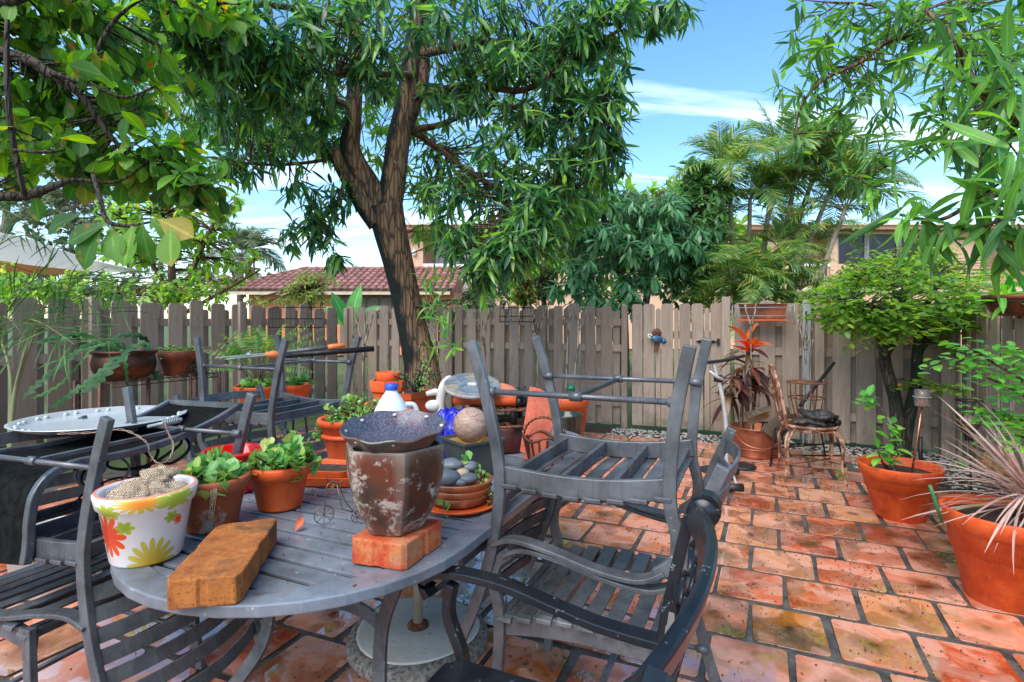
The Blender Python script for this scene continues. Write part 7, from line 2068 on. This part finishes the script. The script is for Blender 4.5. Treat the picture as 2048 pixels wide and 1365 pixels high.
def bare_plant(label, stems, r0=.022, leaves=()):
    base = stems[0][0]
    t = thing('frangipani', label, 'plant', Vector((P(*base).x, base[2], 0)))
    for st_ in stems:
        m = MB(); s = spline([P(*q) for q in st_], 5); m.tube(s, lerp_list([r0, r0 * .55, r0 * .5, r0 * .65], len(s)), 7); part('stem', m, m_bark_pale, t, world=True)
    if leaves:
        Rm, T, S = rosettes(np.array([P(*q) for q in leaves]), [np.array([0, -.2, 1.0])] * len(leaves), (4, 6), (.05, .10), (20, 80), .1); put_leaves(t, lance, Rm, T, S, m_shoot, 20)
    return t
bare_plant('bare branching frangipani just right of the tree trunk', [[(978, 880, 6.3), (975, 760, 6.3), (968, 680, 6.3)], [(968, 690, 6.3), (955, 650, 6.3), (945, 620, 6.3)], [(968, 680, 6.3), (975, 640, 6.3), (985, 615, 6.3)], [(968, 660, 6.3), (962, 630, 6.3), (965, 612, 6.3)]], .018)
bare_plant('bare frangipani in front of the hanging wire rack', [[(1080, 880, 6.2), (1075, 760, 6.2), (1078, 660, 6.2)], [(1078, 660, 6.2), (1070, 635, 6.2), (1062, 622, 6.2)], [(1078, 660, 6.2), (1088, 630, 6.2), (1092, 612, 6.2)], [(1078, 680, 6.2), (1064, 660, 6.2), (1060, 645, 6.2)]], .020, ((1092, 612, 6.2),))
bare_plant('knobby bare frangipani with one yellow-green leaf beside the orange pot', [[(1152, 900, 6.0), (1148, 780, 6.0), (1155, 700, 6.0), (1158, 650, 6.0)], [(1158, 660, 6.0), (1168, 635, 6.0), (1172, 620, 6.0)], [(1130, 900, 6.0), (1132, 760, 6.0), (1138, 660, 6.0), (1142, 630, 6.0)], [(1138, 660, 6.0), (1130, 640, 6.0), (1126, 632, 6.0)], [(1158, 650, 6.0), (1150, 630, 6.0), (1148, 618, 6.0)]], .022, ((1172, 620, 6.0),))
bare_plant('bare spiky frangipani left of the tree trunk', [[(728, 880, 6.1), (726, 760, 6.1), (728, 690, 6.1)], [(728, 700, 6.1), (718, 660, 6.1), (715, 632, 6.1)], [(728, 690, 6.1), (740, 655, 6.1), (745, 630, 6.1)], [(727, 690, 6.1), (730, 650, 6.1), (731, 625, 6.1)], [(727, 720, 6.1), (710, 690, 6.1), (704, 670, 6.1)]], .018, ((737, 735, 6.0),))
bare_plant('bare frangipani before the pale metal post right of the gate', [[(1612, 890, 5.6), (1610, 760, 5.6), (1612, 690, 5.6)], [(1612, 700, 5.6), (1602, 665, 5.6), (1596, 640, 5.6)], [(1612, 690, 5.6), (1626, 655, 5.6), (1630, 632, 5.6)], [(1612, 680, 5.6), (1613, 640, 5.6), (1612, 622, 5.6)], [(1624, 890, 5.6), (1622, 780, 5.6), (1620, 720, 5.6), (1626, 680, 5.6)]], .018, ((1600, 618, 5.6), (1620, 612, 5.6)))
# wire baskets hooked on the fence
def wire_tray(label, px0, px1, py0, py1, Y0, Y1):
    t = thing('hanging_rack', label, 'rack', P((px0 + px1) / 2, py0, (Y0 + Y1) / 2))
    c = lambda f, py, dy=0: P(px0 + (px1 - px0) * f, py, Y0 + (Y1 - Y0) * f) + Vector((0, dy, 0))
    m = MB()
    for py, dy in ((py0, 0), (py1, 0), (py1, -.10), ((py0 + py1) / 2 + 3, -.13)):
        m.tube([c(0, py, dy), c(1, py, dy)], .006, 5)
    for f in (0, .33, .66, 1): m.tube([c(f, py0), c(f, py1), c(f, py1, -.10), c(f, (py0 + py1) / 2 + 3, -.13)], .004, 5)
    part('wire_frame', m, m_dark_metal, t, world=True)
    for f in (.1, .9):
        m = MB(); m.tube(spline([c(f, py0 + 4), c(f, py0 - 6), c(f, py0 - 10, .04), c(f, py0 - 4, .08)], 4), .005, 5); part('hook', m, m_dark_metal, t, world=True)
wire_tray('black wire rack hooked on the left fence above the ferns', 545, 652, 615, 655, 7.05, 7.75)
wire_tray('black wire rack hooked on the fence behind the bare frangipani', 1000, 1068, 616, 644, 7.25, 6.95)
hk = thing('hanging_hook', 'grey plastic pot hanger hooked over the fence with dangling wires', 'hook', P(1015, 610, 7.0))
m = MB(); m.ribbon(spline([P(1000, 612, 7.05), P(1004, 604, 7.02), P(1014, 604, 6.98), P(1018, 616, 6.95), P(1015, 630, 6.93), P(1022, 640, 6.9)], 5), .02, .03, up=(0, -1, 0)); part('hook_body', m, m_gun, hk, world=True)
for e_ in ((1034, 762, 6.4), (1086, 765, 6.3), (1040, 700, 6.6)):
    m = MB(); m.tube([P(1021, 640, 6.9), P(*e_)], .0035, 4); part('hanger_wire', m, m_galv, hk, world=True)
# planter box on the fence top
fbx = thing('planter_box', 'terracotta window box in a wire holder on top of the fence', 'planter', P(1525, 640, 5.95))
m = MB(); c = P(1525, 638, 5.95); rotb = Matrix.Rotation(math.atan2(VA.y, VA.x), 3, 'Z')
def trough(hx, hy, h, z0, zr):
    vs_ = [(-hx * .9, -hy * .85, z0), (hx * .9, -hy * .85, z0), (hx * .9, hy * .85, z0), (-hx * .9, hy * .85, z0), (-hx, -hy, z0 + h), (hx, -hy, z0 + h), (hx, hy, z0 + h), (-hx, hy, z0 + h), (-hx + .015, -hy + .015, z0 + h), (hx - .015, -hy + .015, z0 + h), (hx - .015, hy - .015, z0 + h), (-hx + .015, hy - .015, z0 + h), (-hx + .02, -hy + .02, z0 + h * .5), (hx - .02, -hy + .02, z0 + h * .5), (hx - .02, hy - .02, z0 + h * .5), (-hx + .02, hy - .02, z0 + h * .5)]
    fs = [(3, 2, 1, 0), (12, 13, 14, 15)]
    for k in (0, 4, 8):
        for i in range(4): j = (i + 1) % 4; fs.append((k + i, k + j, k + 4 + j, k + 4 + i))
    return vs_, fs
vs_, fs = trough(.235, .085, .15, 0, 0); m.add([c + rotb @ Vector(q) for q in vs_], fs); vs_, fs = trough(.245, .095, .035, .125, 0); m.add([c + rotb @ Vector(q) for q in vs_], fs)
part('box_body', m, m_terra_dark, fbx, world=True, bev=.004)
m = MB(); m.prism([(-.24, -.09), (.24, -.09), (.24, .09), (-.24, .09)], -.022, -.004, mat=Matrix.Translation(c) @ rotb.to_4x4()); part('saucer', m, m_terra, fbx, world=True)
m = MB()
for s in (-1, 1):
    m.tube([c + rotb @ Vector(q) for q in ((s * .26, -.11, .02), (s * .26, -.11, .13), (s * .30, -.11, .14), (s * .30, .12, .14), (s * .30, .12, -.06), (s * .30, -.10, -.06), (s * .30, -.11, .14))], .004, 5)
for z in (.03, .12): m.tube([c + rotb @ Vector(q) for q in ((-.28, -.11, z), (.28, -.11, z))], .004, 5)
part('wire_holder', m, m_galv, fbx, world=True)
bare_plant('bare pale forked stems standing in front of the window box', [[(1503, 900, 5.5), (1502, 760, 5.5), (1502, 650, 5.5)], [(1502, 650, 5.5), (1494, 628, 5.5), (1490, 610, 5.5)], [(1502, 650, 5.5), (1510, 625, 5.5), (1512, 606, 5.5)]], .014)
# blue bird on the gate
br = thing('bird_ornament', 'blue ceramic bird hanging on the gate below a rusty disc', 'ornament', P(1310, 680, 6.38))
c = B0 + VA * ((P(1310, 680, 6.4) - B0).dot(VA)) + NB * .06; c.z = P(0, 680, 6.4).z
m_bluebird = simple('blue ceramic', (0.05, 0.16, 0.26), (0.02, 0.06, 0.12), 12, .2, 0)
m = MB(); m.ball(c, (.085, .035, .045), 18, 10, rot=Matrix.Rotation(R(12), 3, 'Y')); part('body', m, m_bluebird, br, world=True)
m = MB(); m.ball(c + Vector((.075, 0, -.02)), (.035, .03, .032), 14, 8); m.tube([c + Vector((.1, 0, -.03)), c + Vector((.125, 0, -.045))], [.010, .002], 6); part('head', m, m_bluebird, br, world=True)
m = MB(); m.tube(spline([c + Vector((-.07, 0, .01)), c + Vector((-.11, 0, .035)), c + Vector((-.10, 0, .06)), c + Vector((-.06, 0, .045))], 4), .009, 6); part('tail', m, m_white_paint, br, world=True)
m = MB(); m.lathe([(0, -.008), (.05, -.008), (.055, 0), (.05, .008), (0, .008)], (0, 0, 0), 18); m.v = [(c.x + x, c.y + .02 + z, c.z + .075 + y) for x, y, z in m.v]; part('rusty_disc', m, m_rust, br, world=True)
for dx in (-.02, .01):
    m = MB(); m.ribbon([c + Vector((dx, .012, -.04)), c + Vector((dx - .01, .012, -.16))], .018, .004, up=(0, 1, 0)); part('rusty_tail', m, m_rust, br, world=True)

# red ti plant
m_ti = leaf_mat('burgundy ti leaf', [(0, (0.05, 0.022, 0.02)), (.35, (0.11, 0.03, 0.028)), (.6, (0.10, 0.07, 0.03)), (.85, (0.20, 0.06, 0.045)), (1, (0.14, 0.15, 0.06))], trans=.3, rough=.35)
m_ti_top = leaf_mat('orange ti leaf', [(0, (0.68, 0.13, 0.03)), (.5, (0.74, 0.22, 0.04)), (1, (0.62, 0.06, 0.05))], trans=.4, rough=.35)
ti = thing('ti_plant', 'burgundy ti plant with glowing orange top leaves by the gate', 'plant', P(1490, 905, 5.6))
ti.location.z = 0
m = MB()
canes = [[(1482, 905, 5.6), (1484, 820, 5.6), (1492, 740, 5.6), (1496, 680, 5.6)], [(1470, 905, 5.6), (1466, 840, 5.6), (1462, 790, 5.6)], [(1500, 905, 5.6), (1506, 830, 5.6), (1512, 780, 5.6)]]
for q in canes: s = spline([P(*w) for w in q], 5); m.tube(s, lerp_list([.02, .012], len(s)), 7)
part('cane', m, m_bark_brown, ti, world=True)
C = np.array([P(*q) for q in ((1496, 700, 5.55), (1492, 725, 5.55), (1492, 750, 5.55), (1488, 770, 5.6), (1464, 760, 5.6), (1460, 785, 5.65), (1512, 760, 5.6), (1470, 745, 5.55), (1505, 740, 5.55))])
Rm, T, S = rosettes(C, [np.array([0, -.1, 1.0])] * len(C), (8, 11), (.20, .34), (40, 105), .25); put_leaves(ti, [leaf_template(1, .22, 5, .4, .3), leaf_template(1, .19, 5, .8, .3)], Rm, T, S, m_ti, 110)
C = np.array([P(1496, 690, 5.55), P(1494, 680, 5.55)]); Rm, T, S = rosettes(C, [np.array([0, -.1, 1.0])] * 2, (8, 10), (.17, .26), (10, 75), .05); put_leaves(ti, [leaf_template(1, .34, 5, .35, .35), leaf_template(1, .30, 5, .15, .4)], Rm, T, S, m_ti_top, 20)

# copper bucket with palm husks
m_copper = simple('brushed copper', (0.50, 0.19, 0.10), (0.30, 0.10, 0.055), 4, .38, .75, .15, 40)
bu = thing('copper_bucket', 'copper bucket of broken palm husks beside the rusty chair', 'bucket', Vector((2.40, 5.42, 0)))
m = MB(); m.lathe([(0, .01), (.185, .01), (.195, 0), (.20, .012), (.215, .10), (.222, .22), (.225, .27), (.235, .275), (.232, .285), (.218, .28), (.20, .06), (0, .05)], (0, 0, 0), 36); part('bucket_body', m, m_copper, bu)
m = MB(); m.tube([(.228 * math.cos(a), .228 * math.sin(a), .09) for a in np.linspace(0, 2 * PI, 37)[:-1]], .006, 6, closed=True); part('hoop', m, m_copper, bu)
m = MB(); m.tube(spline([(-.235, -.02, .25), (-.19, -.20, .15), (-.02, -.28, .12), (.16, -.20, .2), (.235, -.02, .26)], 6), .006, 6); part('handle', m, m_copper, bu)
m_husk = simple('fibrous husk', (0.12, 0.085, 0.055), (0.035, 0.025, 0.018), 14, .9, 0, .9, 90, stretch=(1, 1, 5))
m_husk_in = simple('pale husk lining', (0.50, 0.30, 0.14), (0.36, 0.18, 0.08), 10, .8, 0, .5, 60)
def shell(c, r_, span, h, rot, nm, k):
    t = thing('palm_husk', nm, 'husk', c); t.rotation_euler = rot
    for mt, rr_, nmm in ((m_husk, r_, 'bark'), (m_husk_in, r_ - .008, 'lining')):
        m = MB(); n = 12; vs_ = [(rr_ * (1 - .3 * j / 4) * math.cos(span * (i / n - .5)), rr_ * (1 - .3 * j / 4) * math.sin(span * (i / n - .5)), h * j / 4 + .02 * math.sin(i * 1.7 + k) * (j == 4)) for j in range(5) for i in range(n + 1)]
        m.add(vs_, [(j * (n + 1) + i, j * (n + 1) + i + 1, (j + 1) * (n + 1) + i + 1, (j + 1) * (n + 1) + i) for j in range(4) for i in range(n)], True); part(nmm, m, mt, t)
shell((2.44, 5.33, .27), .18, 2.6, .30, (R(-25), R(35), R(-60)), 'large dark curved palm husk leaning right in the bucket', 0)
shell((2.32, 5.30, .30), .15, 2.4, .22, (R(40), R(-50), R(120)), 'smaller palm husk showing its orange lining in the bucket', 3)
lg = MB(); lg.tube(spline([Vector((2.50, 5.30, .24)), Vector((2.62, 5.15, .36)), Vector((2.74, 5.05, .48))], 4), [.035, .03, .03, .028, .026, .026, .025, .024, .02], 9)
solo('log', lg, m_husk, 'short dark log sticking out of the copper bucket', 'log')

# rusty garden chair
m_rustpaint = simple('flaking rusty cream paint', (0.50, 0.30, 0.20), (0.17, 0.06, 0.03), 16, .75, .2, .6, 120, lo=.46, hi=.58)
rc_c = Vector((2.50, 4.62, 0)); RCT = R(-16)
rc = thing('garden_chair', 'rusty round-seated iron garden chair by the copper bucket', 'chair', rc_c, RCT)
m = MB(); m.tube([(.205 * math.cos(a), .205 * math.sin(a), .45) for a in np.linspace(0, 2 * PI, 37)[:-1]], .012, 7, closed=True); part('seat_ring', m, m_rustpaint, rc)
m = MB(); m.tube([(.19 * math.cos(a), .19 * math.sin(a), .42) for a in np.linspace(0, 2 * PI, 37)[:-1]], .008, 7, closed=True); part('seat_hoop', m, m_rustpaint, rc)
for k in range(7):
    q = -.16 + k * .053; hw = math.sqrt(.2 ** 2 - q * q)
    m = MB(); m.tube([(q, -hw, .452), (q + .02, 0, .446), (q, hw, .452)], .004, 5); part('seat_wire', m, m_rust, rc)
    m = MB(); m.tube([(-hw, q, .455), (0, q + .02, .449), (hw, q, .455)], .004, 5); part('seat_wire', m, m_rust, rc)
for sx_ in (-1, 1):
    for sy_ in (-1, 1):
        a = math.atan2(sy_ * .8, sx_)
        for off in (-.10, .10):
            b = Vector((.195 * math.cos(a + off), .195 * math.sin(a + off), .43)); f = Vector((.285 * math.cos(a), .285 * math.sin(a), 0))
            m = MB(); m.tube(spline([b, b.lerp(f, .35) + Vector((.035 * math.cos(a), .035 * math.sin(a), .05)), b.lerp(f, .7) + Vector((0, 0, .02)), f + Vector((0, 0, .012)), f], 5), lerp_list([.009, .010, .011], 21), 7); part('leg', m, m_rustpaint, rc)
for z in (.14, .17):
    m = MB(); d1 = (.21, .17); s = 1 if z < .15 else -1
    m.tube([(-d1[0], -d1[1] * s, z), (d1[0], d1[1] * s, z)], .006, 6); part('cross_brace', m, m_rust, rc)
bk_c = lambda y, z: Vector((-.20 - .09 * (z - .45) / .45, y, z))
m = MB(); m.tube(spline([bk_c(-.17, .45), bk_c(-.20, .62), bk_c(-.19, .80), bk_c(-.10, .91), bk_c(0, .945), bk_c(.10, .91), bk_c(.19, .80), bk_c(.20, .62), bk_c(.17, .45)], 6), .011, 8); part('back_frame', m, m_rustpaint, rc)
m = MB(); m.tube(spline([bk_c(-.12, .46), bk_c(-.14, .64), bk_c(-.08, .82), bk_c(0, .86), bk_c(.08, .82), bk_c(.14, .64), bk_c(.12, .46)], 6), .008, 7); part('back_loop', m, m_rustpaint, rc)
for q in (-.05, .05):
    m = MB(); m.tube(spline([bk_c(q, .46), bk_c(q * 1.8, .6), bk_c(q * .4, .74), bk_c(q * 1.2, .85)], 6), .006, 6); part('back_scroll', m, m_rust, rc)
# what lies on it
ws = thing('wire_planter', 'rusty ring-shaped wire planter standing on the garden chair', 'wire planter', rc_c + Vector((.0, .05, .47)), RCT)
for z, r_ in ((.02, .10), (.20, .135), (.33, .15)):
    m = MB(); m.tube([(r_ * math.cos(a), r_ * math.sin(a), z) for a in np.linspace(0, 2 * PI, 29)[:-1]], .006, 6, closed=True); part('ring', m, m_rust, ws)
for k in range(8):
    a = 2 * PI * k / 8; m = MB(); m.ribbon(spline([(.10 * math.cos(a), .10 * math.sin(a), .02), (.14 * math.cos(a), .14 * math.sin(a), .18), (.15 * math.cos(a), .15 * math.sin(a), .33)], 3), .012, .004, up=(math.cos(a), math.sin(a), 0)); part('rib', m, m_rust, ws)
m = MB()
for k in range(11):
    q = -.14 + k * .028; hw = math.sqrt(max(0, .148 ** 2 - q * q)); m.tube([(q, -hw, .33), (q, hw, .33)], .0025, 4); m.tube([(-hw, q, .332), (hw, q, .332)], .0025, 4)
part('mesh_top', m, m_rust, ws)
solo('mesh_sack', lump(rc_c + Vector((.03, -.06, .50)), (.14, .11, .07), .9, 31, 40, 24), simple('black net with debris', (.05, .045, .042), (.012, .011, .010), 30, .6, 0, .9, 120, speck=((.25, .22, .2), .36, 50)), 'lumpy black net sack on the rusty chair seat', 'sack')
m = MB(); m.tube([P(1600, 812, 4.55), P(1668, 726, 4.75)], .014, 9); solo('black_pipe', m, m_dark_metal, 'black pipe leaning across the rusty garden chair', 'pipe')
m = MB(); m.lathe([(0, -.035), (.028, -.02), (.034, 0), (.028, .02), (0, .032)], rc_c + Vector((.17, -.10, .485)), 14); solo('black_ball', m, m_dark_metal, 'small black ball at the edge of the rusty seat', 'ball')
fr_ = thing('folding_rack', 'low black iron rack on the ground behind the rusty chair', 'rack', Vector((2.65, 5.2, 0)))
for q in ((-.3, -.2), (.35, -.25), (-.25, .2), (.4, .15)):
    m = MB(); m.tube([(q[0], q[1], 0), (q[0] * .8, q[1] * .8, .34)], .008, 6); part('leg', m, m_dark_metal, fr_)
for a_, b_ in (((-.28, -.19, .10), (.33, -.23, .10)), ((-.24, .19, .12), (.38, .14, .12)), ((-.28, -.19, .16), (.38, .14, .12)), ((-.24, .16, .33), (.32, .12, .33)), ((-.24, -.16, .33), (.28, -.2, .33))):
    m = MB(); m.tube([a_, b_], .007, 6); part('bar', m, m_dark_metal, fr_)

# upright stepper with handlebar
m_lt = simple('light grey enamel', (0.42, 0.42, 0.40), (0.32, 0.32, 0.31), 8, .4, .2)
m_rub = simple('black rubber', (0.018, 0.018, 0.019), (0.01, 0.01, 0.01), 8, .5)
es_ = thing('exercise_stepper', 'grey upright pole with black handlebar on a small wheeled base', 'exercise machine', Vector((1.72, 4.5, 0)))
m = MB(); m.tube(spline([P(1426, 724, 4.6), P(1434, 752, 4.58), P(1445, 795, 4.56), P(1452, 850, 4.54), P(1453, 910, 4.52), P(1453, 950, 4.5)], 5), .018, 10); part('upright_pole', m, m_lt, es_, world=True)
m = MB(); m.tube(spline([P(1397, 718, 4.5), P(1402, 726, 4.5), P(1428, 724, 4.58), P(1455, 720, 4.66), P(1488, 712, 4.75)], 5), .014, 9); part('handlebar', m, m_rub, es_, world=True)
m = MB(); m.lathe([(.022, -.03), (.034, -.028), (.034, .028), (.022, .03)], P(1436, 757, 4.58), 14); part('clamp', m, m_rub, es_, world=True)
m = MB(); m.tube([P(1418, 742, 4.55), P(1434, 754, 4.55), P(1450, 762, 4.55)], [.010, .014, .012], 7); part('lever', m, m_lt, es_, world=True)
for px, py, r_ in ((1432, 972, .13), (1488, 964, .12)):
    g = G(px - 4, py - 30); m = MB(); m.lathe([(0, .0), (r_, .0), (r_ + .004, .008), (r_ * .9, .020), (r_ * .5, .024), (0, .026)], g, 28); part('floor_disc', m, m_rub, es_, world=True)
m = MB(); m.lathe([(0, .05), (.08, .05), (.085, .065), (.075, .09), (0, .095)], G(1458, 958), 24); part('pedal', m, m_rub, es_, world=True)
for dx in (-.03, .03):
    m = MB(); m.tube([G(1450, 935) + Vector((dx, 0, .06)), G(1468, 985) + Vector((dx, 0, .03))], .010, 8); part('runner', m, m_lt, es_, world=True)
m = MB(); g = G(1469, 983); m.tube([g + Vector((-.065, 0, .03)), g + Vector((.065, 0, .03))], .030, 16); part('roller', m, m_rub, es_, world=True)

# ================================================================== right-hand pots
rp = pot('flower_pot', 'large terracotta pot with a young citrus tree and copper torch', (2.62, 3.72, 0), .145, .235, .355, m_terra, rimh=.085, rimo=.012)
ct = thing('citrus_sapling', 'young glossy-leaved sapling in the large terracotta pot', 'sapling', (2.60, 3.72, .30))
m = MB(); s1 = spline([P(1790, 955, 3.72), P(1782, 905, 3.72), P(1785, 860, 3.72), P(1770, 828, 3.72), P(1745, 800, 3.70), P(1730, 785, 3.68)], 5); m.tube(s1, lerp_list([.009, .004], len(s1)), 6); part('stem', m, m_bark_pale, ct, world=True)
m = MB(); m.tube([P(1790, 955, 3.70), P(1765, 925, 3.62), P(1755, 900, 3.6)], [.009, .008, .006], 6); part('cut_stem', m, m_bark_brown, ct, world=True)
Cc = np.array([P(*q) for q in ((1732, 785, 3.68), (1722, 795, 3.68), (1745, 805, 3.7), (1776, 835, 3.7), (1790, 850, 3.72), (1782, 880, 3.7), (1770, 895, 3.65), (1800, 890, 3.68), (1785, 905, 3.65), (1765, 910, 3.62), (1795, 860, 3.68))])
Rm, T, S = rosettes(Cc, [np.array([RNG.normal(0, .5), -.3, .7]) for _ in Cc], (4, 6), (.07, .11), (30, 90), .15); put_leaves(ct, [leaf_template(1, .5, 5, .15, .25), leaf_template(1, .46, 5, .3, .3)], Rm, T, S, m_bright, 70)
tt = thing('torch', 'copper garden torch with glass holder stuck in the large pot', 'torch', P(1823, 945, 3.68))
pt = [P(1823, 950, 3.68), P(1836, 870, 3.70), P(1844, 812, 3.72)]
m_copper_b = simple('bright copper', (0.70, 0.30, 0.17), (0.55, 0.2, 0.1), 8, .25, .9)
m = MB(); m.tube(pt, .0065, 8); part('copper_pole', m, m_copper_b, tt, world=True)
tcen = pt[-1]
m = MB(); m.lathe([(.028, 0), (.030, .002), (.030, .07), (.027, .07), (.026, .004)], tcen, 20); part('copper_cup', m, m_copper_b, tt, world=True)
m_glass = (lambda t: t.done(t.bsdf((.8, .85, .85), .05, 0, .5, Transmission_Weight=.9, IOR=1.3)))(NT('clear glass'))
m = MB(); m.lathe([(.040, -.004), (.044, .0), (.044, .105), (.041, .107), (.040, .004)], tcen, 24); part('glass_sleeve', m, m_glass, tt, world=True)
m = MB(); m.tube([tcen + Vector((.05 * math.cos(a), .05 * math.sin(a), .06)) for a in np.linspace(0, 2 * PI, 25)[:-1]], .004, 6, closed=True); part('ring', m, m_galv, tt, world=True)
wt = thing('wire_torch', 'black wire basket on a stake holding a stone by the corner bed', 'garden stake', G(1944, 1010))
p0_ = G(1944, 1010); p1_ = P(1938, 868, p0_.y)
m = MB(); m.tube([p0_, p1_], .006, 7); part('stake', m, m_dark_metal, wt, world=True)
kk = p0_.y / FPX
m = MB()
for f, r_ in ((0, .030), (.35, .066), (.7, .072), (1, .078)): m.tube([p1_ + Vector((r_ * math.cos(a), r_ * math.sin(a), f * .24)) for a in np.linspace(0, 2 * PI, 25)[:-1]], .0035 if f < 1 else .006, 5, closed=True)
for k in range(16):
    a = 2 * PI * k / 16; m.tube([p1_ + Vector((.02 * math.cos(a), .02 * math.sin(a), -.05)), p1_ + Vector((.03 * math.cos(a), .03 * math.sin(a), 0)), p1_ + Vector((.068 * math.cos(a), .068 * math.sin(a), .09)), p1_ + Vector((.078 * math.cos(a), .078 * math.sin(a), .24))], .002, 4)
part('wire_cup', m, m_dark_metal, wt, world=True)
m = MB(); m.ball(p1_ + Vector((0, 0, .085)), (.062, .062, .048), 18, 10, jit=.15, seed=5); part('stone', m, simple('veined stone', (.34, .26, .20), (.12, .08, .06), 14, .4), wt, world=True)
m = MB(); g = UV(5.6, 1.25); m.tube([g, g + Vector((0, 0, .35))], .016, 9); solo('black_post', m, m_dark_metal, 'short black garden light post behind the large pot', 'post')
# striped dracaena
dp = pot('flower_pot', 'terracotta pot of pink striped dracaena at the right edge', (2.36, 2.62, 0), .165, .250, .42, m_terra, rimh=.085, rimo=.012, soil=.9)
dr = thing('dracaena', 'spiky dracaena with pale pink striped leaves at the right edge', 'plant', (2.40, 2.60, .38))
m = MB(); m.tube([Vector((2.40, 2.60, .36)), Vector((2.415, 2.59, .46)), Vector((2.43, 2.58, .56))], [.020, .018, .014], 8); part('cane', m, m_bark_brown, dr, world=True)
m_dra = leaf_mat('pink striped leaf', [(0, (0.50, 0.36, 0.32)), (.6, (0.62, 0.50, 0.44)), (.88, (0.42, 0.14, 0.14)), (1, (0.36, 0.34, 0.10))], trans=.3, rough=.4)
Cd = np.array([(2.43, 2.58, .49 + .018 * k) for k in range(5)]); Rm, T, S = rosettes(Cd, [np.array([-.15, -.2, 1.0])] * 5, (36, 42), (.34, .56), (12, 88), .05, jit=.01)
put_leaves(dr, [leaf_template(1, .027, 7, .30, .25, 'lance'), leaf_template(1, .024, 7, .42, .25, 'lance'), leaf_template(1, .029, 7, .1, .25, 'lance')], Rm, T, S, m_dra, 180)
m = MB(); m.tube([P(1884, 1045, 2.5), P(1860, 972, 2.45)], .0075, 7); solo('green_stake', m, simple('green plastic', (.03, .22, .07), None, 8, .4), 'green plastic stake leaning out of the dracaena pot', 'stake')
m_dry = leaf_mat('dry tan leaf', [(0, (0.48, 0.28, 0.10)), (1, (0.55, 0.36, 0.15))], trans=.3, rough=.6)
dyl = thing('dry_leaf', 'curled dry tan leaf on a stalk above the dark mulch', 'leaf', P(1978, 930, 3.3))
T = np.array([P(1968, 905, 3.3), P(1990, 925, 3.3), P(1975, 915, 3.28)]); put_leaves(dyl, [leaf_template(1, .5, 5, .6, .6, 'lance', .8)], frames(np.array([(.2, -.2, -1), (.5, -.3, -.6), (-.1, -.2, -.9)]), np.tile(np.array([.2, -1., .2]), (3, 1))), T, np.array([.10, .11, .09]), m_dry, 3)
m = MB(); m.tube(spline([P(2040, 1000, 3.0), P(2010, 940, 3.2), P(1985, 905, 3.3), P(1967, 902, 3.3)], 4), .003, 5); part('stalk', m, m_bark_brown, dyl, world=True)
# pot hung on the right-hand fence
hp = thing('hanging_pot', 'terracotta half-pot of broad leaves fixed high on the right fence', 'flower pot', P(2035, 632, 4.0))
m = MB(); m.lathe([(0, 0), (.10, 0), (.15, .03), (.195, .12), (.205, .125), (.205, .15), (.19, .152), (.18, .12), (0, .10)], (0, 0, 0), 28, wob=.01); part('bowl', m, m_terra_dark, hp)
m = MB(); m.tube([(.21 * math.cos(a), .21 * math.sin(a), .10) for a in np.linspace(0, 2 * PI, 29)[:-1]], .005, 5, closed=True); m.tube([(0, 0, -.01), (.2, .1, -.01), (.3, .15, .1)], .006, 5); part('wire_hoop', m, m_dark_metal, hp)
C = np.array(hp.location) + np.array([(0, 0, .16), (-.1, -.05, .15), (.08, -.05, .17), (-.05, .05, .16), (-.14, 0, .14)])
hpl = thing('leafy_plant', 'broad strappy green plant in the pot on the right fence', 'plant', Vector(hp.location) + Vector((0, 0, .13)))
Rm, T, S = rosettes(C, [np.array([RNG.normal(0, .2), -.1, 1.0]) for _ in C], (7, 9), (.20, .34), (15, 95), .15); put_leaves(hpl, [leaf_template(1, .20, 5, .5, .3), leaf_template(1, .17, 5, .25, .3)], Rm, T, S, m_bright, 45)
# weeds in the bed
for k, (px, py, lb) in enumerate([(1690, 955, 'small weed at the patio edge below the rusty chair'), (1915, 935, 'small round-leaved weed on the dark mulch'), (1470, 905, 'small weed beside the upright stepper')]):
    g = G(px, py); succulent((g.x, g.y, .0), 'weed', lb, .05, .05, 8, (.03, .05), 40, nl=(3, 5), mat=m_bright)
